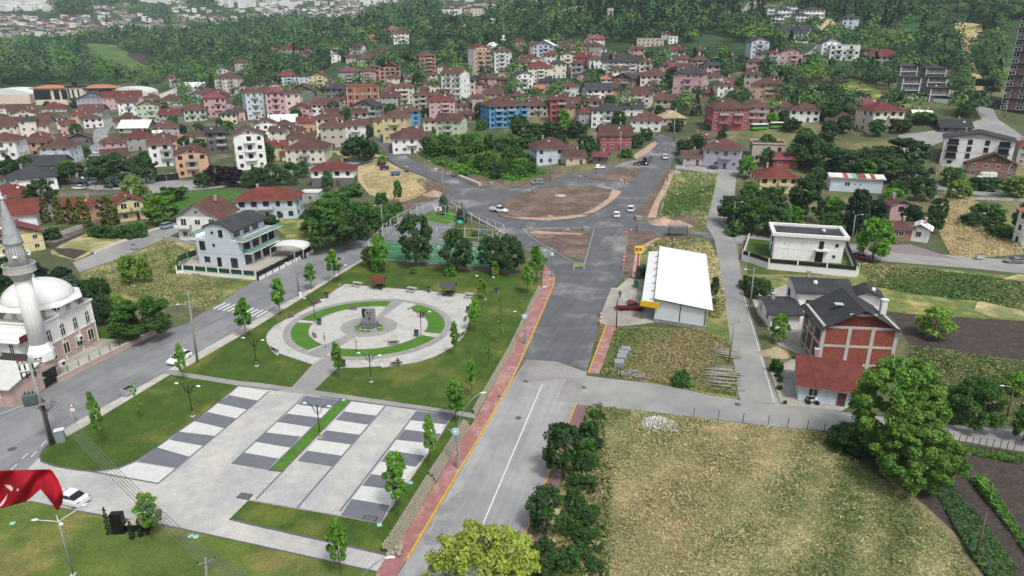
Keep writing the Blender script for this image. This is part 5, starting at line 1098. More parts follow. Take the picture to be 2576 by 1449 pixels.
# white supermarket hall
def shop():
 A, B = P(1645, 809), P(1772.6, 829.7); hl, hr = hz(A, 753) , hz(B, 779); A2 = Pz(1661.5, 624, hl); D = (Vector((A2.x, A2.y, 0)) - A).length * .985
 d = (B - A).normalized(); az = math.atan2(d.y, d.x); W = (B-A).length; r = empty('market_hall', A, az, 'long white market hall with ribbed metal roof beside the new road', 'shop')
 wm = mat('white_sandwich_panel', 'd3dade', var=.04, scale=.5); b = MB()
 b.add([(0,0,.7),(W,0,.7),(W,0,hr),(0,0,hl),(0,D,.7),(W,D,.7),(W,D,hr),(0,D,hl)], [(0,1,2,3),(5,4,7,6),(4,0,3,7),(1,5,6,2)], wm)
 b.box((W/2, D/2, .2), (W + .3, D + .3, 1.0), mat('stained_concrete', '8f8f8b', var=.3, scale=1.5)); b.build('wall', r)
 rm = mat('ribbed_white_roof', 'e3e5e5', var=.04, scale=.6, rough=.45, lines=[(math.degrees(az)+90, .85, .16, .3)]); b = MB(); t = .18; x1 = W + 1.1; zr = hr - (hl-hr)/W*1.1 + .25
 top = [(-.2,-.5,hl+.3),(x1,-.5,zr),(x1,D+.4,zr),(-.2,D+.4,hl+.3)]; b.add(top + [(x, y, z-t) for x, y, z in top], [(0,1,2,3),(7,6,5,4)], rm); b.add(top + [(x, y, z-t) for x, y, z in top], [(0,4,5,1),(1,5,6,2),(2,6,7,3),(3,7,4,0)], m_cdark); b.build('roof', r)
 b = MB(); top = [(-2.6,-.3,hl-.75),(-.15,-.3,hl-.35),(-.15,D-1.5,hl-.35),(-2.6,D-1.5,hl-.75)]; b.add(top + [(x, y, z-.12) for x, y, z in top], [(0,1,2,3),(7,6,5,4),(0,4,5,1),(1,5,6,2),(2,6,7,3),(3,7,4,0)], rm)
 for i in range(7): b.tube([(-.1, 1 + i*D/7.5, hl), (-1.1, .6 + i*D/7.5, hl-.5)], .06, m_cdark, n=5)
 ca = b.build('side_canopy', r)
 b = MB()
 for y in np.linspace(.2, D-2, 7): b.box((-2.45, y, hl/2-.4), (.12, .12, hl-.9), m_cdark)
 b.build('canopy_posts', ca)
 for x in (W*.5, W - .15): b = MB(); b.box((x, -.04, (hl+hr)/4 + .4), (.14, .1, (hl+hr)/2 - .9), m_cdark); b.build('frame_post', r)
 b = MB(); b.box((0, 0, 0), (3.6, .25, 1.1), mat('yellow_sign_board', 'e0b90c', var=.05, rough=.5)); b.build('yellow_fascia', r, (-.9, -.45, hl-1.0))
 b = MB()
 for i in range(5): b.box((-.03, 4 + i*4.6, 1.9), (.06, 3.8, 2.3), m_glass)
 b.build('shopfront', r)
 v2 = Vector((A2.x - A.x, A2.y - A.y)); loc_a = math.atan2(v2.y, v2.x) - az; sh = math.tan(R(90) - loc_a)
 S = Matrix.Identity(4); S[0][1] = sh
 for o in list(r.children) + [g for c in r.children for g in c.children]: o.data.transform(S)
shop()
def sok_sign():
 p = P(1602, 700); r = empty('shop_sign', p, 0, 'yellow square shop sign on a red pole above the green bins', 'sign'); H = hz(p, 634); Ht = hz(p, 621)
 b = MB(); b.box((0, 0, H/2), (.22, .22, H), mat('red_pole_paint', '9b2024', var=.1)); b.build('pole', r)
 b = MB(); b.box((0, 0, H + .6), (1.75, .25, 1.5), mat('sign_yellow', 'f0cc08', var=.03, rough=.4)); pn = b.build('board', r)
 for x, ch, mm in ((-.45, 'Ş', m_black), (0.02, 'O', mat('sign_red', 'c01e22')), (.47, 'K', m_black)):
  cu = bpy.data.curves.new('letter', 'FONT'); cu.body = ch; cu.size = .92; cu.extrude = .02; cu.offset = .025; cu.align_x = 'CENTER'; cu.materials.append(mm)
  o0 = bpy.data.objects.new('letter', cu); me = bpy.data.meshes.new_from_object(o0); bpy.data.objects.remove(o0); o = bpy.data.objects.new('letter', me); link(o, pn); o.location = (x, -.16, H + .32); o.rotation_euler = (R(90), 0, 0)
sok_sign()
# cream flat-roofed villa
def cream_villa():
 A, B = P(1943, 651), P(2116, 663.5); h = hz(A, 592); r, w, d, hh = hbox(A, B, 9.0, h, 2, 'W', 'k', 't', label='cream two-storey flat-roofed villa behind a white and black wall', wins=False, doors=False, chim=False, name='cream_villa')
 b = MB(); wm = m_mosque
 for sx, sy, lx, ly in ((0, -1, w + 1.6, .5), (0, 1, w + 1.6, .5), (-1, 0, .5, d + .6), (1, 0, .5, d + .6)): b.box((sx*(w/2+.55), sy*(d/2+.55), h + .45), (lx, ly, .75), wm)
 b.build('cornice', r)
 T = win_mesh(m_cdark, 1.45)
 for x, y, z, rz, sx, sz in ((w*.18, -d/2-.02, h*.72, 0, .75, .9), (w*.40, -d/2-.02, h*.74, 0, .5, .35), (w*.38, -d/2-.02, h*.28, 0, .45, .3), (-w*.35, -d/2, h*.7, 0, .12, .1), (-w*.1, -d/2, h*.7, 0, .12, .1), (-w/2, 0, h*.7, R(-90), 1.5, 1), (-w/2, 0, h*.25, R(-90), 1.5, 1)): f = inst(T[0], 'window', r, (x, y, z), rz, (sx, 1, sz)); inst(T[1], 'pane', f)
 b = MB(); b.box((0, -.05, 0), (1.7, .12, 2.5), m_black); b.build('door', r, (w*.17, -d/2, 1.25))
 b = MB(); b.box((0, -.6, 0), (3.0, 1.2, .2), wm); bo = b.build('balcony', r, (w*.2, -d/2, h*.5 + .1)); b = MB()
 for i in range(13): b.box((-1.45 + i*.242, -1.17, .55), (.035, .035, .9), m_black)
 b.box((0, -1.17, 1.0), (2.95, .06, .06), m_black); b.build('railing', bo)
 b = MB(); b.lathe([(.02, 0), (.3, .06), (.5, .18)], m_frame, n=14); o = b.build('satellite_dish', r, (w*.22, -d*.1, h + .9)); o.rotation_euler = (R(60), 0, 0)
cream_villa()
# dark-roofed group
A, B = P(2054, 924), P(2240, 933)
def brick_house():
 h = 7.2; r, w, d, hh = hbox(A, B, 9.5, h, 2, 'O', 'k', 'f', label='unfinished red brick house with concrete frame and dark gable roof', wins=False, doors=False, chim=False, pitch=.52, name='brick_house')
 for ch in list(r.children):
  if ch.name.startswith('wall'): bpy.data.objects.remove(ch)
 mb = mat('red_brickwork', '8a4c40', var=.28, scale=2.5, fine=9, rows=0, bump=.02); b = MB(); b.box((0, 0, h/2 - .5), (w, d, h + 1), mb)
 for a_, b_, c_ in gable_pts(w, d, h, 'f', .52): b.add([a_, b_, c_], [(0,1,2)], mb); b.add([a_, b_, c_], [(2,1,0)], mb)
 b.build('wall', r); b = MB()
 for z in (h, h*.55, h*.1): b.box((0, 0, z), (w + .12, d + .12, .42), m_slab)
 for x in (-w/2+.2, -w*.14, w*.17, w/2-.2):
  b.box((x, -d/2, h/2), (.55, .16, h), m_slab)
 for y in (-d/2+.3, -d*.1, d*.2, d/2-.3): b.box((-w/2, y, h/2), (.16, .6, h), m_slab)
 b.box((0, -d/2, h + 2.2), (w*.36, .14, .4), m_slab); b.build('concrete_frame', r)
 for y in (-d*.3, .6, d*.35):
  for z in (h*.32, h*.78): b = MB(); b.box((0, 0, 0), (.2, 1.8, 1.9), m_glass); b.build('window_opening', r, (-w/2, y, z))
 b = MB(); b.box((w*.46, d*.1, h + 1.6), (.9, .7, 2.4), m_frame); b.box((w*.46, d*.1, h + 2.85), (1.15, .95, .15), m_frame); b.build('chimney', r)
 b = MB(); b.box((-w*.22, -d*.1, h + .5 + .52*(w*.28) + .35), (1.3, .9, .12), mat('roof_light', 'b9c3ca', rough=.2), 0); o = b.build('roof_window', r)
brick_house()
r_, w_, d_, h_ = hbox(P(2006, 1007), P(2150, 1027), 8.2, 3.1, 1, 'L', 'r', 'g', label='small pale blue house with a red ribbed roof under the walnut tree', pitch=.55, name='small_house', seed=11, chim=True)
hbox(P(2000, 800), P(2128, 806), 8.0, 5.6, 1, 'W', 'k', 'g', label='white house with long dark slate roof behind the brick house', pitch=.30, name='dark_roof_house', seed=12, doors=False)
hbox(P(1936, 827), P(2008, 829), 8.5, 3.2, 1, 'W', 'k', 'g', label='low white wing with dark roof and white veranda by the side street', pitch=.16, name='veranda_house', seed=13)
hbox(P(2142, 805), P(2204, 812), 4.2, 5.2, 1, 'W', 'k', 'f', label='small white tower-like hut with grey roof right of the dark roof house', pitch=.5, name='small_hut', seed=14, chim=False)
wall_line('veranda_railing', [(1903,748),(1925,775),(1948,832),(1955,850)], .3, .2, m_mosque, 'white veranda railing along the side street', 'railing', post=m_frame, ph=1.3, pstep=1.2)
# patched roof barn
def barn():
 A, B = P(2086, 480), P(2217, 487); h = 5.0; r, w, d, hh = hbox(A, B, 8.0, h, 1, 'L', 'w', 'g', label='pale blue barn with a patchwork roof of white, red and rusty sheets', pitch=.16, name='patched_barn', wins=False, doors=False, chim=False)
 cols = ['cfcfcb', '6fae9a', 'e2e2e0', 'b44a44', 'd8d8d6', 'd5d5d3', '8c4a3a', 'cfd3d3', 'b9bec0', '97502f', 'e4e4e2', '8c4a3a']; g = random.Random(3)
 for i in range(12):
  for s in (-1, 1):
   y0, y1 = (-d/2 - .5, 0) if s < 0 else (0, d/2 + .5); z = lambda y: h + .5*.16 + (d/2 - abs(y))*.16 + .05
   c = cols[(i * 5 + (s > 0) * 3) % 12] if s < 0 else cols[i]; x0 = -w/2 - .4 + i*(w+.8)/12; b = MB(); x1 = x0 + (w+.8)/12 - .03; e = g.uniform(0, .04)
   vs = [(x0, y0, z(y0)+e), (x1, y0, z(y0)+e), (x1, y1, z(y1)+e), (x0, y1, z(y1)+e)]; b.add(vs + [(p[0], p[1], p[2]+.05) for p in vs], [(4,5,6,7),(0,1,5,4),(1,2,6,5),(2,3,7,6),(3,0,4,7)], mat('sheet_' + c, c, var=.2, scale=2, rough=.6)); b.build('roof_sheet', r)
 T = win_mesh(m_frame)
 for x, sx, sz in ((-w*.17, 1.4, 1), (-w*.02, .4, .4), (w*.08, .4, .5)): f = inst(T[0], 'window', r, (x, -d/2, 2.8), 0, (sx, 1, sz)); inst(T[1], 'pane', f)
barn()
# white apartment block with black balconies, right
def white_block():
 A = P(2362, 414); B = A + Vector((math.cos(R(-31)), math.sin(R(-31)), 0)) * 22; h = (hz(A, 345) - A.z); r, w, d, hh = hbox(A, B, 13, h, 4, 'W', 'k', 'f', label='white four-storey block with black balconies and green-edged roof at right', pitch=.17, name='apartment_block', wins=False, doors=False)
 T = win_mesh(m_cdark, 1.45); fh = h/4
 for f_ in range(4):
  for x, k_ in ((-.36, 'b'), (-.12, 'w'), (.12, 'w'), (.36, 'b')):
   z = f_*fh + fh*.52
   if k_ == 'b' and f_ > 0: b = MB(); b.box((0, .05, .1), (w*.15, .3, fh*.6), m_black); b.box((0, -.5, -fh*.34), (w*.17, .9, .6), m_cdark); b.build('balcony', r, (x*w, -d/2, z))
   else: f = inst(T[0], 'window', r, (x*w, -d/2, z), 0, (1.1, 1, .9 if f_ else .5)); inst(T[1], 'pane', f)
  for y in (-.3, 0, .3): f = inst(T[0], 'window', r, (-w/2, y*d, z), R(-90), (.9, 1, .9)); inst(T[1], 'pane', f)
white_block()
def tower():
 A = P(2521, 277); B = A + Vector((math.cos(R(-35)), math.sin(R(-35)), 0)) * 40; top = hz(A, 40); h = top - A.z; r, w, d, hh = hbox(A, B, 22, h, 9, 'K', 'k', 't', label='tall dark apartment tower with brown columns at the right edge', name='apartment_tower', wins=False, doors=False, chim=False, cat='apartment block')
 mbr = mat('brown_cladding', '7d5648', var=.15); T = win_mesh(m_frame); n = 16; fh = h/n; b = MB()
 for i in range(0, n + 1, 2): b.box((0, -.3, i*fh), (w + 1.0, d + 1.2, .5), m_cdark); b.box((0, -d/2 - .2, i*fh + fh*.75), (w*.5, .3, .5), m_frame)
 b.build('storey_ledges', r); b = MB()
 for x in (-.42, -.28, -.02, .12, .38): b.box((x*w, -d/2 - .12, h/2), (1.3, .3, h - .6), mbr)
 b.build('brown_columns', r); c = 0
 for i in range(n):
  for x in (-.49, -.35, -.2, -.08, .05, .25):
   if c < 96: c += 1; f = inst(T[0], 'window', r, (x*w, -d/2 - .05, i*fh + fh*.5), 0, (1.9, 1, 1.05)); inst(T[1], 'pane', f)
 for i in range(1, n, 2):
  for y in (-.42, -.3): c += 1; f = inst(T[0], 'window', r, (-w/2 - .05, y*d, i*fh + fh*.5), R(-90), (1.3, 1, .95))
 b = MB()
 for k in range(3): b.box((-w/2 - 6 - k*5 % 7, -d/2 + 2 + k*4, 1 + k*5), (7, 6, 3), m_cdark);
 b.build('terrace_blocks', r)
tower()
def school():
 p = P(170, 264); r = empty('school', p, R(8), 'long cream school with orange roofs, barrel vaults and a pointed round stair tower', 'school'); k = ppm(p)
 cw_ = mat('school_cream', 'd9cdb8', var=.06, scale=.4); orr = mat('school_orange_roof', 'b4765a', var=.12, scale=.8); X = lambda u: (u - 170)/k; H = 13.0
 b = MB(); b.box((X(135), 8, H/2 - 1), (24, 16, H + 2), cw_); b.build('left_wing', r)
 b = MB(); b.box((X(250), 10, H/2 - 1), (24, 14, H + 2), cw_); b.build('right_wing', r)
 for cx, nm in ((X(130), 0), (X(246), 1)): b = MB(); w, d = 26, 18; e = [(cx-w/2, -1, H), (cx+w/2, -1, H), (cx+w/2, d, H), (cx-w/2, d, H), (cx-5, d/2, H+2.4), (cx+5, d/2, H+2.4)]; b.add(e, [(0,1,5,4),(1,2,5),(2,3,4,5),(3,0,4)], orr); b.box((cx, d/2-.5, H-.25), (w+.6, d+1.6, .4), m_cdark); b.build('orange_roof', r)
 b = MB(); b.lathe([(7.5, -2), (7.5, H+1)], cw_, c=(X(195), 3, 0), n=20, smooth=False); st = b.build('stair_tower', r)
 b = MB(); b.lathe([(8.3, H+1), (8.3, H+2.4), (7, H+2.6)], m_glass, c=(X(195), 3, 0), n=20, smooth=False); b.build('glass_ring', st)
 b = MB(); b.lathe([(2.2, H+2.4), (1.2, H+6), (.1, H+9)], m_cdark, c=(X(192), 3, 0), n=12); b.build('spire', st)
 for cx in (X(18), X(300)):
  b = MB(); w = 36; rr = [(w/2*math.cos(t), 4.5*math.sin(t)) for t in np.linspace(0, math.pi, 13)]; n = 13
  b.add([(cx + x, 8, 8 + z) for x, z in rr] + [(cx + x, 34, 8 + z) for x, z in rr], [(i, i+1, n+i+1, n+i) for i in range(n-1)] + [tuple(range(n)), tuple(range(2*n-1, n-1, -1))], rmat('w')); b.build('barrel_roof', r)
  b = MB(); b.box((cx, 21, 3), (36, 26, 10), cw_); b.build('hall_wall', r)
 for x, w in ((X(112), 9), (X(130), 4), (X(150), 4), (X(168), 4), (X(232), 6), (X(262), 10)): b = MB(); b.box((0, 0, 0), (w, .3, H*.55), m_glass); b.build('window', r, (x, -.1 if x < X(200) else 2.9, H*.62))
 for x in (-1.6, 0, 1.6):
  b = MB(); b.box((0, 0, 0), (1.3, .4, 9), m_glass); b.build('window', r, (X(195) + x*2.2, 3 - math.sqrt(max(0, 56 - (x*2.2)**2)), 8))
school()
def far_minaret():
 p = P(1266.5, 140); k = ppm(p); H = hz(p, 66) - p.z; r = empty('minaret', p, 0, 'slim grey-white minaret rising from the trees in the upper middle', 'minaret')
 b = MB(); b.lathe([(1.6, -1), (1.3, H*.52)], m_mosque, n=12); b.build('shaft', r); b = MB(); b.lathe([(1.2, H*.48), (2.2, H*.52), (2.2, H*.56), (1.0, H*.56)], m_mosque, n=12); b.build('balcony', r)
 b = MB(); b.lathe([(1.1, H*.55), (1.05, H*.72)], m_mosque, n=12); b.build('upper_shaft', r); b = MB(); b.lathe([(1.35, H*.72), (.7, H*.86), (.08, H)], mat('blue_cone', '5c6a86', var=.1), n=12); b.build('cone', r)
 b = MB(); b.lathe([(6, 0), (5.5, 2), (3.5, 4), (0.1, 5)], m_lead, c=(-9, 4, 6), n=16); b.box((-9, 4, 2.5), (14, 14, 8), m_mosque); b.build('prayer_hall', r)
far_minaret()
def water_tower():
 p = P(1533, 64); k = ppm(p); H = 26/k*1.0 + 4; r = empty('water_tower', p, 0, 'grey concrete water tower on stilts above the hillside trees', 'water tower'); b = MB()
 for sx in (-1, 1):
  for sy in (-1, 1): b.box((sx*2, sy*2, H*.35), (.8, .8, H*.8), m_slab)
 for z in (.25, .5): b.box((0, 0, H*z), (5, 5, .5), m_slab)
 b.build('stilts', r); b = MB(); b.box((0, 0, H*.72), (4.6, 4.6, H*.24), m_slab); b.box((0, 0, H*.97), (5.2, 5.2, H*.2), m_slab); b.build('tank', r)
water_tower()
# ---------------------------------------------------------------- lamps and poles
m_steel = mat('galvanised_steel', '9a9da0', var=.1, rough=.45, metal=.3)
m_pole = mat('concrete_pole', '8f8e8b', var=.15, scale=2)
m_lampw = mat('lamp_head_white', 'dfe0e0', var=.04, rough=.4)
m_wire = mat('cable', '3a3b3d', rough=.6)
def park_lamp(v=None):
 r = empty('park_lamp', (0,0,0)); b = MB(); b.box((0,0,.1), (.5,.5,.2), m_conc); b.build('footing', r)
 b = MB(); b.tube([(0,0,.2),(0,0,4.3)], .065, m_black, n=8); b.tube([(0,0,3.3),(0,0,4.5)], .09, m_black, n=8); b.tube([(0,0,.5),(0,0,.75)], .08, m_yel, n=8); b.build('post', r)
 for s in (-1, 1):
  b = MB()
  for k in (0, .22): b.tube([(0,0,3.3-k*.6),(s*(.28+k),0,3.55-k*.3),(s*(.55+k*.6),0,4.0),(s*(.75+k*.5),0,4.35),(s*1.15,0,4.5),(s*1.55,0,4.52)], .035, m_black, n=6)
  a = b.build('arm', r); b = MB(); b.lathe([(.03,-.1),(.17,-.07),(.2,0),(.14,.08),(.03,.1)], m_lampw, n=12); h = b.build('lamp_head', a, (s*1.75,0,4.52)); h.scale = (1.7, .9, .8)
 tag(r, None, 'street lamp', 'double-armed black lamps of the park'); return r
PL0 = park_lamp(); first = True
for u, v, vt in ((794,814,752),(1060,844,781),(934,962,890),(646,922,852),(486,1049,967),(806,1102,1017),(855,717,665),(1221,754,695)):
 p = P(u, v); h = hz(p, vt); s = h / 4.55
 o = PL0 if first else copy_tree(PL0, (0,0,0)); first = False; o.location = p; o.rotation_euler[2] = R(-14); o.scale = (1, 1, s); auto(o, 'black park lamp with two curved arms and white heads')
def pole(u, v, ut, vt, arm=None, r=.17, m=None, cross=True, wood=False, label=None, phrase=None, double=False):
 p = P(u, v); h = hz(p, vt) - p.z; pt = Pz(ut, vt, p.z + h); dx = pt.x - p.x; m = m or m_pole
 o = empty('utility_pole', p, 0, label, 'utility pole', 'utility poles and street lights'); b = MB(); b.tube([(0,0,-.3),(dx*.5,0,h/2),(dx,0,h)], [r*1.2, r, r*.6], m, n=8); b.build('shaft', o)
 if double: b = MB(); b.tube([(.8,0,-.3),(dx,0,h*.95)], [r, r*.6], m, n=8); b.build('brace_pole', o)
 if cross:
  b = MB(); b.box((dx, 0, h-.5), (1.7, .1, .1), m_steel, R(30)); b.build('crossarm', o)
  for s in (-.75, 0, .75): b = MB(); b.lathe([(.03, 0), (.08, .05), (.05, .12), (.07, .2)], m_cdark, n=8); b.build('insulator', o, (dx + s*math.cos(R(30)), s*math.sin(R(30)), h-.45))
 if arm is not None:
  a, zf = arm; L = 1.5; d = Vector((math.cos(R(a)), math.sin(R(a)), 0)); z = h*zf; b = MB(); b.tube([Vector((dx*zf,0,z)), Vector((dx*zf,0,z+.25)) + d*L], .04, m_steel, n=6); ar = b.build('lamp_arm', o)
  b = MB(); b.lathe([(.03,-.08),(.17,-.04),(.19,.03),(.05,.1)], m_lampw, n=10); hh = b.build('lamp_head', ar, Vector((dx*zf,0,z+.25)) + d*(L+.25)); hh.scale = (2.0, 1, 1); hh.rotation_euler[2] = R(a)
 if not label: auto(o, phrase or ('grey concrete utility pole with a lamp arm' if arm else 'grey concrete utility pole'))
 return o, Vector((pt.x, p.y, p.z + h))
tops = {}
for nm, args, kw in [('a', (497,913,472,730), dict(arm=(190,.8))), ('b', (753,748,739,627), dict(arm=(200,.72))), ('c', (964,585,958,512), dict(arm=(180,.9))), ('d', (1113,495,1113,425), dict(arm=(0,.8))),
  ('e', (1385,455,1387,377), dict()), ('f', (1560,407,1562,330), dict(r=.2)), ('g', (1678,455,1687,372), dict(arm=(180,.95))), ('h', (1773,487,1777,432), dict(arm=(0,.98), cross=False)), ('i', (1840,580,1850,507), dict(arm=(0,.95), double=True)),
  ('j', (2143,607,2152,540), dict(arm=(0,.97), cross=False)), ('k', (1887,767,1898,670), dict(arm=(185,.9))), ('l', (1833,912,1850,807), dict()), ('m', (1550,824,1554,751), dict(cross=False, r=.1, m=mat('rusty_pole', '3d3232', var=.2))),
  ('o', (1695,355,1698,292), dict(r=.25)), ('p', (1577,325,1577,280), dict()), ('q', (1644,360,1644,317), dict()), ('r', (2349,475,2358,417), dict(arm=(0,.97), cross=False)), ('s', (2057,421,2061,398), dict(arm=(0,.97))),
  ('t', (2389,260,2389,236), dict()), ('u', (2528,295,2534,252), dict(r=.2)), ('v', (2454,1407,2482,1287), dict(cross=False, r=.12, m=mat('pole_wood', '6b5f4f', var=.2))), ('w', (2532,1052,2552,972), dict(cross=False, r=.1, arm=(180,.97), m=mat('pole_wood', '6b5f4f'))),
  ('x', (250,455,240,396), dict(m=mat('pole_wood', '6b5f4f'))), ('y', (360,582,350,522), dict(arm=(0,.5))), ('z', (20,655,10,617), dict()), ('A', (1015,430,1020,390), dict(arm=(0,.97), cross=False, r=.08)), ('B', (1070,445,1068,405), dict(arm=(0,.97), cross=False, r=.08)),
  ('C', (2368,1010,2380,940), dict(cross=False, r=.07, m=mat('pole_wood', '6b5f4f'))), ('D', (1020,235,1022,205), dict()), ('E', (2520,470,2545,410), dict())]:
 _, tops[nm] = pole(*args, **kw)
_, tops['n'] = pole(524, 1530, 517, 1402, r=.16, label='grey pole top with crossarm rising at the bottom edge of the lawn')
def wire(a, b_, n=1, sag=1.2, label=None, off=.5, r=.018, cat='cable'):
 o = MB(); a = Vector(a); b_ = Vector(b_); d = (b_ - a).normalized(); s_ = Vector((-d.y, d.x, 0))
 for k in range(n):
  q0 = s_ * (off * (k - (n-1)/2)); pts = [a.lerp(b_, t) + q0 - Vector((0, 0, sag*4*t*(1-t))) for t in np.linspace(0, 1, 14)]; o.tube(pts, r, m_wire if r < .03 else mat('bundled_cable', '6e6f70'), n=4, cap=False)
 w = o.build('overhead_cables' if n > 1 else 'overhead_cable', loc=None); tag(w, label, cat); return w
# transformer pole
def transformer():
 p = P(130, 1119); h = 12.5; az = R(25); r = empty('transformer_pole', p, az, 'concrete pole with transformer, rusty cables and red insulators by the left street', 'utility pole'); b = MB()
 b.tube([(0,0,-.3),(0,0,h)], [.3,.18], m_pole, n=10); b.build('shaft', r)
 b = MB(); b.tube([(.28,-.1,0),(.26,-.1,h*.55)], .11, mat('rust_brown', '3c2f2a', var=.25), n=6); b.tube([(.05,-.33,0),(.1,-.3,h*.5)], .07, m_black, n=6); b.build('cable_duct', r)
 b = MB(); b.box((0,0,h-.5), (2.6,.14,.14), m_steel); b.box((0,0,h-1.7), (2.6,.14,.14), m_steel); b.box((0,0,h-2.9), (2.4,.14,.14), m_steel); b.build('crossarm', r)
 mr_ = mat('insulator_red', '8f3a34', var=.1)
 for x in (-1.2, -.7, .7, 1.2): b = MB(); b.lathe([(.04,0),(.05,.12),(.2,.16),(.22,.24),(.08,.32)], mr_, n=10); b.build('insulator', r, (x, 0, h-.4))
 for x in (-1.1, -.55, .3):
  for z in (h-1.3, h-2.4): b = MB(); b.tube([(0,-.3,0),(0,-.3,.75)], .09, m_black, n=7); b.box((0,-.15,.4), (.08,.3,.08), m_black); b.build('fuse', r, (x, 0, z))
 b = MB(); b.box((-.9,-.1,h*.57), (1.5,1.1,1.3), mat('transformer_grey', '5e6a68', var=.15))
 for i in range(6): b.box((-1.5+i*.25,-.72,h*.57), (.05,.2,1.1), mat('transformer_grey', '5e6a68'))
 for i in range(3): b.tube([(-1.3+i*.4,-.1,h*.57+.6),(-1.3+i*.4,-.1,h*.57+1.1)], .06, m_cdark, n=6)
 b.build('transformer', r); b = MB(); b.box((-.3,0,h*.5), (2.9,1.5,.12), m_steel); b.build('platform', r)
 b = MB()
 for k in range(9): a = k*.7; b.tube([(.3*math.cos(a),.3*math.sin(a),h*.52),(1.2*math.cos(a)+.4,.9*math.sin(a),h*.47),(.5,.2,h*.38),(.2,-.2,h*.3)], .035, m_cdark, n=4, cap=False)
 b.build('loose_cables', r); b = MB(); b.box((1.1,.3,.9), (1.0,.7,1.8), mat('cabinet_grey', '7d8b8c', var=.12)); b.box((1.1,.3,1.83), (1.15,.85,.1), m_lampw); b.build('meter_cabinet', r); return Vector((p.x, p.y, h*.62))
TT = transformer()
nT = tops['n']
wire(TT + Vector((.5,0,0)), nT, 5, 1.2, 'bundle of five low overhead cables crossing the parking plaza corner', .28, .03)
wire(nT, (4, 30, 8.5), 5, .6, 'bundle of cables running off the bottom edge from the lawn pole', .28, .03)
wire(tops['a'] - Vector((0,0,1.0)), TT + Vector((0,0,2.5)), 2, 1.0, 'pair of cables between the transformer pole and the street pole')
wire(tops['a'] - Vector((0,0,.6)), tops['b'] - Vector((0,0,.6)), 3, 1.0, 'cables along the left street beside the park'); wire(tops['b'] - Vector((0,0,.5)), tops['c'] - Vector((0,0,.5)), 3, 1.0, 'cables along the street bend to the court corner')
wire(tops['v'], Pz(2236, 1100, 8), 1, .5, 'thin cable over the vegetable garden'); wire(tops['v'], (80, 40, 6), 1, .5, 'thin cable at the bottom right over the garden')
wire(tops['k'], Pz(2120, 1020, 5), 1, .8, 'thin cable crossing the small red roof'); wire(tops['w'], Pz(2290, 1030, 6), 1, .8, 'thin cable right of the walnut tree')
wire(tops['l'], tops['k'], 2, 1.0, 'two cables above the side street'); wire(tops['k'], tops['i'], 2, 1.0, 'two cables past the cream villa')
# boulevard lamps with blue discs
def boul(u, v, vt, sd=1, label=None):
 p = P(u, v); H = hz(p, vt) if vt else 10.1; r = empty('boulevard_lamp', p, R(15), label, 'street lamp', 'curved silver boulevard lamps'); b = MB()
 b.box((0,0,.9), (.42,.42,1.8), m_steel); b.box((0,0,.06), (.7,.7,.12), m_steel); b.build('pedestal', r)
 b = MB(); b.tube([(0,0,1.7),(-.1,0,3.2),(-.05,0,5.0),(.35,0,H*.68),(1.1,0,H*.84),(2.1,0,H*.95),(3.0,0,H)], [.1,.09,.085,.075,.065,.06,.05], m_steel, n=8); a = b.build('tall_arm', r)
 b = MB(); b.lathe([(.02,-.05),(.16,-.03),(.18,.02),(.04,.06)], m_lampw, n=10); h = b.build('lamp_head', a, (3.3,0,H+.03)); h.scale = (2.4,1,1)
 b = MB(); b.tube([(-.1,0,3.0),(-.25,0,4.6),(-.8,0,5.6),(-1.7,0,6.4)], .055, m_steel, n=7); b.tube([(-.95,0,5.75),(-.2,0,5.8)], .04, m_steel, n=6); a = b.build('short_arm', r)
 b = MB(); b.lathe([(.02,-.05),(.16,-.03),(.18,.02),(.04,.06)], m_lampw, n=10); h = b.build('lamp_head', a, (-1.95,0,6.45)); h.scale = (2,1,1)
 b = MB(); mb = mat('disc_blue', '4f9fbd', var=.05); b.lathe([(.42,0),(.42,.06)], m_lampw, n=24, smooth=False); b.lathe([(.34,.06),(.34,.075)], mb, n=24, smooth=False); b.lathe([(.16,.075),(.16,.09)], m_lampw, n=16, smooth=False); b.tube([(.3,0,.02),(.45,0,.02)], .03, m_steel)
 o = b.build('emblem_disc', r, (-.25,-.12,5.45)); o.rotation_euler = (R(75), 0, 0)
 return r
boul(1153, 1179, 997, label='silver curved lamp with blue disc on the pink pavement beside the plaza corner')
boul(1322, 867, 726, label='silver curved lamp with blue disc halfway along the honeycomb wall')
boul(1390, 697, 580, label='silver curved lamp with blue disc at the head of the pink pavement')
boul(898, 1600, 1420, label='silver lamp arm reaching in at the bottom edge beside the block path')
def tri_lamp():
 p = P(184, 1447); H = hz(p, 1300); r = empty('three_headed_lamp', p, R(10), 'white three-headed street lamp on the lower left lawn below the flag', 'street lamp'); b = MB(); b.tube([(0,0,-.3),(0,0,H*.92)], [.09,.055], m_steel, n=8); b.box((0,0,.05), (.5,.5,.1), m_conc); b.build('pole', r)
 for a, L in ((178,1.7),(40,2.1),(-50,.55),(120,.9)):
  d = Vector((math.cos(R(a)), math.sin(R(a)), .22)); b = MB(); b.tube([(0,0,H*.92), Vector((0,0,H*.92))+d*L], .035, m_lampw, n=6); ar = b.build('arm', r)
  if a != 120: b = MB(); b.lathe([(.02,-.08),(.15,-.05),(.18,.03),(.04,.09)], m_lampw, n=10); h = b.build('lamp_head', ar, Vector((0,0,H*.92))+d*(L+.3)); h.scale=(1.9,1,1); h.rotation_euler[2]=R(a)
tri_lamp()
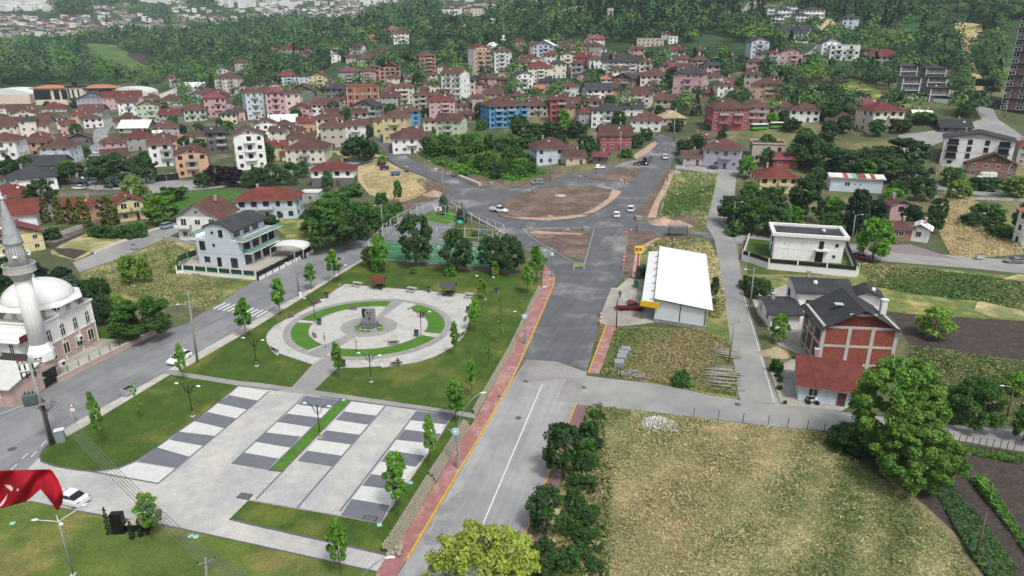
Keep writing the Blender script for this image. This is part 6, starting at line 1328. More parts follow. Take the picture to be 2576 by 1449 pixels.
# ---------------------------------------------------------------- flag
def flag():
 mf = mat('flag_red', 'b01c2e', var=.1, scale=.6, rough=.8, trans=.25); mw = mat('flag_white', 'e6e2e0', var=.04); D0 = 33.0
 def F_(s, t):   # s 0 at the free end (right) .. 1 off to the left, t 0 top..1 bottom
  u = 158 - s*330; top = np.interp(s, [0,.04,.09,.2,.5,1], [1235,1205,1181,1181,1184,1180]); bot = np.interp(s, [0,.04,.09,.17,.28,.5,1], [1262,1288,1262,1230,1262,1281,1300]); v = top + (bot-top)*t
  z = D0 + 1.0*math.sin(s*13 + t*2.2) * (.35+.4*s) + .35*math.sin(s*23 - t*5); return UVZ(u, v, z)
 n, m = 60, 22; V = [F_(i/(n-1), j/(m-1)) for i in range(n) for j in range(m)]; b = MB(); fs = [(i*m+j, (i+1)*m+j, (i+1)*m+j+1, i*m+j+1) for i in range(n-1) for j in range(m-1)]
 r = empty('flag', UVZ(-120, 1300, D0), 0, 'large red flag with white crescent waving at the left edge over the plaza corner', 'flag'); o0 = Vector(r.location)
 b.add([Vector(v) - o0 for v in V], fs, mf, True); c = b.build('cloth', r); sm = c.modifiers.new('thick', 'SOLIDIFY'); sm.thickness = .012
 b = MB(); W = []; k = 16
 for i in range(k):      # crescent limb and star tips that show between the folds
  a = R(-100 + 92*i/(k-1)); ro, ri = .085, .085 - .022*math.sin(math.pi*i/(k-1)); W.append((.49 - ro*math.cos(a)*.8, .60 - math.sin(a)*ro*4.2, .49 - ri*math.cos(a)*.8 + 0, .60 - math.sin(a)*ri*4.2))
 nrm = Vector(ray(60, 1230)).normalized() * -.04; vs = [Vector(F_(x0, t0)) - o0 + nrm for x0, t0, _, _ in W] + [Vector(F_(x1, t1)) - o0 + nrm for _, _, x1, t1 in W]
 b.add(vs, [(i, i+1, k+i+1, k+i) for i in range(k-1)], mw);
 for quad in ([(.448,.38),(.40,.42),(.378,.52),(.39,.60),(.43,.46)], [(.355,.58),(.335,.54),(.34,.64)]): b.add([Vector(F_(*q_)) - o0 + nrm for q_ in quad], [tuple(range(len(quad)))], mw)
 b.build('crescent_and_star', r)
 b = MB(); base = Vector((UVZ(-190, 1190, D0)[0], UVZ(-190, 1190, D0)[1], 0)); zt = UVZ(-170, 1150, D0)[2]; b.tube([base, base + Vector((0,0,zt))], [.14,.07], m_steel, n=8); o = b.build('flagpole'); tag(o, 'steel flagpole just outside the left edge', 'flagpole')
flag()
# ---------------------------------------------------------------- vehicles
m_tyre = mat('tyre_rubber', '1f1f20', var=.1); m_rim = mat('wheel_rim', 'a2a4a7', rough=.35, metal=.5); m_hl = mat('headlight', 'dfe3e6', rough=.1); m_tl = mat('tail_light', '8e1518', rough=.3)
m_cg = mat('car_glass', '1c2226', var=.1, rough=.08, spec=.8)
def loft(b, secs, m):
 """secs: (x, half width bottom, half width top, z bottom, z top)"""
 vs = []
 for x, w0, w1, z0, z1 in secs:
  zm = z0 + (z1-z0)*.55; vs += [(x,-w0,z0),(x,-w0*1.02,zm),(x,-w1,z1),(x,w1,z1),(x,w0*1.02,zm),(x,w0,z0)]
 n = 6; k = len(secs); fs = [(i*n+j, i*n+(j+1)%n, (i+1)*n+(j+1)%n, (i+1)*n+j) for i in range(k-1) for j in range(n)]
 fs = [f[::-1] for f in fs]
 b.add(vs, fs + [tuple(range(n)), tuple(range((k-1)*n, k*n))[::-1]], m, False)
CARS = {}
SH = {  # length, width, lower body sections, cabin sections (x, w0, w1, z0, z1), wheel x, wheel radius
 'hatch': (4.2, [(-2.1,.72,.66,.38,.8),(-2.05,.84,.76,.3,.95),(-1.2,.88,.82,.28,1.0),(.9,.88,.82,.28,.97),(1.6,.86,.76,.3,.86),(2.02,.76,.66,.36,.7),(2.1,.68,.6,.42,.6)], [(-1.95,.74,.7,.94,.98),(-1.6,.76,.64,.96,1.42),(-.6,.78,.64,.97,1.5),(.2,.78,.62,.97,1.45),(1.05,.76,.7,.95,.99)], 1.3, .32),
 'sedan': (4.7, [(-2.35,.7,.66,.4,.85),(-2.28,.84,.76,.3,1.0),(-1.3,.9,.82,.28,1.02),(.9,.9,.82,.28,.98),(1.75,.88,.76,.3,.86),(2.25,.76,.66,.36,.7),(2.35,.66,.58,.42,.6)], [(-1.75,.72,.68,1.0,1.02),(-1.0,.76,.64,1.0,1.4),(-.3,.78,.64,1.0,1.45),(.35,.78,.62,.98,1.4),(1.15,.76,.7,.96,.99)], 1.42, .33),
 'suv': (4.45, [(-2.22,.76,.72,.42,.95),(-2.18,.9,.8,.36,1.08),(-1.2,.92,.86,.34,1.12),(1.0,.92,.86,.34,1.08),(1.7,.9,.8,.36,1.0),(2.12,.8,.72,.42,.86),(2.2,.72,.66,.46,.75)], [(-2.12,.8,.76,1.06,1.1),(-1.9,.8,.68,1.08,1.6),(-.6,.82,.7,1.1,1.7),(.25,.82,.68,1.08,1.64),(1.1,.8,.74,1.04,1.1)], 1.35, .36),
 'van': (4.4, [(-2.2,.8,.78,.4,1.0),(-2.17,.9,.84,.34,1.12),(-1.0,.92,.88,.32,1.12),(.9,.92,.88,.32,1.08),(1.75,.88,.8,.36,.98),(2.15,.78,.7,.4,.8)], [(-2.16,.84,.8,1.1,1.14),(-2.08,.84,.74,1.1,1.78),(-.6,.86,.76,1.1,1.84),(.45,.86,.74,1.08,1.78),(1.35,.82,.74,1.02,1.08)], 1.35, .33),
}
def car(kind, u, v, yaw, color, cname, label, parked=True, pos=None, world_yaw=None):
 p = pos or P(u, v); L, lo, cab, wx, wr = SH[kind]
 key = (kind, color)
 if key not in CARS:
  pm = mat('car_paint_' + cname.replace(' ', '_'), color, var=.04, scale=.5, rough=.3, spec=.6)
  b = MB(); loft(b, lo, pm); b.box((0, 0, .33), (L*.93, 1.5, .12), m_cdark); body = b.mesh('body_shell')
  b = MB(); loft(b, cab, m_cg); gl = b.mesh('cabin_glass')
  b = MB(); c2 = cab[1:-1]; z = lambda s: s[4] + .012
  n = len(c2); vs = [(s[0], -s[2]-.01, z(s)) for s in c2] + [(s[0], s[2]+.01, z(s)) for s in c2] + [(s[0], -s[2]-.01, z(s)-.05) for s in c2] + [(s[0], s[2]+.01, z(s)-.05) for s in c2]
  b.add(vs, [(i, i+1, n+i+1, n+i) for i in range(n-1)] + [(2*n+i, 2*n+i+1, i+1, i) for i in range(n-1)] + [(n+i, n+i+1, 3*n+i+1, 3*n+i) for i in range(n-1)], pm)
  for s in (-1, 1):
   for i in (0, n//2, n-1):
    q0 = cab[i+1]; b.tube([(q0[0] + (-.08 if i == 0 else .0), s*(q0[1]+.0), q0[3]), (q0[0], s*(q0[2]+.01), q0[4])], .035, pm, n=5)
   b.tube([(cab[-2][0], s*(cab[-2][2]), cab[-2][4]), (cab[-1][0], s*cab[-1][2], cab[-1][4])], .04, pm, n=5)
  roof = b.mesh('roof_panel')
  b = MB(); b.tube([(0,-.1,0),(0,.1,0)], wr, m_tyre, n=16); ty = b.mesh('tyre'); b = MB(); b.tube([(0,-.115,0),(0,.115,0)], wr*.62, m_rim, n=12); rim = b.mesh('rim')
  b = MB(); b.box((0,0,0), (.12,.34,.16), m_hl); hl = b.mesh('headlight_glass'); b = MB(); b.box((0,0,0), (.1,.3,.2), m_tl); tl = b.mesh('tail_glass')
  b = MB(); b.box((0,0,0), (.14,.2,.13), pm); mi = b.mesh('mirror_shell'); b = MB(); b.box((0,0,0), (.03,.52,.12), m_lampw); npl = b.mesh('plate_sheet')
  CARS[key] = (body, gl, roof, ty, rim, hl, tl, mi, npl)
 body, gl, roof, ty, rim, hl, tl, mi, npl = CARS[key]; wy = world_yaw if world_yaw is not None else yaw
 r = empty('car', p, R(wy), label, 'car', 'cars'); inst(body, 'body', r); inst(gl, 'windows', r); inst(roof, 'roof', r)
 for sx in (-1, 1):
  for sy in (-1, 1): w = inst(ty, 'wheel', r, (sx*wx, sy*.78, wr)); inst(rim, 'rim', w)
 for sy in (-1, 1): inst(hl, 'headlight', r, (L/2-.14, sy*.58, .68)); inst(tl, 'tail_light', r, (-L/2+.06, sy*.66, .85)); inst(mi, 'mirror', r, (cab[-2][0]+.45, sy*.98, 1.02))
 inst(npl, 'number_plate', r, (-L/2-.01, 0, .62)); inst(npl, 'number_plate', r, (L/2+.0, 0, .48))
 return r
WH, SV, BK, GY, BL = ('dfe1e3','white'), ('aeb3b8','silver'), ('232528','black'), ('6c7176','grey'), ('27365e','dark blue')
for kind, u, v, yaw, (col, cn), lab in [
 ('hatch',452,908,251.6,WH,'white hatchback parked at the kerb of the left street by the concrete pole'),('sedan',176,1262,162,WH,'white sedan on the plaza half hidden by the red flag'),
 ('suv',1551,545,82,WH,'white car with roof bars driving up the new road'),('van',1588,531,72,WH,'white people carrier beside the sand strip on the new road'),('van',1672,399,85,WH,'white van high on the new road near the digger'),
 ('hatch',1509,424,8,WH,'white hatchback by the garden wall above the roundabout'),('suv',1350,463,190,('7f868c','slate grey'),'slate grey estate car on the road behind the roundabout'),('hatch',1792,425,170,BL,'dark blue car parked before the lilac house'),
 ('van',1827,568,84,('8f9396','light grey'),'light grey van on the side street by the double pole'),('sedan',2164,652,-32,('5c1a22','dark red'),'dark red saloon parked under the tree right of the cream villa'),('sedan',2551,661,172,('6b7075','mid grey'),'grey estate car at the right edge of the garden road'),
 ('sedan',2300,379,20,WH,'white car on the wide lane left of the white block'),('hatch',2407,449,10,WH,'white car half hidden by trees beside the brown house'),('suv',2346,432,80,('45484b','charcoal'),'charcoal car parked by the bend left of the brown house'),
 ('suv',425,573,60,('8795a0','blue grey'),'blue grey crossover on the residential street'),('suv',246,386,262,WH,'white off-road car on the village street'),('suv',262,381,262,BK,'black car beside the white one on the village street'),('van',240,432,265,WH,'white van on the narrow village street'),
 ('hatch',197,476,170,WH,'white car behind the long red roof'),('suv',436,447,95,WH,'white car standing in front of the orange house'),('hatch',740,449,60,('8f9396','light grey'),'light grey car among the trees near the white villa'),('hatch',775,417,0,GY,'grey car under the wall of the cream house'),
 ('hatch',2008,319,0,('5f7f96','steel blue'),'steel blue car beside the green buses'),('hatch',2223,238,160,('8a1f34','crimson'),'crimson car on the hillside lane left of the dark villas'),('hatch',2248,236,95,('8a1f34','crimson'),'crimson car parked in front of the dark villas'),
 ('hatch',2515,101,5,WH,'white car on a terrace of the dark tower'),('hatch',287,307,265,WH,'small white car far up the village street'),('van',1849,243,10,WH,'white car in the yard under the orange house'),('van',1838,243,0,WH,'second white car in the yard left of its twin under the orange house')]:
 car(kind, u, v, yaw, col, cn, lab)
def pickup(u, v, yaw, col, cn, label, tipper=False, world=True):
 p = P(u, v); r = empty('pickup_truck', p, R(yaw), label, 'truck'); pm = mat('car_paint_' + cn, col, var=.04, rough=.3, spec=.6); b = MB()
 z1 = 1.15; loft(b, [(-.55,.88,.86,.5,z1),(1.1,.92,.86,.48,z1),(1.9,.92,.84,.5,1.12),(2.55,.86,.76,.52,1.02),(2.7,.72,.66,.56,.85)] if not tipper else [(-.4,.92,.9,.5,1.25),(1.3,.96,.9,.48,1.25),(2.0,.94,.86,.5,1.15),(2.7,.86,.76,.52,.95)], pm); b.box((0,0,.55), (5.1,1.3,.15), m_cdark); b.build('body', r)
 b = MB(); h = 1.8 if not tipper else 2.05; loft(b, [(-.6,.82,.74,z1,h-.08),(-.45,.82,.74,z1,h),(.6,.82,.72,z1,h),(1.45,.8,.74,z1,z1+.04)], m_cg); b.build('windows', r)
 b = MB(); b.box((.05,0,h+.02), (1.25,1.48,.07), pm);
 for x in (-.5, .15, .62):
  for s in (-1, 1): b.tube([(x, s*.82, z1), (x, s*.74, h)], .045, pm, n=5)
 b.build('roof', r); b = MB(); bz = .7 if not tipper else .85
 bm_ = pm if not tipper else m_lampw
 b.box((-1.65,0,bz), (2.1 if not tipper else 2.5,1.7,.1), m_cdark)
 for s in (-1, 1): b.box((-1.65, s*.9, bz+.25), (2.15 if not tipper else 2.6,.07,.55), bm_)
 b.box((-2.72 if not tipper else -2.9,0,bz+.25), (.07,1.8,.55), bm_);
 if not tipper: b.box((-1.65,0,bz+.48), (2.05,1.7,.06), mat('grey_bed_cover', '8d9092', var=.1))
 b.build('load_bed', r)
 for x in (-1.7, 1.75):
  for s in (-1, 1):
   b = MB(); b.tube([(0,-.13,0),(0,.13,0)], .4, m_tyre, n=16); w = b.build('wheel', r, (x, s*.84, .4)); b = MB(); b.tube([(0,-.14,0),(0,.14,0)], .24, m_rim if tipper else m_cdark, n=12); b.build('rim', w)
 for s in (-1, 1): b = MB(); b.box((0,0,0), (.1,.32,.16), m_hl); b.build('headlight', r, (2.62, s*.6, .85)); b = MB(); b.box((0,0,0), (.08,.14,.3), m_tl); b.build('tail_light', r, (-2.74 if not tipper else -2.9, s*.8, .95))
pickup(1585, 779, -3, '7c1420', 'deep_red', 'dark red pickup truck nose-on to the white market hall')
pickup(1256, 534, -28, 'dfe1e3', 'white', 'white double-cab truck with open bed at the roundabout edge', tipper=True)
def bus(u, v, yaw, label, L=7.8):
 p = P(u, v); r = empty('bus', p, R(yaw), label, 'bus', 'green and white midibuses'); g = mat('bus_green', '5aa32c', var=.05, rough=.35); b = MB(); loft(b, [(-L/2,1.05,1.05,.4,1.45),(L/2-.3,1.12,1.12,.4,1.45),(L/2,1.0,1.0,.45,1.35)], g); b.build('body', r)
 b = MB(); loft(b, [(-L/2,1.05,1.0,1.45,2.5),(L/2-.5,1.1,1.05,1.45,2.5),(L/2-.02,1.0,.95,1.35,2.35)], m_cg); b.build('windows', r); b = MB(); loft(b, [(-L/2-.02,1.06,.95,2.5,2.85),(L/2-.5,1.1,1.0,2.5,2.85),(L/2-.1,1.0,.9,2.4,2.6)], m_lampw); b.build('roof', r)
 for x in (-L*.28, L*.28):
  for s in (-1, 1): b = MB(); b.tube([(0,-.14,0),(0,.14,0)], .45, m_tyre, n=14); w = b.build('wheel', r, (x, s*.98, .45)); b = MB(); b.tube([(0,-.15,0),(0,.15,0)], .25, m_rim, n=10); b.build('rim', w)
bus(1909, 327, 190, 'green and white midibus nearest the red apartment block'); bus(1958, 323, 182, 'green and white midibus right of its twin beside the steel blue car'); bus(1811, 156, 180, 'green and white midibus alone on the upper hillside road')
def camper():
 p = P(2480, 452); r = empty('camper_van', p, R(178), 'white camper van under the brown house roof', 'camper van'); b = MB(); loft(b, [(-3,1.05,1.0,.5,2.7),(1.6,1.05,1.0,.5,2.7),(2.0,1.0,.9,.5,2.4),(2.4,.95,.8,.5,1.5),(3.1,.85,.75,.5,1.1)], m_lampw); b.build('body', r)
 for x in (-1.8, -.2, 1.0): b = MB(); b.box((x,0,1.8), (.8,2.12,.5), m_cg); b.build('window', r)
 for x in (-1.8, 2.0):
  for s in (-1, 1): b = MB(); b.tube([(0,-.12,0),(0,.12,0)], .36, m_tyre, n=12); b.build('wheel', r, (x, s*.9, .36))
camper()
def digger():
 p = P(1617, 415); r = empty('backhoe_loader', p, R(175), 'black and white backhoe loader working above the triangular kerb works', 'digger'); b = MB(); b.box((.6,0,1.1), (2.6,1.2,.9), m_cdark, taper=.9); b.box((-.2,0,.8), (4.2,1.1,.4), m_cdark); b.build('chassis', r)
 b = MB(); b.box((-.7,0,2.0), (1.5,1.4,1.3), m_cg, taper=.9); b.box((-.7,0,2.72), (1.6,1.5,.12), m_cdark); b.build('cab', r)
 for x, rr in ((-1.1,.75),(1.5,.5)):
  for s in (-1, 1): b = MB(); b.tube([(0,-.2,0),(0,.2,0)], rr, m_tyre, n=16); w = b.build('wheel', r, (x, s*.95, rr)); b = MB(); b.tube([(0,-.21,0),(0,.21,0)], rr*.5, m_frame, n=10); b.build('rim', w)
 b = MB(); b.tube([(1.0,.6,1.4),(2.2,.6,.9),(2.8,.6,.5)], .12, m_cdark, n=6); b.tube([(1.0,-.6,1.4),(2.2,-.6,.9),(2.8,-.6,.5)], .12, m_cdark, n=6); b.build('loader_arms', r); b = MB(); b.box((3.1,0,.5), (.8,2.2,.7), m_cdark, taper=.7); b.build('bucket', r)
 b = MB(); b.tube([(-2.0,0,1.2),(-2.6,0,3.6),(-3.2,0,3.3)], .17, m_cdark, n=6); b.tube([(-3.2,0,3.4),(-3.0,0,1.6)], .14, m_cdark, n=6); b.box((-3.0,0,1.3), (.5,.7,.7), m_cdark, taper=.6); b.build('backhoe_arm', r)
digger()
def trailer(u, v, yaw, col, label):
 p = P(u, v); r = empty('farm_trailer', p, R(yaw), label, 'trailer', 'farm trailers on the straw field'); m = mat('trailer_' + col, col, var=.15); b = MB(); b.box((0,0,.9), (3.6,1.8,.1), m)
 for s in (-1, 1): b.box((0,s*.9,1.2), (3.6,.07,.6), m); b.box((s*1.8,0,1.2), (.07,1.8,.6), m)
 b.build('tray', r); b = MB(); b.tube([(1.8,0,.8),(3.0,0,.5)], .07, m_cdark, n=5); b.build('drawbar', r)
 for x in (-1.1, 1.1):
  for s in (-1, 1): b = MB(); b.tube([(0,-.1,0),(0,.1,0)], .38, m_tyre, n=12); b.build('wheel', r, (x, s*.8, .38))
trailer(967, 428, 12, '27366f', 'dark blue farm trailer in the straw field, the middle one of three'); trailer(995, 442, 8, '3d72a8', 'light blue farm trailer nearest the bus shelter'); trailer(960, 418, 10, '5b2a28', 'rusty red farm trailer behind the blue ones')
# ---------------------------------------------------------------- people
def person(u, v, pose, top, legs, label, yaw=0, z=0, pos=None, vest=None, sc=1.0, skin='b98a70'):
 p = pos or P(u, v); J = {}
 if pose == 'sit':
  J = dict(hip=(0,0,.5), ch=(-.03,0,.95), nk=(0,0,1.12), hd=(.02,0,1.3), ls=(0,.2,1.02), le=(.08,.42,.9), lh=(-.1,.6,.92), rs=(0,-.2,1.02), re=(.2,-.28,.8), rh=(.35,-.15,.65), lk=(.42,.1,.52), la=(.45,.12,.08), lf=(.6,.12,.04), rk=(.42,-.1,.52), ra=(.5,-.12,.08), rf=(.64,-.12,.04))
 elif pose == 'bend':
  J = dict(hip=(-.1,0,.85), ch=(.3,0,1.05), nk=(.42,0,1.05), hd=(.58,0,.98), ls=(.32,.2,1.0), le=(.42,.24,.72), lh=(.5,.18,.45), rs=(.32,-.2,1.0), re=(.42,-.24,.72), rh=(.52,-.16,.45), lk=(.06,.13,.48), la=(0,.14,.08), lf=(.16,.15,.04), rk=(.1,-.13,.48), ra=(.02,-.14,.08), rf=(.18,-.15,.04))
 elif pose == 'crouch':
  J = dict(hip=(-.1,0,.4), ch=(.18,0,.8), nk=(.26,0,.93), hd=(.36,0,1.06), ls=(.2,.2,.84), le=(.4,.25,.62), lh=(.58,.15,.45), rs=(.2,-.2,.84), re=(.4,-.25,.62), rh=(.58,-.15,.45), lk=(.36,.14,.5), la=(.05,.14,.08), lf=(.22,.15,.04), rk=(.36,-.14,.45), ra=(.02,-.14,.08), rf=(.2,-.15,.04))
 else:
  w = .22 if pose == 'walk' else .03
  J = dict(hip=(0,0,.95), ch=(0,0,1.32), nk=(0,0,1.5), hd=(.03,0,1.66), ls=(0,.2,1.42), le=(-w*.6,.28,1.12), lh=(.06-w*.5,.28,.86), rs=(0,-.2,1.42), re=(w*.6,-.28,1.12), rh=(.1+w*.9,-.27,.88), lk=(w*.7,.1,.52), la=(w*.6,.12,.08), lf=(w*.6+.16,.13,.04), rk=(-w*.1,-.1,.5), ra=(-w*1.2,-.12,.1), rf=(-w*1.2+.16,-.13,.05))
 names = list(J); E = [('hip','ch'),('ch','nk'),('nk','hd'),('ch','ls'),('ls','le'),('le','lh'),('ch','rs'),('rs','re'),('re','rh'),('hip','lk'),('lk','la'),('la','lf'),('hip','rk'),('rk','ra'),('ra','rf')]
 Rd = dict(hip=.15, ch=.16, nk=.06, hd=.105, ls=.075, le=.05, lh=.035, rs=.075, re=.05, rh=.035, lk=.07, la=.045, lf=.035, rk=.07, ra=.045, rf=.035)
 me = bpy.data.meshes.new('b'); me.from_pydata([J[n] for n in names], [(names.index(a), names.index(c)) for a, c in E], []); o = bpy.data.objects.new('b', me); link(o)
 md = o.modifiers.new('s', 'SKIN'); me.skin_vertices  # noqa
 for i, n in enumerate(names): sv = me.skin_vertices[0].data[i]; sv.radius = (Rd[n], Rd[n]); sv.use_root = (n == 'hip')
 sb = o.modifiers.new('u', 'SUBSURF'); sb.levels = 1; dg = bpy.context.evaluated_depsgraph_get(); ev = o.evaluated_get(dg); m2 = bpy.data.meshes.new_from_object(ev); bpy.data.objects.remove(o)
 mats = [mat('clothes_' + top, top, var=.1), mat('clothes_' + legs, legs, var=.1), mat('skin_' + skin, skin), mat('shoes', '2a2523')]
 for m in mats: m2.materials.append(m)
 hp, nk = J['hip'][2], Vector(J['nk'])
 for f in m2.polygons:
  c = f.center; leg = min((c - Vector(J[k])).length for k in ('lk','rk','la','ra')) < min((c - Vector(J[k])).length for k in ('ch','le','re','lh','rh','hd')) and c.z < hp + .12
  hand = min((c - Vector(J['lh'])).length, (c - Vector(J['rh'])).length) < .09; head = (c - Vector(J['hd'])).length < (nk - Vector(J['hd'])).length * .95 + .02 and c.z > nk.z - .02 if pose != 'bend' else (c - Vector(J['hd'])).length < .13
  foot = min((c - Vector(J['lf'])).length, (c - Vector(J['rf'])).length) < .12
  f.material_index = 2 if (head or hand) else 3 if foot else 1 if leg else 0
 r = empty('person', (p.x, p.y, p.z + z), R(yaw), label, 'person'); r.scale = (sc, sc, sc); bo = bpy.data.objects.new('body', m2); link(bo, r)
 H = Vector(J['hd']); b = MB(); b.lathe([(.02,.125),(.08,.1),(.115,.04),(.12,-.02),(.1,-.05)], mat('hair_dark', '231c18') if vest != 'helmet' else m_lampw, n=10, c=(H.x-.015, H.y, H.z+.01)); b.build('hair' if vest != 'helmet' else 'helmet', r)
 b = MB(); b.lathe([(.01,-.02),(.02,0),(.01,.02)], mats[2], c=(H.x+.105,0,H.z-.01), n=6)
 for s in (-1, 1): b.lathe([(.005,-.012),(.014,0),(.005,.012)], m_black, c=(H.x+.09,s*.04,H.z+.02), n=6)
 b.build('face', r)
 if vest and vest != 'helmet':
  C1, C0 = Vector(J['ch']), Vector(J['hip']); b = MB(); b.tube([C0.lerp(C1,.1), C0.lerp(C1,.6), C1, C1.lerp(nk,.5)], [.185,.2,.2,.12], mat('vest_' + vest, vest, rough=.6), n=10); b.build('vest', r)
 return r
person(1332, 488, 'stand', 'd8dade', '33363c', 'worker in white shirt with pale helmet standing at the roundabout edge', 200, vest='helmet')
person(1346, 486, 'crouch', '8fc94a', '3b3f45', 'crouching worker in a lime vest beside the roundabout kerb', 190, vest='9bd44a')
person(1459, 451, 'stand', 'e0e0e0', '2c3038', 'person in white top standing on the road behind the roundabout', 230)
person(1473, 446, 'bend', 'd85a36', '34373c', 'bending worker in orange vest beside the island tip', 20, vest='e2592f')
person(1499, 437, 'stand', 'd85a36', '34373c', 'standing worker in orange vest near the white hatchback', 250, vest='e2592f')
person(1563, 461, 'stand', 'e6e3e0', '3b3530', 'person in white and dark clothes at the tip of the small island', 240)
person(1571, 463, 'stand', 'a3303a', '2e2c2c', 'person in red top beside the one in white at the island tip', 200)
person(1602, 581, 'walk', '50555c', '2a2c30', 'person in dark clothes walking across the new junction', 180)
person(1559, 751, 'walk', '222326', '1f2023', 'person in black standing behind the dark red pickup', 230)
person(1162, 522, 'walk', 'a3303a', '2b2b2e', 'person in a red coat by the railing near the blue-grey conifers', -60)
person(786, 470, 'bend', 'e4e4e4', '2a2a2c', 'worker in white bending on the flat roof behind the white villa', 0, z=2.5)
# ---------------------------------------------------------------- park furniture
m_wood = mat('bench_wood', '6d5c50', var=.2, scale=3); m_benchc = mat('bench_concrete', 'a3a19c', var=.12, scale=2)
def bench0():
 r = empty('park_bench', (0,0,0))
 for s in (-1, 1):
  b = MB(); b.box((s*.75,0,.22), (.18,.5,.44), m_benchc, taper=.85); b.box((s*.75,.25,.62), (.14,.12,.55), m_benchc); b.build('leg', r)
 b = MB()
 for k in range(4): b.box((0,-.2+k*.12,.46), (1.9,.1,.05), m_wood)
 b.build('seat', r); b = MB()
 for k in range(3): b.box((0,.2+k*.03,.62+k*.13), (1.9,.04,.1), m_wood)
 b.build('backrest', r); tag(r, None, 'bench', 'benches of the round square'); return r
BN = bench0(); fb_ = [True]
def put(src, flag, u, v, yaw, phrase, label=None, sc=None, z=0):
 p = P(u, v); o = src if flag[0] else copy_tree(src, (0,0,0)); flag[0] = False; o.location = (p.x, p.y, p.z + z); o.rotation_euler[2] = R(yaw)
 if sc: o.scale = (sc, sc, sc)
 if label: o['label'] = label
 else: auto(o, phrase)
 return o
for u, v, yaw in ((730,800,48),(798,764,30),(888,780,-6),(692,885,140),(792,848,115),(1063,797,-60),(1171,806,-90),(1160,848,-112),(990,868,190),(997,921,192)):
 put(BN, fb_, u, v, yaw, 'wooden park bench with pale legs')
person(0, 0, 'sit', '2b2b2f', '26262a', 'person in dark clothes sitting on the lower bench of the round square', 100, pos=P(1001, 920) + Vector((0,.1,0)))
def bin0():
 r = empty('litter_bin', (0,0,0)); b = MB(); b.box((0,0,.55), (.5,.4,.7), mat('bin_blue_grey', '4a5560', var=.1), taper=1.1); b.build('bucket', r); b = MB()
 for s in (-1, 1): b.box((s*.33,0,.35), (.1,.3,.75), m_benchc, taper=.4)
 b.box((0,0,.05), (.8,.35,.1), m_benchc); b.build('stand', r); b = MB(); b.box((0,0,1.0), (.6,.5,.06), m_cdark); b.build('lid', r); tag(r, None, 'litter bin', 'litter bins of the park'); return r
BI = bin0(); fl_ = [True]
for u, v in ((822,751),(804,818),(1048,847),(864,924),(1079,736),(1249,740),(1178,787)): put(BI, fl_, u, v, -10, 'blue-grey litter bin on a pale stand', sc=1.25)
def table0():
 r = empty('picnic_table', (0,0,0)); b = MB(); b.box((0,0,.75), (1.7,.75,.09), m_benchc); b.build('table_top', r)
 for s in (-1, 1): b = MB(); b.box((0,s*.75,.43), (1.7,.32,.08), m_benchc); b.build('seat', r); b = MB(); b.box((s*.6,0,.36), (.14,1.5,.12), m_benchc); b.box((s*.6,0,.4), (.16,.5,.7), m_benchc); b.build('leg', r)
 tag(r, None, 'picnic table', 'pale picnic tables of the square'); return r
PT = table0(); ft_ = [True]
for u, v in ((899,720),(1036,733),(1182,748)): put(PT, ft_, u, v, -20, 'pale concrete picnic table with two seats', sc=1.15)
def arbour(u, v, col, label):
 p = P(u, v); r = empty('garden_swing_arbour', p, R(-15), label, 'arbour'); mw = mat('arbour_wood', '3f2f2a', var=.15); rm = mat('arbour_roof_' + col, col, var=.12, scale=2)
 for s in (-1, 1):
  for t in (-1, 1): b = MB(); b.tube([(s*.9,t*.7,0),(s*1.15,t*.72,.8),(s*1.0,t*.7,1.6),(s*1.05,t*.7,2.1)], .07, mw, n=6); b.build('post', r)
 b = MB(); b.add([(-1.6,-1.2,2.1),(1.6,-1.2,2.1),(1.6,0,3.0),(-1.6,0,3.0),(1.6,1.2,2.1),(-1.6,1.2,2.1),(-1.6,-1.2,2.0),(1.6,-1.2,2.0),(1.6,0,2.9),(-1.6,0,2.9),(1.6,1.2,2.0),(-1.6,1.2,2.0)], [(0,1,2,3),(3,2,4,5),(9,8,7,6),(11,10,8,9),(0,6,7,1),(5,4,10,11),(0,3,9,6),(1,7,8,2),(3,5,11,9),(2,8,10,4)], rm); b.build('roof', r)
 b = MB(); b.box((0,0,.75), (1.2,.6,.07), mw); b.box((0,0,.38), (.2,.3,.7), mw); b.build('table', r)
 for t in (-1, 1): b = MB(); b.box((0,t*.65,.45), (1.9,.3,.06), mw); b.box((0,t*.8,.7), (1.9,.05,.3), mw); b.build('seat', r)
arbour(954, 727, '6b332f', 'small wooden picnic arbour with a red-brown roof'); arbour(1129, 744, '4a4b4e', 'small wooden picnic arbour with a dark grey roof')
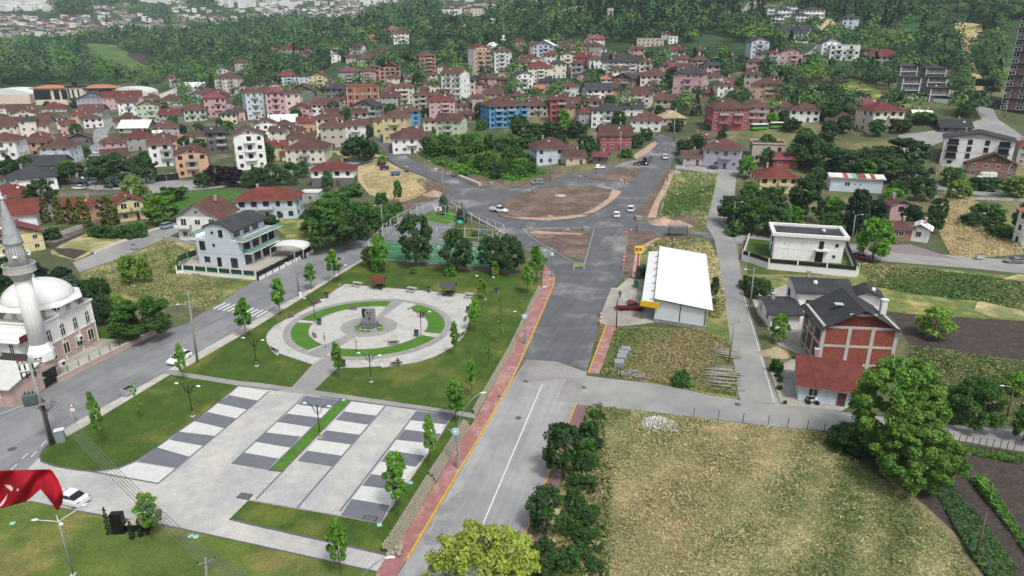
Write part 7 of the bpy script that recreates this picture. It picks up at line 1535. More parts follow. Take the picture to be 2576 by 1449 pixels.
def monument():
 c = Vector((CC.x, CC.y, 0)); p = P(930, 826); r = empty('monument', p, R(-3), 'grey stone stele with a halftone face on a dark plinth amid flowers', 'monument'); b = MB(); b.box((0,0,.95), (3.1,1.2,.7), mat('dark_granite', '6a6c72', var=.1, scale=2)); b.box((0,0,.5), (3.4,1.5,.35), mat('dark_granite', '6a6c72')); b.build('plinth', r)
 W, H, z0 = 2.45, 2.75, 1.3; b = MB(); b.box((0,0,z0+H/2), (W,.5,H), mat('stele_stone', '9a9b99', var=.08, scale=2));
 for i in range(24): b.box((-W/2+.05+i*W/24,-.27,z0+H/2), (.045,.05,H-.1), mat('stele_rib', '84868a', var=.08))
 b.build('slab', r); b = MB(); mk = mat('portrait_dark', '2c2e31')
 def blob(pts):
  n = len(pts); b.add([(x*W/100-W/2, -.31, z0+H-y*H/100) for x, y in pts] + [(x*W/100-W/2, -.26, z0+H-y*H/100) for x, y in pts], [tuple(range(n))[::-1], tuple(range(n))] + [(i, (i+1)%n, n+(i+1)%n, n+i) for i in range(n)], mk)
 for pts in ([(6,10),(20,4),(42,6),(30,12),(22,24),(20,40),(24,55),(28,62),(20,66),(10,54),(5,34)],[(38,26),(48,24),(52,30),(44,33)],[(56,30),(66,28),(72,34),(62,36)],[(36,38),(46,36),(50,42),(42,44)],[(56,42),(66,40),(70,45),(60,46)],[(50,52),(58,56),(54,60),(46,58)],[(44,70),(58,66),(68,70),(60,76),(50,77)],[(48,80),(60,80),(56,86)]): blob(pts)
 b.build('portrait', r)
 f = empty('flower_bed', c + Vector((p.x - c.x, p.y - c.y - .2, 0)), 0, 'round bed of green plants and white flowers at the monument foot', 'flower bed'); g = np.random.default_rng(4)
 a = g.random(120)*6.283; rr = 2.5*np.sqrt(g.random(120)); C_ = np.stack([rr*np.cos(a), rr*.8*np.sin(a), np.full(120,.3)], 1); V, Fq = leaves(C_, np.full(120,.26), 22, .09, seed=4); V[:,2] = np.maximum(V[:,2], .05); inst(npmesh('plants', V, Fq, [m_young]), 'plants', f)
 a = g.random(40)*3.14+3.14; rr = 2.2*np.sqrt(.3+.7*g.random(40)); C_ = np.stack([rr*np.cos(a), rr*.8*np.sin(a)-.1, np.full(40,.4)], 1); V, Fq = leaves(C_, np.full(40,.15), 14, .06, seed=5); inst(npmesh('blossoms', V, Fq, [m_lampw]), 'blossoms', f)
 b = MB(); b.lathe([(2.85,0),(2.85,.16),(2.65,.16)], m_kerb, n=32, smooth=False); o = b.build('bed_edge', f); o.scale = (1,.82,1)
monument()
def black_stele():
 p = P(303, 1340); r = empty('black_stele', p, R(4), 'black memorial block with a low pale-topped wing among small cypresses', 'memorial'); mb = mat('polished_black', '17171a', var=.1, rough=.35); H = hz(p, 1291); b = MB(); b.box((0,0,H/2), (1.25,.7,H), mb); b.box((0,0,H+.02), (1.15,.6,.08), m_black); b.build('block', r)
 b = MB(); b.box((1.9,.3,.5), (2.6,.6,1.0), mb); b.build('low_wing', r); b = MB(); b.box((2.0,.3,1.04), (2.6,.9,.08), mat('beige_slab', 'b5a594', var=.1)); b.build('wing_top', r)
black_stele()
# honeycomb planter wall along the pink pavement
def honeycomb(uvs, label, rows=3):
 pts = [P(*q_) for q_ in uvs]; o0 = pts[0]; b = MB(); mc = mat('planter_concrete', 'a09a8a', var=.15, scale=3); s = .5; g = random.Random(2)
 for a, c in zip(pts, pts[1:]):
  L = (c-a).length; d = (c-a)/L; n = Vector((-d.y, d.x, 0)); k = int(L/s)
  for i in range(k):
   for j in range(rows):
    q_ = a + d*(i*s + (j%2)*s/2) + n*(.18 + j*.3) - o0; z = .05 + j*.36; m = 7; vs = []
    for rr, zz in ((.24, 0), (.25, .4), (.17, .4), (.15, .2)):
     vs += [(q_.x + rr*math.cos(6.283*t/m)*1.0, q_.y + rr*math.sin(6.283*t/m), z + zz) for t in range(m)]
    fs = [(r_*m+t, r_*m+(t+1)%m, (r_+1)*m+(t+1)%m, (r_+1)*m+t) for r_ in range(3) for t in range(m)]
    b.add(vs, fs, mc); b.add(vs[3*m:4*m], [tuple(range(m))], mat('dark_cell_hole', '1f1c18'))  # near-black face closes each cell, the hole's darkness put into its colour
 w = b.build('honeycomb_wall', loc=o0); tag(w, label, 'retaining wall')
honeycomb([(985,1396),(1004,1369),(1100,1208),(1176,1087),(1186,1068)], 'lower honeycomb wall of concrete planter cells beside the parking plaza', 3)
honeycomb([(1200,1043),(1288,886),(1363,726)], 'upper honeycomb wall of concrete planter cells beside the park lawn', 2)
b = MB(); p = P(985, 1392); g = random.Random(4)
for k in range(14): b.lathe([(.2,0),(.22,.35),(.15,.35),(.13,.1)], mat('planter_concrete', 'a8a394'), c=(g.uniform(-.5,1.1), g.uniform(-.7,.6), .02 + g.random()*.35), n=7)
tag(b.build('planter_cell_heap', loc=p), 'heap of concrete planter cells at the lower end of the honeycomb wall', 'heap')
b = MB(); b.lathe([(.05,0),(.25,.03),(.28,.15),(.18,.26),(.03,.3)], m_lampw, n=12); o = b.build('white_boulder', loc=P(986, 1404)); o.scale = (1.3, .8, 1); tag(o, 'white painted boulder at the path corner below the planter cells', 'stone')
# sports court cage
def cage():
 r0 = P(929, 650); r = empty('court_cage', (0,0,0), 0, 'white tubular cage of posts and rails round the green pitch and grey court', 'fence'); H = 4.6; w = mat('cage_white', 'c9cccd', rough=.5)
 base = [P(*q_) for q_ in ((929,652),(1106,665),(1236,673),(1244,640),(1268,608),(1150,560),(1065,548),(985,592))]; c = 0
 n = len(base)
 for i in range(n):
  a, d = base[i], base[(i+1)%n]; L = (d-a).length; k = max(1, round(L/4)); b = MB()
  for z in (.15, H/2, H): b.tube([a+Vector((0,0,z)), d+Vector((0,0,z))], .045, w, n=5)
  b.build('rail', r)
  for j in range(k): q_ = a.lerp(d, j/k); b = MB(); b.tube([q_, q_+Vector((0,0,H))], .055, w, n=6); b.build('post', r); c += 1
  if L > 12 and i in (0, 1, 3, 7):
   for s_, e_ in ((a, a.lerp(d, 4/L)), (d, a.lerp(d, 1-4/L))): b = MB(); b.tube([s_+Vector((0,0,H)), e_], .045, w, n=5); b.tube([s_, e_+Vector((0,0,H))], .045, w, n=5); b.build('brace', r)
 for u1, v1, u2, v2 in ((1040,622,1225,618),):
  a, d = P(965,606), P(1240,622); b = MB()
  for z in (.15, 2.3, H): b.tube([a+Vector((0,0,z)), d+Vector((0,0,z))], .04, w, n=5)
  b.build('rail', r)
  for j in range(9): q_ = a.lerp(d, j/8); b = MB(); b.tube([q_, q_+Vector((0,0,H))], .05, w, n=6); b.build('post', r)
cage()
def goal(u, v, yaw, label):
 p = P(u, v); r = empty('football_goal', p, R(yaw), label, 'goal'); w = mat('cage_white', 'c9cccd'); b = MB(); b.tube([(-1.5,0,0),(-1.5,0,2),(1.5,0,2),(1.5,0,0)], .06, w, n=6); b.build('frame', r); b = MB()
 for x in (-1.5, 1.5): b.tube([(x,0,2),(x,.9,0)], .04, w, n=5)
 b.tube([(-1.5,.9,0),(1.5,.9,0)], .04, w, n=5); b.build('back_stay', r)
goal(1113, 622, 0, 'white football goal at the far side of the green pitch')
def hoop():
 p = P(1107, 556); r = empty('basketball_hoop', p, R(-20), 'white basketball hoop at the far end of the grey court', 'basketball hoop'); b = MB(); b.tube([(0,0,0),(0,0,3.4),(0,-.8,3.6)], .09, m_lampw, n=8); b.build('post', r); b = MB(); b.box((0,-.85,3.9), (2.3,.08,1.3), m_lampw); b.box((0,-.9,3.75), (.7,.04,.5), mat('hoop_red', 'b04030')); b.build('backboard', r)
 b = MB(); pts = [(.24*math.cos(t), -1.2+.24*math.sin(t), 3.5) for t in np.linspace(0, 6.283, 14)]; b.tube(pts, .02, mat('hoop_red', 'b04030'), n=4); b.build('ring', r)
hoop()
def play(u, v, col, label, kind=0):
 p = P(u, v); r = empty('playground_piece', p, R(20), label, 'playground'); m = mat('play_' + col, col, var=.05, rough=.4); b = MB()
 for s in (-1, 1):
  for t in (-1, 1): b.tube([(s*.8,t*.8,0),(s*.8,t*.8,2.4)], .06, m_cdark, n=6)
 b.build('posts', r); b = MB(); b.lathe([(1.3,2.3),(.7,3.0),(.05,3.3)], m, n=6) if kind == 0 else b.box((1.6,0,.9), (3.0,.6,.12), m, 0); b.build('roof' if kind == 0 else 'slide', r)
 b = MB(); b.box((0,0,1.1), (1.6,1.6,.1), m_cdark); b.build('deck', r)
play(1157, 582, '2f9e86', 'play tower with a turquoise roof behind the green pitch'); play(1196, 594, '35509a', 'blue slide of the playground behind the court cage', 1)
def box_thing(name, label, cat, u, v, size, m, yaw=0, parts=None, taper=1.0, group=None, z=0):
 p = P(u, v); r = empty(name, (p.x, p.y, p.z+z), R(yaw), label, cat, group); b = MB(); b.box((0,0,size[2]/2), size, m, taper=taper); b.build('body', r); b = MB(); b.box((0,0,size[2]+.04), (size[0]*1.04,size[1]*1.04,.08), parts or m_cdark); b.build('lid', r); return r
def dumpster(u, v, yaw, label, col='a9aeb0', full=True):
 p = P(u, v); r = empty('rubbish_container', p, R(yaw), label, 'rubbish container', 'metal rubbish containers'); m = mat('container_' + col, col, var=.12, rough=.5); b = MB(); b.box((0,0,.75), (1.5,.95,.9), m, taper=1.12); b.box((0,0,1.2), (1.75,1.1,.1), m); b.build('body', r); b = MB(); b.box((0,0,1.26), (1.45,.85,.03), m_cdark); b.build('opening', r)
 for sx in (-1, 1):
  for sy in (-1, 1): b = MB(); b.tube([(0,-.04,0),(0,.04,0)], .13, m_tyre, n=8); b.build('wheel', r, (sx*.55, sy*.32, .13))
dumpster(325, 994, 72, 'open grey rubbish container on the pavement beside the left lawn'); dumpster(1858, 585, 0, 'grey-blue rubbish container below the double pole', '9aa6b4'); dumpster(2463, 653, -8, 'pale rubbish container on the verge of the garden road', 'b6bcbe'); dumpster(338, 628, -20, 'grey rubbish container beside the residential street')
dumpster(1603, 702, 80, 'dark green container behind the yellow shop sign', '2a4a3a'); dumpster(1600, 722, 80, 'small green bin on the market forecourt', '2f6a48')
box_thing('kiosk_box', 'dark roofed hut beside the yellow shop sign', 'hut', 1611, 692, (1.8,1.6,1.9), mat('hut_dark_green', '26352d', var=.2))
box_thing('electric_cabinet', 'white electric cabinet at the foot of the pole by the zebra crossing', 'cabinet', 757, 748, (.55,.4,1.4), m_lampw)
def road_sign(u, v, h, col, label):
 p = P(u, v); r = empty('road_sign', p, R(15), label, 'road sign'); b = MB(); b.tube([(0,0,0),(0,0,h)], .04, m_steel, n=6); b.build('post', r); b = MB(); b.lathe([(.32,0),(.32,.04)], mat('sign_face_' + col, col), n=20, smooth=False); b.lathe([(.2,.04),(.2,.05)], m_lampw, n=16, smooth=False); o = b.build('disc', r, (0,-.05,h-.35)); o.rotation_euler = (R(90),0,0)
 b = MB(); b.lathe([(.3,0),(.3,.03)], m_lampw, n=20, smooth=False); o = b.build('lower_disc', r, (0,-.05,h-1.0)); o.rotation_euler = (R(90),0,0)
road_sign(191, 1065, 3.2, 'b0202a', 'round red and white road sign at the kerb near the transformer pole'); road_sign(1718, 430, 2.4, 'b0202a', 'round red no-entry sign at the lilac house lane')
def cone(u, v): p = P(u, v); r = empty('traffic_cone', p, 0); b = MB(); m = mat('cone_orange', 'd04a38'); b.box((0,0,.03), (.5,.5,.06), m); b.lathe([(.2,.05),(.15,.3)], m, n=10); b.lathe([(.16,.3),(.11,.5)], m_lampw, n=10); b.lathe([(.11,.5),(.04,.8)], m, n=10); b.build('body', r); r.scale = (1.5,1.5,1.4); tag(r, None, 'traffic cone', 'orange road works cones'); auto(r, 'orange and white traffic cone'); return r
for u, v in ((1574,588),(1587,583),(1570,651),(1568,660)): cone(u, v)
def barrier(u, v, yaw, label):
 p = P(u, v); r = empty('barrier', p, R(yaw), label, 'barrier'); b = MB(); b.box((0,0,1.0), (2.4,.1,.9), mat('barrier_lime', '98a35c', var=.1)); b.box((0,0,1.3), (2.2,.11,.22), mat('barrier_blue', '6a8fb5')); b.build('panel', r)
 for s in (-1, 1): b = MB(); b.box((s*1.2,0,.55), (.12,.6,1.1), m_lampw, taper=.5); b.build('leg', r)
barrier(1456, 676, 0, 'lime and blue works barrier at the lower tip of the triangular island')
b = MB()
for k in range(7): b.box((.0, k*.9, .5), (.35,.5,1.0), mat('barrier_red', 'c04040') if k % 2 == 0 else m_lampw, taper=.6)
tag(b.build('red_white_barrier', loc=P(1509, 822), rz=R(-10)), 'row of red and white road blocks beside the short pink pavement', 'barrier')
def shelter(u, v, yaw, label, s=1):
 p = P(u, v); r = empty('bus_shelter', p, R(yaw), label, 'bus shelter'); r.scale = (s, s, s)
 for x in (-1.9, 1.9):
  for y in (-.6, .6): b = MB(); b.tube([(x,y,0),(x,y,2.5)], .06, m_cdark, n=6); b.build('post', r)
 b = MB(); b.box((0,0,2.55), (4.2,1.6,.12), m_steel); b.build('roof', r); b = MB(); b.box((0,.6,1.3), (3.7,.04,1.8), mat('shelter_glass', '9aa5a8', alpha=.4, rough=.1)); b.build('glass_wall', r); b = MB(); b.box((0,.35,.5), (3.2,.35,.06), m_cdark); b.build('seat', r)
shelter(1704, 595, -3, 'grey metal bus shelter between the sand heap and the market hall', 1.25); shelter(1023, 434, -70, 'small white bus shelter beside the upper road and the straw field', .9)
# building materials
def heap(u, v, w, h, d, m, label, seed=0, cat='heap'):
 p = P(u, v); g = np.random.default_rng(seed); n, k = 14, 36; V = [(0, 0, h)]
 for i in range(1, n):
  t = i/(n-1)
  for j in range(k): a = 6.283*j/k; rr = t*(1+.12*math.sin(a*3+seed)+.05*g.normal()); V.append((w/2*rr*math.cos(a), d/2*rr*math.sin(a), max(-.05, h*(1-t)**1.1*(1+.07*g.normal())) if i < n-1 else -.1))
 b = MB(); fs = [(0, 1+j, 1+(j+1)%k) for j in range(k)] + [(1+(i-1)*k+j, 1+i*k+j, 1+i*k+(j+1)%k, 1+(i-1)*k+(j+1)%k) for i in range(1, n-1) for j in range(k)]
 b.add(V, fs, m, True); o = b.build('earth_heap' if cat == 'heap' else 'heap', loc=p); tag(o, label, cat); return o
heap(1668, 562, 9, 2.0, 6, m_sand, 'left peak of the pinkish sand heaps on the side street corner', 1); heap(1705, 568, 8, 1.7, 6, m_sand, 'right peak of the pinkish sand heaps beside the bus shelter', 2); heap(1722, 556, 13, 1.9, 6, m_dirt, 'dark earth mound behind the pinkish sand heaps', 3)
heap(1092, 490, 8, 1.6, 8, m_sand, 'pinkish sand heap at the corner of the building dirt', 4); heap(1950, 890, 5.5, 1.4, 4, mat('builders_sand', 'a8957c', var=.12, scale=2), 'builders sand heap in front of the brick house', 5); heap(1700, 434, 5, 1.0, 4, mat('grey_rubble', '9a948c', var=.25, scale=3, bump=.1), 'grey rubble heap by the red road sign', 6)
heap(1384, 545, 3, .5, 2.5, mat('builders_sand', 'a8957c'), 'small yellowish heap at the near edge of the roundabout', 7)
def pallet(u, v, yaw, s, label, m=None):
 p = P(u, v); r = empty('paver_pallet', p, R(yaw), label, 'pallet', 'stacks of grey paving blocks'); b = MB(); b.box((0,0,.07), (s*1.05,s*1.05,.14), m_wood); b.build('pallet', r); b = MB(); mm = m or mat('grey_pavers', '8c8f93', var=.15, scale=3)
 for i in range(4): b.box((0,0,.26+i*.24), (s*(1-.01*(i%2)),s,.225), mm)
 b.build('block_stack', r)
for u, v, lab in ((1557,923,'wrapped white-topped stack of paving blocks nearest the short pink pavement'),(1563,909,'second grey stack of paving blocks in the grass'),(1567,898,'third grey stack of paving blocks in the grass'),(1574,890,'farthest grey stack of paving blocks in the grass')): pallet(u, v, -12, 1.55, lab)
for u, v, k in ((1575,945,1),(1589,938,2),(1602,950,3),(1622,952,4)):
 p = P(u, v); b = MB(); g = random.Random(k)
 for i in range(26): b.box((g.uniform(-.8,.8), g.uniform(-.6,.6), .08+g.random()*.45), (.34,.2,.1), mat('grey_pavers', '8c8f93') if k < 4 else mat('pink_pavers', '9f7f80', var=.15), g.random()*3)
 tag(b.build('paver_heap', loc=p), ['','spilled grey paving blocks, left heap in the grass','spilled grey paving blocks, upper heap in the grass','spilled grey paving blocks, right heap in the grass','strewn pinkish paving blocks in the grass'][k], 'heap')
a_, c_ = P(1138, 441), P(1208, 470); fp = [True]; src = None
for i in range(15):
 q_ = a_.lerp(c_, (i+.5)/15); rz = math.atan2((c_-a_).y, (c_-a_).x)
 if src is None: src = empty('paver_pallet', q_, rz, None, 'pallet', 'long row of paving pallets along the upper road'); b = MB(); b.box((0,0,.07), (1.05,1.1,.14), m_wood); b.build('pallet', src); b = MB(); [b.box((0,0,.26+j*.22), (1.0-.02*(j%2),1.0,.2), mat('pale_pavers', 'b3b2ae', var=.1, scale=3)) for j in range(4)]; b.build('block_stack', src); o = src
 else: o = copy_tree(src, q_, rz)
 o.scale = ((c_-a_).length/15/1.12,)*3; auto(o, 'pale stack of paving blocks in the long roadside row')
pallet(1336, 583, 0, 1.1, 'small stack of grey blocks at the left end of the triangular island'); pallet(1474, 580, 0, 1.5, 'tall stack of grey blocks at the right end of the triangular island'); pallet(1606, 553, 5, 1.9, 'big grey block crate beside the sand heap and kerb stones')
pallet(1096, 430, 10, 1.2, 'single pale block stack beside the upper road', mat('pale_pavers', 'b3b2ae')); pallet(1236, 466, 0, 1.2, 'single grey block stack at the junction corner')
for k, (u, v, w, n, yaw, label) in enumerate(((1822,893,5,22,-14,'upper pile of grey weathered logs beside the leaning pole'),(1812,938,7,26,-12,'long middle pile of grey weathered logs by the side street'),(1815,968,6,16,-14,'lower pile of grey weathered logs near the cross road'))):
 p = P(u, v); r = empty('log_pile', p, R(yaw), label, 'log pile', 'grey log piles by the side street'); g = random.Random(k)
 for i in range(n):
  b = MB(); L = w*g.uniform(.5,1); x = g.uniform(-.5,.5); y = g.uniform(-1.9,1.9); z = .1 + .35*g.random(); a = g.uniform(-.12,.12); b.tube([(x-L/2,y-a*L/2,z),(x+L/2,y+a*L/2,z+g.uniform(-.05,.15))], g.uniform(.05,.1), mat('weathered_log', '9a9288', var=.25, scale=2), n=6); b.build('log', r)
# white wool spread on a sheet
def wool():
 p = P(1659, 1068); g = np.random.default_rng(8); r = empty('drying_wool', p, R(-14), 'round spread of white wool drying on the grass beside the cross road', 'drying wool'); b = MB(); b.lathe([(2.55,0),(2.5,.05)], mat('ground_sheet', 'c7d5da', var=.1), n=24, smooth=False); s = b.build('sheet', r); s.scale = (1,.85,1)
 V = []; Fq = []; n = 260; a = g.random(n)*6.283; rr = 2.2*np.sqrt(g.random(n)); C_ = np.stack([rr*np.cos(a), rr*.85*np.sin(a), np.full(n,.12)], 1); V, Fq = leaves(C_, np.full(n,.16), 16, .12, seed=8); V[:,2] = np.maximum(V[:,2], .06); inst(npmesh('wool_tufts', V, Fq, [mat('white_wool', 'dcdcda', var=.12, scale=4)]), 'wool', r)
wool()
wall_line('post_fence', [(1745,1050),(1932,1070),(2030,1083),(2072,1090)], 0, .1, m_cdark, 'thin dark post fence between the cross road and the dry meadow', 'fence', post=m_cdark, ph=1.5, pstep=2.9)
wall_line('vegetable_fence', [(2377,1117),(2460,1128),(2548,1140)], 0, .1, m_cdark, 'thin stake fence with climbing beans along the lower lane', 'fence', post=mat('stake_wood', '75695a', var=.2), ph=1.6, pstep=.8)
def quad():
 p = P(2042, 1014); r = empty('quad_bike', p, R(-8), 'white and black quad bike in front of the small pale blue house', 'quad bike'); b = MB(); b.box((0,0,.6), (1.5,.5,.3), m_lampw, taper=.8); b.box((.45,0,.85), (.4,.9,.12), m_lampw); b.box((-.45,0,.85), (.6,.8,.12), m_cdark); b.build('body', r); b = MB(); b.box((-.1,0,.85), (.7,.35,.15), m_cdark); b.build('seat', r); b = MB(); b.tube([(.3,-.4,1.1),(.3,.4,1.1)], .03, m_cdark, n=5); b.tube([(.4,0,.7),(.3,0,1.1)], .03, m_cdark, n=5); b.build('handlebar', r)
 for x in (-.6, .6):
  for s in (-1, 1): b = MB(); b.tube([(0,-.13,0),(0,.13,0)], .32, m_tyre, n=12); b.build('wheel', r, (x, s*.48, .32))
quad()
def tent(u, v):
 p = P(u, v); r = empty('carport', p, R(-8), 'white curved carport canopy beside the grey balcony villa', 'carport'); n = 10; W, D = 8.5, 5.0; b = MB(); rr = [(W/2*math.cos(t), 1.0*math.sin(t)+2.5) for t in np.linspace(0, math.pi, n)]
 vs = [(x,-D/2,z) for x, z in rr] + [(x,D/2,z) for x, z in rr] + [(x,-D/2,z+.06) for x, z in rr] + [(x,D/2,z+.06) for x, z in rr]; b.add(vs, [(i,i+1,n+i+1,n+i) for i in range(n-1)] + [(2*n+i,3*n+i,3*n+i+1,2*n+i+1) for i in range(n-1)] + [(i,2*n+i,2*n+i+1,i+1) for i in range(n-1)], m_lampw); b.build('canopy', r)
 for x in (-W/2+.1, W/2-.1):
  for y in (-D/2, D/2): b = MB(); b.tube([(x,y,0),(x,y,2.5)], .06, m_lampw, n=6); b.build('post', r)
tent(735, 645)
car('suv', 748, 650, 20, '232528', 'black', 'black car parked under the white curved carport')
for u, v, lab in ((1033,1216,'grass beside the plaza edge'),(955,1322,'grass at the lowest parking corner'),(32,1318,'lower left lawn'),(480,1350,'lawn below the plaza, left of a pair'),(493,1352,'lawn below the plaza, right of a pair'),(864,1008,'head of the narrow grass strip')):
 p = P(u, v); b = MB(); b.box((0,0,.03), (.5,.5,.05), mat('turquoise_cover', '8fc6bf', var=.1)); b.box((0,0,.058), (.36,.36,.01), mat('turquoise_cover', '8fc6bf')); tag(b.build('sprinkler_cover', loc=p + Vector((0,0,.06)), rz=R(20)), 'small turquoise cover in the ' + lab, 'cover', 'turquoise sprinkler covers')
for u, v, rz, lab in ((930,1306,-14,'on the dark paving corner'),(616,1249,-14,'on the pale plaza near the lower lawn')):
 p = P(u, v); b = MB(); b.box((0,0,.012), (1.6,1.0,.024), m_cdark)
 for i in range(7): b.box((-.6+i*.2,0,.03), (.08,.8,.02), m_steel)
 tag(b.build('drain_grate', loc=p+Vector((0,0,.04)), rz=R(rz)), 'rectangular drain grate ' + lab, 'drain grate')
p = P(1410, 494); r = empty('concrete_ring', p, 0, 'round concrete chamber ring in the middle of the roundabout', 'chamber'); b = MB(); b.lathe([(1.9,.1),(1.9,.35),(1.5,.35),(1.5,.3)], m_slab, n=20, smooth=False); b.build('ring', r); b = MB(); b.lathe([(1.4,.3),(1.3,.5),(.4,.55)], m_conc, n=20, smooth=False); b.build('cover', r)
# tarps of the village
for u, v, w, col, lab in ((770,316,9,'e0e2e2','white shed canopy in the village centre'),(765,325,8,'6fae9a','pale green awning next to the blue tarp'),(787,324,7,'3aa0c8','bright blue tarp stretched between village roofs'),(1180,372,5,'4a8fc0','blue tarp over the orchard shed')):
 p = P(u, v); r = empty('awning', p, R(-8), lab, 'awning'); b = MB(); b.add([(-w/2,-2,2.6),(w/2,-2,2.4),(w/2,2,3.1),(-w/2,2,3.0),(-w/2,-2,2.55),(w/2,-2,2.35),(w/2,2,3.05),(-w/2,2,2.95)], [(0,1,2,3),(7,6,5,4),(0,4,5,1),(1,5,6,2),(2,6,7,3),(3,7,4,0)], mat('tarp_' + col, col, var=.1)); b.build('sheet', r)
 for x in (-w/2, w/2):
  for y in (-2, 2): b = MB(); b.tube([(x,y,-.5),(x,y,2.6)], .05, m_steel, n=5); b.build('post', r)
# ---------------------------------------------------------------- gardens, woods, distant town
HP = np.array([(o.location.x, o.location.y) for o, _, _ in HOUSES]); HR = np.array([max((abs(c[0]) + abs(c[1])) / 2 for c in o.children[0].bound_box) for o, _, _ in HOUSES])
TP = np.array([(a, b_) for a, b_, _ in TREEPOS])
ROADS = [[(200,470),(207,440),(225,375),(236,330),(262,300),(280,295),(290,310),(272,330),(258,395),(238,478)],[(238,478),(248,455),(390,452),(640,440),(830,412),(965,395),(970,405),(760,432),(560,472),(380,487)],
 [(915,318),(945,322),(965,352),(1040,400),(1200,460),(1290,470),(1600,400),(1655,340),(1710,345),(1690,440),(1500,480),(1111,500),(1060,480),(960,385),(930,345)],
 [(2230,460),(2235,390),(2260,335),(2400,320),(2470,295),(2425,225),(2480,225),(2520,300),(2640,360),(2640,400),(2450,345),(2320,430),(2400,475),(2640,490),(2640,510),(2300,490)],
 [(1800,60),(1885,0),(1930,-10),(1860,60)],[(2000,155),(2060,90),(2095,90),(2050,150)],[(385,250),(445,215),(460,250)],[(1690,412),(1960,430),(1960,456),(1690,435)],[(1830,335),(1880,322),(2040,318),(2045,332),(1850,345)]]
def clear_of(x, y, m=2.0):
 d = np.hypot(HP[:, 0] - x, HP[:, 1] - y); return not np.any(d < HR + m)
g = random.Random(77); FILL = []; tries = 0
FV = [(0,450),(0,285),(420,262),(560,225),(700,205),(1080,215),(1260,235),(1500,205),(1800,215),(1980,250),(1960,310),(1720,300),(1640,330),(1500,330),(1330,325),(1290,318),(960,330),(940,372),(860,395),(560,400),(300,420)]
FV2 = [(1290,205),(1300,130),(1450,125),(1700,140),(1960,150),(1960,200),(1800,212)]
while len(FILL) < 74 and tries < 3000:
 tries += 1; u, v = g.uniform(0, 2000), g.uniform(205, 450)
 if tries % 2: u, v = g.uniform(1290, 1960), g.uniform(130, 212)
 if not (inpoly(u, v, FV) or inpoly(u, v, FV2)) or any(inpoly(u, v, r_) for r_ in ROADS): continue
 p = P(u, v); w = g.uniform(8, 12); k = ppm(p)
 if np.any(np.hypot(HP[:, 0] - p.x, HP[:, 1] - p.y - 4) < HR * .8 + w * .55) or any(math.hypot(p.x-a, p.y-b_) < 12 for a, b_ in FILL): continue
 FILL.append((p.x, p.y + 4)); fl = g.choice((1, 2, 2, 3)); house(u - w*k/2, u + w*k/2, v - fl*2.9*k, v, fl, g.choice('TGCPWWTOG'), g.choice('bbbrbk'), g.choice('hhg'), g.uniform(-18, 18), seed=tries, bal=g.choice((0, 0, 1)))
HP = np.array([(o.location.x, o.location.y) for o, _, _ in HOUSES]); HR = np.array([max((abs(c[0]) + abs(c[1])) / 2 for c in o.children[0].bound_box) for o, _, _ in HOUSES])
g = random.Random(11); VT = []; kinds = ['dark', 'broad', 'dark', 'bright', 'shrub', 'dark', 'broad', 'dshrub']
tries = 0
VIL = [(0,470),(0,235),(400,205),(640,150),(900,110),(1200,185),(1400,130),(1700,150),(2100,150),(2300,165),(2260,330),(2100,400),(1900,440),(1720,420),(1700,350),(1640,345),(1500,420),(1330,360),(1290,330),(940,330),(930,400),(640,430),(200,480)]
while len(VT) < 150 and tries < 6000:
 tries += 1; u, v = g.uniform(0, 2300), g.uniform(115, 470)
 if not inpoly(u, v, VIL) or any(inpoly(u, v, r_) for r_ in ROADS): continue
 p = P(u, v)
 if g.random() > (p.y / 420) ** .7 or not clear_of(p.x, p.y, 3.0) or any(math.hypot(p.x-a, p.y-b_) < 6.5 for a, b_ in VT): continue
 VT.append((p.x, p.y)); k = ppm(p); w = g.uniform(4.5, 8.5); tree(g.choice(kinds), u, v, w*k, w*k*g.uniform(.85, 1.15), group='garden trees between the town houses')
# woods: one object of stuff per wood
OPEN = [[(205,110),(290,115),(360,160),(400,186),(330,190),(250,172),(210,150)],[(315,138),(345,133),(445,178),(400,178)],[(0,100),(45,100),(58,120),(0,127)],[(2395,60),(2470,60),(2480,110),(2445,130),(2480,270),(2440,225),(2415,120)],
 [(2045,52),(2110,48),(2115,70),(2095,90),(2050,85)],[(1405,28),(1475,12),(1470,48),(1420,50)],[(1740,96),(1820,86),(1842,112),(1770,130)],[(2000,228),(2160,205),(2270,262),(2180,264),(2060,244)],[(1990,150),(2240,160),(2240,175),(2050,175)],
 [(0,12),(130,5),(130,32),(0,35)],[(0,45),(190,40),(235,75),(120,98),(0,92)],[(2524,60),(2640,30),(2640,300),(2500,300)],[(820,62),(940,80),(880,88),(815,80)],[(640,84),(770,104),(740,118),(700,104)],[(0,215),(460,212),(460,470),(0,470)],[(2275,195),(2400,170),(2400,262),(2275,262)]]
CL = [[(640,10),(990,0),(1000,14),(900,48),(640,50)],[(1180,0),(1300,0),(1300,14),(1110,16)],[(230,20),(470,8),(470,75),(240,80)],[(1120,28),(1230,18),(1235,34),(1130,42)],[(350,0),(640,0),(640,20),(350,12)]]
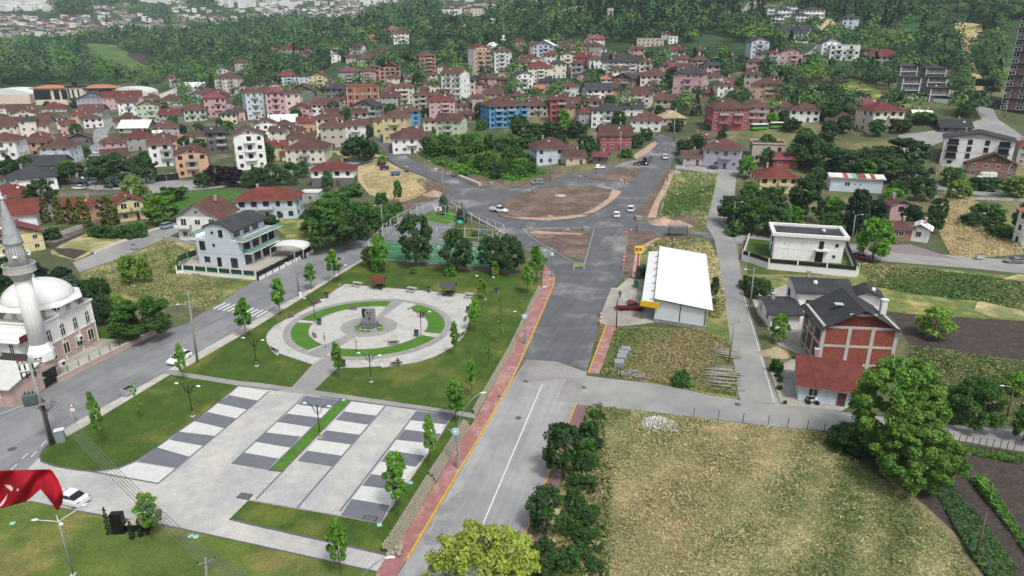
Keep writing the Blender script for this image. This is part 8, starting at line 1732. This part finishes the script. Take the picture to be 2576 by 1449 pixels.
def inwood(u, v, y, n):
 if any(inpoly(u, v, o_) for o_ in OPEN): return 0
 if any(inpoly(u, v, o_) for o_ in ROADS): return 0
 if v < 110 or y > 620: return .5 if any(inpoly(u, v, c) for c in CL) else (.93 if n > .30 else .25)
 if inpoly(u, v, VIL):
  if 1260 < u < 1960 and v < 175 and n > .4: return .75
  if 520 < u < 1000 and v > 130: return .30 * (n > .45)
  return .8 if u > 1930 and v < 330 else .36 if u > 1450 else .24
 if v < 255 and u < 600: return .97
 if u < -20 or u > 2660: return .55 if v < 300 and n > .45 else .06
 if v < 200 and u < 1400: return .9
 if u > 1950 and v < 260: return .9 if n > .38 else .35
 if u > 2240 and v < 330: return .6
 return 0
def noise2(x, y):
 return .5 + .25*math.sin(x*.021 + 1.3*math.sin(y*.013)) * math.cos(y*.017 + .7) + .25*math.sin(x*.047 - y*.039 + 1.7*math.sin(x*.011))
fw = [wmat(c) for c in 'WWCTGGW']; fr_ = [rmat('b'), rmat('r'), rmat('b'), rmat('b'), rmat('k'), rmat('k')]; g = random.Random(31); far = []
for box, n, wr, hr_, rf in [((0,190,45,92),120,(9,14),(5,9),1),((0,128,4,30),70,(18,30),(9,12),0),((190,300,40,80),40,(9,14),(5,9),1),((240,470,10,75),60,(9,15),(5,9),1),((470,640,25,60),30,(9,14),(5,9),1),((640,900,0,50),120,(10,16),(6,12),1),((905,1000,0,14),50,(12,18),(9,14),0),((660,740,10,28),22,(16,22),(16,24),0),((1120,1235,18,40),40,(10,14),(6,9),1),((350,480,0,10),16,(20,40),(8,12),0),((1000,1300,-12,6),50,(14,26),(8,16),0),((550,640,8,22),20,(14,20),(14,22),0),((780,920,26,50),30,(10,14),(6,10),1),((480,560,46,62),14,(10,14),(6,8),1)]:
 for _ in range(n):
  u, v = g.uniform(box[0], box[1]), g.uniform(box[2], box[3]); p = P(u, v)
  if any(math.hypot(p.x-a[0].x, p.y-a[0].y) < 14 for a in far): continue
  far.append((p, u, v, g.uniform(*wr), g.uniform(*hr_), rf))
FX = np.array([(a[0].x, a[0].y, *proj(a[0])[:2]) for a in far]); HB = [proj(o.location)[:2] + (o.location.y, HR[i]) for i, (o, _, _) in enumerate(HOUSES)]
def wood():
 gg = np.random.default_rng(21); pts = []; y = 260.0
 while y < 3350:
  s = 6.6 + max(0, y - 350) * .0085; s = min(s, 34); X = .93*y + 60; xs = np.arange(-X, X, s); xs = xs + gg.normal(0, s*.28, len(xs)); ys = y + gg.normal(0, s*.28, len(xs)); zs = ground_np(xs, ys)
  for x, yy, z in zip(xs, ys, zs):
   u, v, d = proj((x, yy, z))
   if v > 300 or v < -45 or u < -400 or u > 2980: continue
   if gg.random() > inwood(u, v, yy, noise2(x, yy)): continue
   if yy < 720 and (not clear_of(x, yy, 3.2) or (len(TP) and np.min(np.hypot(TP[:,0]-x, TP[:,1]-yy)) < 4)): continue
   if yy < 800:
    k = F / d; hid = False
    for hu, hv, hy, hr in HB:
     if hy > yy - 2 and abs(hu - u) < hr*k*.9 + 3*k and -2 < v - hv < 6.5*k: hid = True; break
    if hid: continue
   elif len(FX) and np.any((np.abs(FX[:,2]-u) < (6+s*.4)*F/d) & (FX[:,1] > yy - 8) & (v - FX[:,3] > -3) & (v - FX[:,3] < s*.75*F/d)): continue
   pts.append((x, yy, z, s))
  y += s * .9
 pts = np.array(pts); print('wood trees', len(pts))
 V = []; MI = []; tiers = [(0, 480, 170, .78), (480, 760, 90, 1.15), (760, 1300, 44, 1.75), (1300, 9999, 22, 3.0)]; TR = MB(); dist = []
 for lo, hi, n, sz in tiers:
  q_ = pts[(pts[:,1] >= lo) & (pts[:,1] < hi)]
  if not len(q_): continue
  m = len(q_); r = q_[:,3]*.60*gg.uniform(.6, 1.45, m); h = r*gg.uniform(.9, 1.4, m); con = gg.random(m) < np.where((q_[:,0] > 60) & (q_[:,0] < 330) & (q_[:,1] > 560) & (q_[:,1] < 900), .55, .06)
  c = np.repeat(q_[:,:3], n, 0); R_ = np.repeat(r, n); H_ = np.repeat(h, n); d = gg.normal(size=(m*n, 3)); d[:,2] = np.abs(d[:,2])*.9 + d[:,2]*.1; d /= np.linalg.norm(d, axis=1)[:,None]
  lob = 1 + .22*np.sin(np.arctan2(d[:,1], d[:,0])*3 + np.repeat(gg.random(m)*6.28, n)) * np.cos(d[:,2]*4) + .12*gg.normal(size=m*n)
  C2 = np.repeat(con, n); tz = gg.random(m*n); prof = np.where(C2, (1-tz)*.75, 0)
  px = np.where(C2, np.cos(tz*91)*R_*prof, d[:,0]*R_*lob); py = np.where(C2, np.sin(tz*91)*R_*prof, d[:,1]*R_*lob); pz = np.where(C2, tz*H_*2.3, d[:,2]*H_*lob*.8 + H_*.75)
  p = c + np.stack([px, py, pz], 1); nr = d*.85 + gg.normal(size=(m*n,3))*.25 + np.array([0,0,.2]); nr /= np.linalg.norm(nr, axis=1)[:,None]
  t = np.cross(nr, gg.normal(size=(m*n,3))); t /= np.linalg.norm(t, axis=1)[:,None]; b_ = np.cross(nr, t); s = (sz*gg.uniform(.6, 1.3, m*n))[:,None]
  V.append(np.stack([p - t*s, p - b_*s*.6, p + t*s, p + b_*s*.6], 1).reshape(-1, 3)); mi = np.where(con, 3, gg.choice([0, 0, 1, 1, 2], m)); MI.append(np.repeat(mi, n))
 V = np.concatenate(V); MI = np.concatenate(MI); Fq = np.arange(len(V)).reshape(-1, 4)
 wm = [mat('wood_leaf_dark', '2e4a2e', rough=.8, var=.3, scale=.25, trans=.15, col2='42633a', c2scale=.012), mat('wood_leaf_mid', '42653a', rough=.8, var=.3, scale=.25, trans=.15, col2='5d7f40', c2scale=.012), mat('wood_leaf_light', '5f8440', rough=.8, var=.3, scale=.25, trans=.15), mat('wood_leaf_conifer', '233c2a', rough=.8, var=.3, scale=.25, trans=.1)]
 yy = V[::4, 1]
 for lo, hi, nm, lb in ((0, 760, 'woodland', 'mixed green woodland on the hillsides behind the town'), (760, 9999, 'distant_woodland', 'far-off wooded hills fading behind the town')):
  k = np.nonzero((yy >= lo) & (yy < hi))[0]
  if not len(k): continue
  VV = V.reshape(-1, 4, 3)[k].reshape(-1, 3); o = link(bpy.data.objects.new(nm, npmesh(nm, VV, np.arange(len(VV)).reshape(-1, 4), wm, MI[k]))); tag(o, lb, 'woodland', kind='stuff')
 near = pts[pts[:,1] < 620]
 for x, y_, z, s in near: TR.tube([(x, y_, z-.5), (x, y_, z+s*.5)], .22, m_bark, n=5, cap=False)
 if TR.v: tag(TR.build('woodland_trunks'), 'trunks under the hillside woodland', 'woodland', kind='stuff')
wood()
# distant town
def simple_house(b, x, y, z, w, d, h, rz, wm, rm, wins=True):
 c, s = math.cos(rz), math.sin(rz); tr = lambda px, py, pz: (x + px*c - py*s, y + px*s + py*c, z + pz)
 q8 = [tr(sx*w/2, sy*d/2, zz) for zz in (-4, h) for sx, sy in ((-1,-1),(1,-1),(1,1),(-1,1))]; b.add(q8, [(0,1,5,4),(1,2,6,5),(2,3,7,6),(3,0,4,7),(4,5,6,7)], wm)
 o = .5; rx = max(0, w/2 - d/2*.9); e = [tr(sx*(w/2+o), sy*(d/2+o), h) for sx, sy in ((-1,-1),(1,-1),(1,1),(-1,1))] + [tr(-rx, 0, h + d*.24), tr(rx, 0, h + d*.24)]
 if rm: b.add(e, [(0,1,5,4),(1,2,5),(2,3,4,5),(3,0,4)], rm)
 if wins:
  for f_ in range(max(1, int(h/3))):
   n = max(2, int(w/3.4))
   for i in range(n):
    px = -w/2 + w*(i+.5)/n; zz = 1.6 + f_*3; b.add([tr(px-.6, -d/2-.06, zz-.7), tr(px+.6, -d/2-.06, zz-.7), tr(px+.6, -d/2-.06, zz+.7), tr(px-.6, -d/2-.06, zz+.7)], [(0,1,2,3)], m_glass)
far.sort(key=lambda a: -ppm(a[0])*a[3]); print('far houses', len(far)); b = MB()
for i, (p, u, v, w, h, rf) in enumerate(far):
 wm_ = g.choice(fw) if rf else fw[0]; rm_ = g.choice(fr_) if rf else (m_slab if g.random() < .5 else None); rz = g.uniform(-.4, .4); d = g.uniform(8, 11)
 if i < 15:
  w1 = MB(); simple_house(w1, 0, 0, 0, w, d, h, 0, wm_, None, False); r = empty('distant_house', p, rz, None, 'house', 'houses of the far hillside town'); w1.build('wall', r); r1 = MB(); simple_house(r1, 0, 0, 0, .1, .1, h, 0, wm_, None, False)
  rb = MB(); o = .5; rx = max(0, w/2-d/2*.9); rb.add([(-w/2-o,-d/2-o,h),(w/2+o,-d/2-o,h),(w/2+o,d/2+o,h),(-w/2-o,d/2+o,h),(-rx,0,h+d*.26),(rx,0,h+d*.26)], [(0,1,5,4),(1,2,5),(2,3,4,5),(3,0,4),(3,2,1,0)], rm_ or m_slab); rb.build('roof', r)
  for f_ in range(max(1, int(h/3))):
   for k in range(3): q_ = win_mesh(m_frame); inst(q_[1], 'window', r, (-w/3 + k*w/3, -d/2 - .03, 1.6 + f_*3), 0, (1.3, 1, 1))
  auto(r, 'small distant house in the far hillside town')
 else: simple_house(b, p.x, p.y, p.z, w, d, h, rz, wm_, rm_)
tag(b.build('distant_town'), 'countless tiny pale houses of the far hillside town', 'town', kind='stuff')
# ---------------------------------------------------------------- grasses
def tufts(name, label, uvs, n, size, mats, seed, up=.5, zmax=.4, world=None):
 gg = np.random.default_rng(seed); ws = [P(*q_) for q_ in uvs]; xs = [w.x for w in ws]; ys = [w.y for w in ws]; poly = [(w.x, w.y) for w in ws]; cand = np.stack([gg.uniform(min(xs), max(xs), n*2), gg.uniform(min(ys), max(ys), n*2)], 1)
 keep = [c for c in cand if inpoly(c[0], c[1], poly)][:n]; c = np.array(keep); m = len(c); z = ground_np(c[:,0], c[:,1]); nz = np.array([noise2(x*14, y*14) for x, y in c]); nz2 = np.array([noise2(x*3+40, y*3) for x, y in c])
 p = np.stack([c[:,0], c[:,1], z + .05 + gg.random(m)*zmax*(.4+.9*nz)], 1); t = gg.normal(size=(m,3)); t[:,2] = np.abs(t[:,2])*up + .1; t /= np.linalg.norm(t, axis=1)[:,None]; w_ = np.cross(t, gg.normal(size=(m,3))); w_ /= np.linalg.norm(w_, axis=1)[:,None]
 s = (size*gg.uniform(.5, 1.4, m)*(.6+.7*nz))[:,None]; V = np.stack([p - t*s, p - w_*s*.22, p + t*s, p + w_*s*.22], 1).reshape(-1, 3); V[:,2] = np.maximum(V[:,2], np.repeat(z, 4) + .03)
 k = np.clip(((nz*.15 + nz2*.75 + .05 + gg.normal(0, .15, m))*len(mats)).astype(int), 0, len(mats)-1)
 o = link(bpy.data.objects.new(name, npmesh(name, V, np.arange(m*4).reshape(-1, 4), mats, k))); tag(o, label, 'grass', kind='stuff')
gs, go_, gg_, gb_ = mat('blade_straw', 'c4b78c', var=.25, scale=1.5), mat('blade_olive', '86875a', var=.25, scale=1.5), mat('blade_green', '52703a', var=.3, scale=1.5), mat('blade_brown', 'a3926e', var=.25, scale=1.5)
tufts('dry_grass_blades', 'dry straw-coloured grass of the big meadow at lower right', [(1505,1026),(1638,1040),(1932,1076),(2072,1088),(2100,1130),(2225,1212),(2330,1290),(2400,1370),(2470,1475),(1400,1475),(1440,1187),(1480,1062)], 95000, .17, [gs, gb_, go_, gs, gg_, go_, gg_], 1)
tufts('rough_grass_blades', 'rough mixed grass between the market hall and the cross road', [(1510,940),(1550,826),(1640,828),(1770,833),(1838,865),(1856,1000),(1790,990),(1638,960)], 26000, .3, [gs, go_, gg_, go_, gb_], 2)
tufts('tall_straw_blades', 'tall yellow grass behind the white market hall', [(1625,625),(1650,608),(1700,604),(1780,606),(1803,650),(1825,760),(1815,800),(1785,800),(1775,650),(1700,632),(1650,640)], 14000, .42, [gs, gs, go_], 3, zmax=.7)
tufts('plot_grass_blades', 'green and yellow grass on the plot beside the new road', [(1696,438),(1735,434),(1803,439),(1793,490),(1775,566),(1700,550),(1660,548),(1680,480)], 16000, .4, [gg_, gg_, gs, go_], 4)
tufts('weed_blades', 'lush green weeds and dry grass right of the cream villa', [(2165,665),(2300,675),(2600,712),(2640,800),(2480,760),(2300,740),(2190,720)], 16000, .42, [gg_, gg_, go_, gs], 5)
tufts('scrub_blades', 'tall dry scrub on the slope at the right', [(2360,490),(2430,482),(2480,540),(2560,600),(2576,640),(2450,650),(2390,640),(2350,560)], 22000, .36, [gs, gb_, gs, go_], 6, zmax=1.0)
tufts('field_blades', 'dry grass of the straw field by the upper road', [(900,422),(940,410),(1006,426),(1069,449),(1070,490),(1010,508),(930,488)], 7000, .32, [gs, gs, go_, gb_], 7)
tufts('crop_blades', 'green vegetables and weeds in the dark garden at lower right', [(2335,1195),(2365,1185),(2420,1260),(2480,1330),(2560,1440),(2500,1475),(2440,1400),(2380,1290)], 15000, .3, [gg_, gg_, mat('blade_blue_green', '3d6048', var=.25)], 8, zmax=.6)
tufts('crop_blades', 'row of tall green crops at the right end of the dark garden', [(2445,1215),(2462,1205),(2530,1290),(2590,1370),(2590,1410),(2520,1310)], 5000, .35, [gg_, mat('blade_bright', '5d8c38', var=.2)], 9, zmax=1.0)
tufts('crop_blades', 'low green beds beside the lower lane behind the dark garden', [(2385,1122),(2440,1128),(2560,1150),(2590,1165),(2540,1165),(2420,1140)], 5000, .25, [mat('blade_bright', '5d8c38'), gg_], 10)
tufts('weed_blades', 'weeds and vegetables below the ploughed field', [(2290,872),(2480,900),(2640,918),(2640,1075),(2537,1072),(2362,1060),(2330,1000),(2290,930)], 14000, .35, [gg_, go_, gg_, gb_], 12, zmax=.5)
tufts('orchard_weeds', 'dense green undergrowth of the orchard in the middle', [(1045,382),(1100,322),(1290,352),(1340,425),(1375,438),(1290,455),(1180,438),(1102,416)], 22000, .75, [gg_, mat('blade_bright', '5d8c38'), gg_], 13, zmax=1.6)
tufts('hay_blades', 'mown grass plots around the residential street', [(205,690),(300,654),(420,602),(492,640),(446,685),(600,705),(520,776),(440,768),(205,720)], 22000, .26, [gs, go_, go_, gg_, gs], 14, zmax=.25)
tufts('verge_weeds', 'weeds under the bushes along the boulevard fence', [(1480,1030),(1512,1030),(1540,1200),(1530,1475),(1375,1475),(1420,1300),(1460,1120)], 16000, .38, [gg_, go_, gb_, gg_, go_], 15, zmax=.9)
# ---------------------------------------------------------------- air
def haze():
 b = MB(); b.box((0, 2320, 118), (10700, 5000, 262), None); me = bpy.data.meshes.new('haze'); me.from_pydata(b.v, [], b.f); m = bpy.data.materials.new('haze_air'); m.use_nodes = True; n = m.node_tree.nodes; n.clear(); o_ = n.new('ShaderNodeOutputMaterial'); pv = n.new('ShaderNodeVolumePrincipled')
 pv.inputs['Color'].default_value = (.72, .86, 1.0, 1); pv.inputs['Density'].default_value = HAZE_D; pv.inputs['Anisotropy'].default_value = .2; m.node_tree.links.new(pv.outputs[0], o_.inputs['Volume']); me.materials.append(m)
 o = link(bpy.data.objects.new('haze', me)); tag(o, 'pale haze in the air over the valley', 'haze', kind='stuff')
HAZE_D = .00013
# ---------------------------------------------------------------- labels: where each thing stands
LM = [('the white mosque',100,800),('the plaza corner',120,1170),('the zebra crossing',600,790),('the grey balcony villa',570,620),('the residential street',330,620),('the golden conifers',165,540),('the white tower-like apartment house',640,400),('the purple plum trees',570,440),
 ('the long cream school',190,245),('the village street',240,370),('the pale quarry yard',420,235),('the white-roofed shed',712,318),('the unfinished brick block',915,262),('the grey-white gabled block',1147,225),('the bright blue apartment block',1250,300),('the pink block with dark balconies',1110,275),('the yellow house',1000,330),
 ('the green pitch',1090,645),('the monument',932,820),('the round square',870,900),('the parking plaza',820,1120),('the lower plaza lawn',820,1330),('the honeycomb wall',1180,1110),('the straw field',990,440),('the overgrown orchard',1190,385),('the roundabout',1405,510),('the triangular island',1420,610),
 ('the slim far minaret',1266,130),('the brick-coloured tower block',1070,165),('the white villas on the hilltop',1990,35),('the red and pink apartment block',1830,305),('the lilac house',1815,400),('the large pink-lilac block',1730,215),('the white terrace-roofed block',1560,175),('the water tower',1533,50),('the wrecked brown house',1660,95),
 ('the green midibuses',1930,322),('the dark grey villas',2335,220),('the dark apartment tower',2540,200),('the wooded ridge',1700,60),('the white three-storey hillside block',2110,130),('the patched barn',2150,455),('the white block with black balconies',2430,380),('the cream flat villa',2030,625),('the pink house',2250,560),
 ('the brick house with slate roof',2150,860),('the ploughed field',2400,840),('the big walnut tree',2240,1050),('the dark vegetable garden',2480,1250),('the dry meadow',1900,1250),('the cross road',1750,1010),('the market hall',1710,730),('the boulevard',1330,1200),('the side street',1890,850),('the cream and yellow house',1945,480),('the dry scrub slope',2430,570),
 ('the orange house',490,415),('the beige cottages by the school',90,300),('the green hillside field',300,150),('the crescent flag',70,1240),('the hilltop orange roofs',960,80),('the old poplars',830,140),('the ruined brown yard houses',2450,450),('the small island works',1540,440),('the uphill lane',2480,300),('the far hillside town',500,60)]
ORD = ['first', 'second', 'third', 'fourth', 'fifth', 'sixth', 'seventh', 'eighth', 'ninth', 'tenth', 'eleventh', 'twelfth', 'thirteenth', 'fourteenth', 'fifteenth', 'sixteenth', 'seventeenth', 'eighteenth', 'nineteenth', 'twentieth']
def finish_labels():
 bpy.context.view_layer.update(); groups = {}
 for o, ph in AUTO:
  l = o.matrix_world.translation; u, v, z = proj(l); best = min(LM, key=lambda q_: math.hypot(q_[1]-u, (q_[2]-v)*1.7)); du, dv = u - best[1], v - best[2]
  rel = ('left of' if du < 0 else 'right of') if abs(du) > abs(dv)*1.6 else ('behind' if dv < 0 else 'in front of')
  if math.hypot(du, dv) < 14: rel = 'beside'
  groups.setdefault((ph, rel, best[0]), []).append((u, v, o))
 seen = set()
 for (ph, rel, lm), lst in groups.items():
  lst.sort(key=lambda t: t[0])
  for i, (u, v, o) in enumerate(lst):
   if len(lst) == 1: s = f"{ph} {rel} {lm}"
   elif len(lst) == 2: s = f"{ph} {rel} {lm}, {('left', 'right')[i]} of two"
   else: s = f"{ph} {rel} {lm}, {ORD[min(i, 19)]} from left"
   for cut in ('with a bare lower stem ', ' and pale corner posts', ' with pale corner posts', ' with a lamp arm', ' with two curved arms and white heads', ' in the long roadside row', ' with two seats', ' in the far hillside town', '-storey', ' and low hipped roof', ' set in the paving', ' with dark trim', 'far ', 'long ', 'dark ', ' set', ' the', 'pale ', 'small '):
    if len(s.split()) > 16: s = s.replace(cut, '')
   while s in seen: s += ' again'
   seen.add(s); o['label'] = s
   if 'category' not in o: o['category'] = 'thing'
finish_labels()
haze()
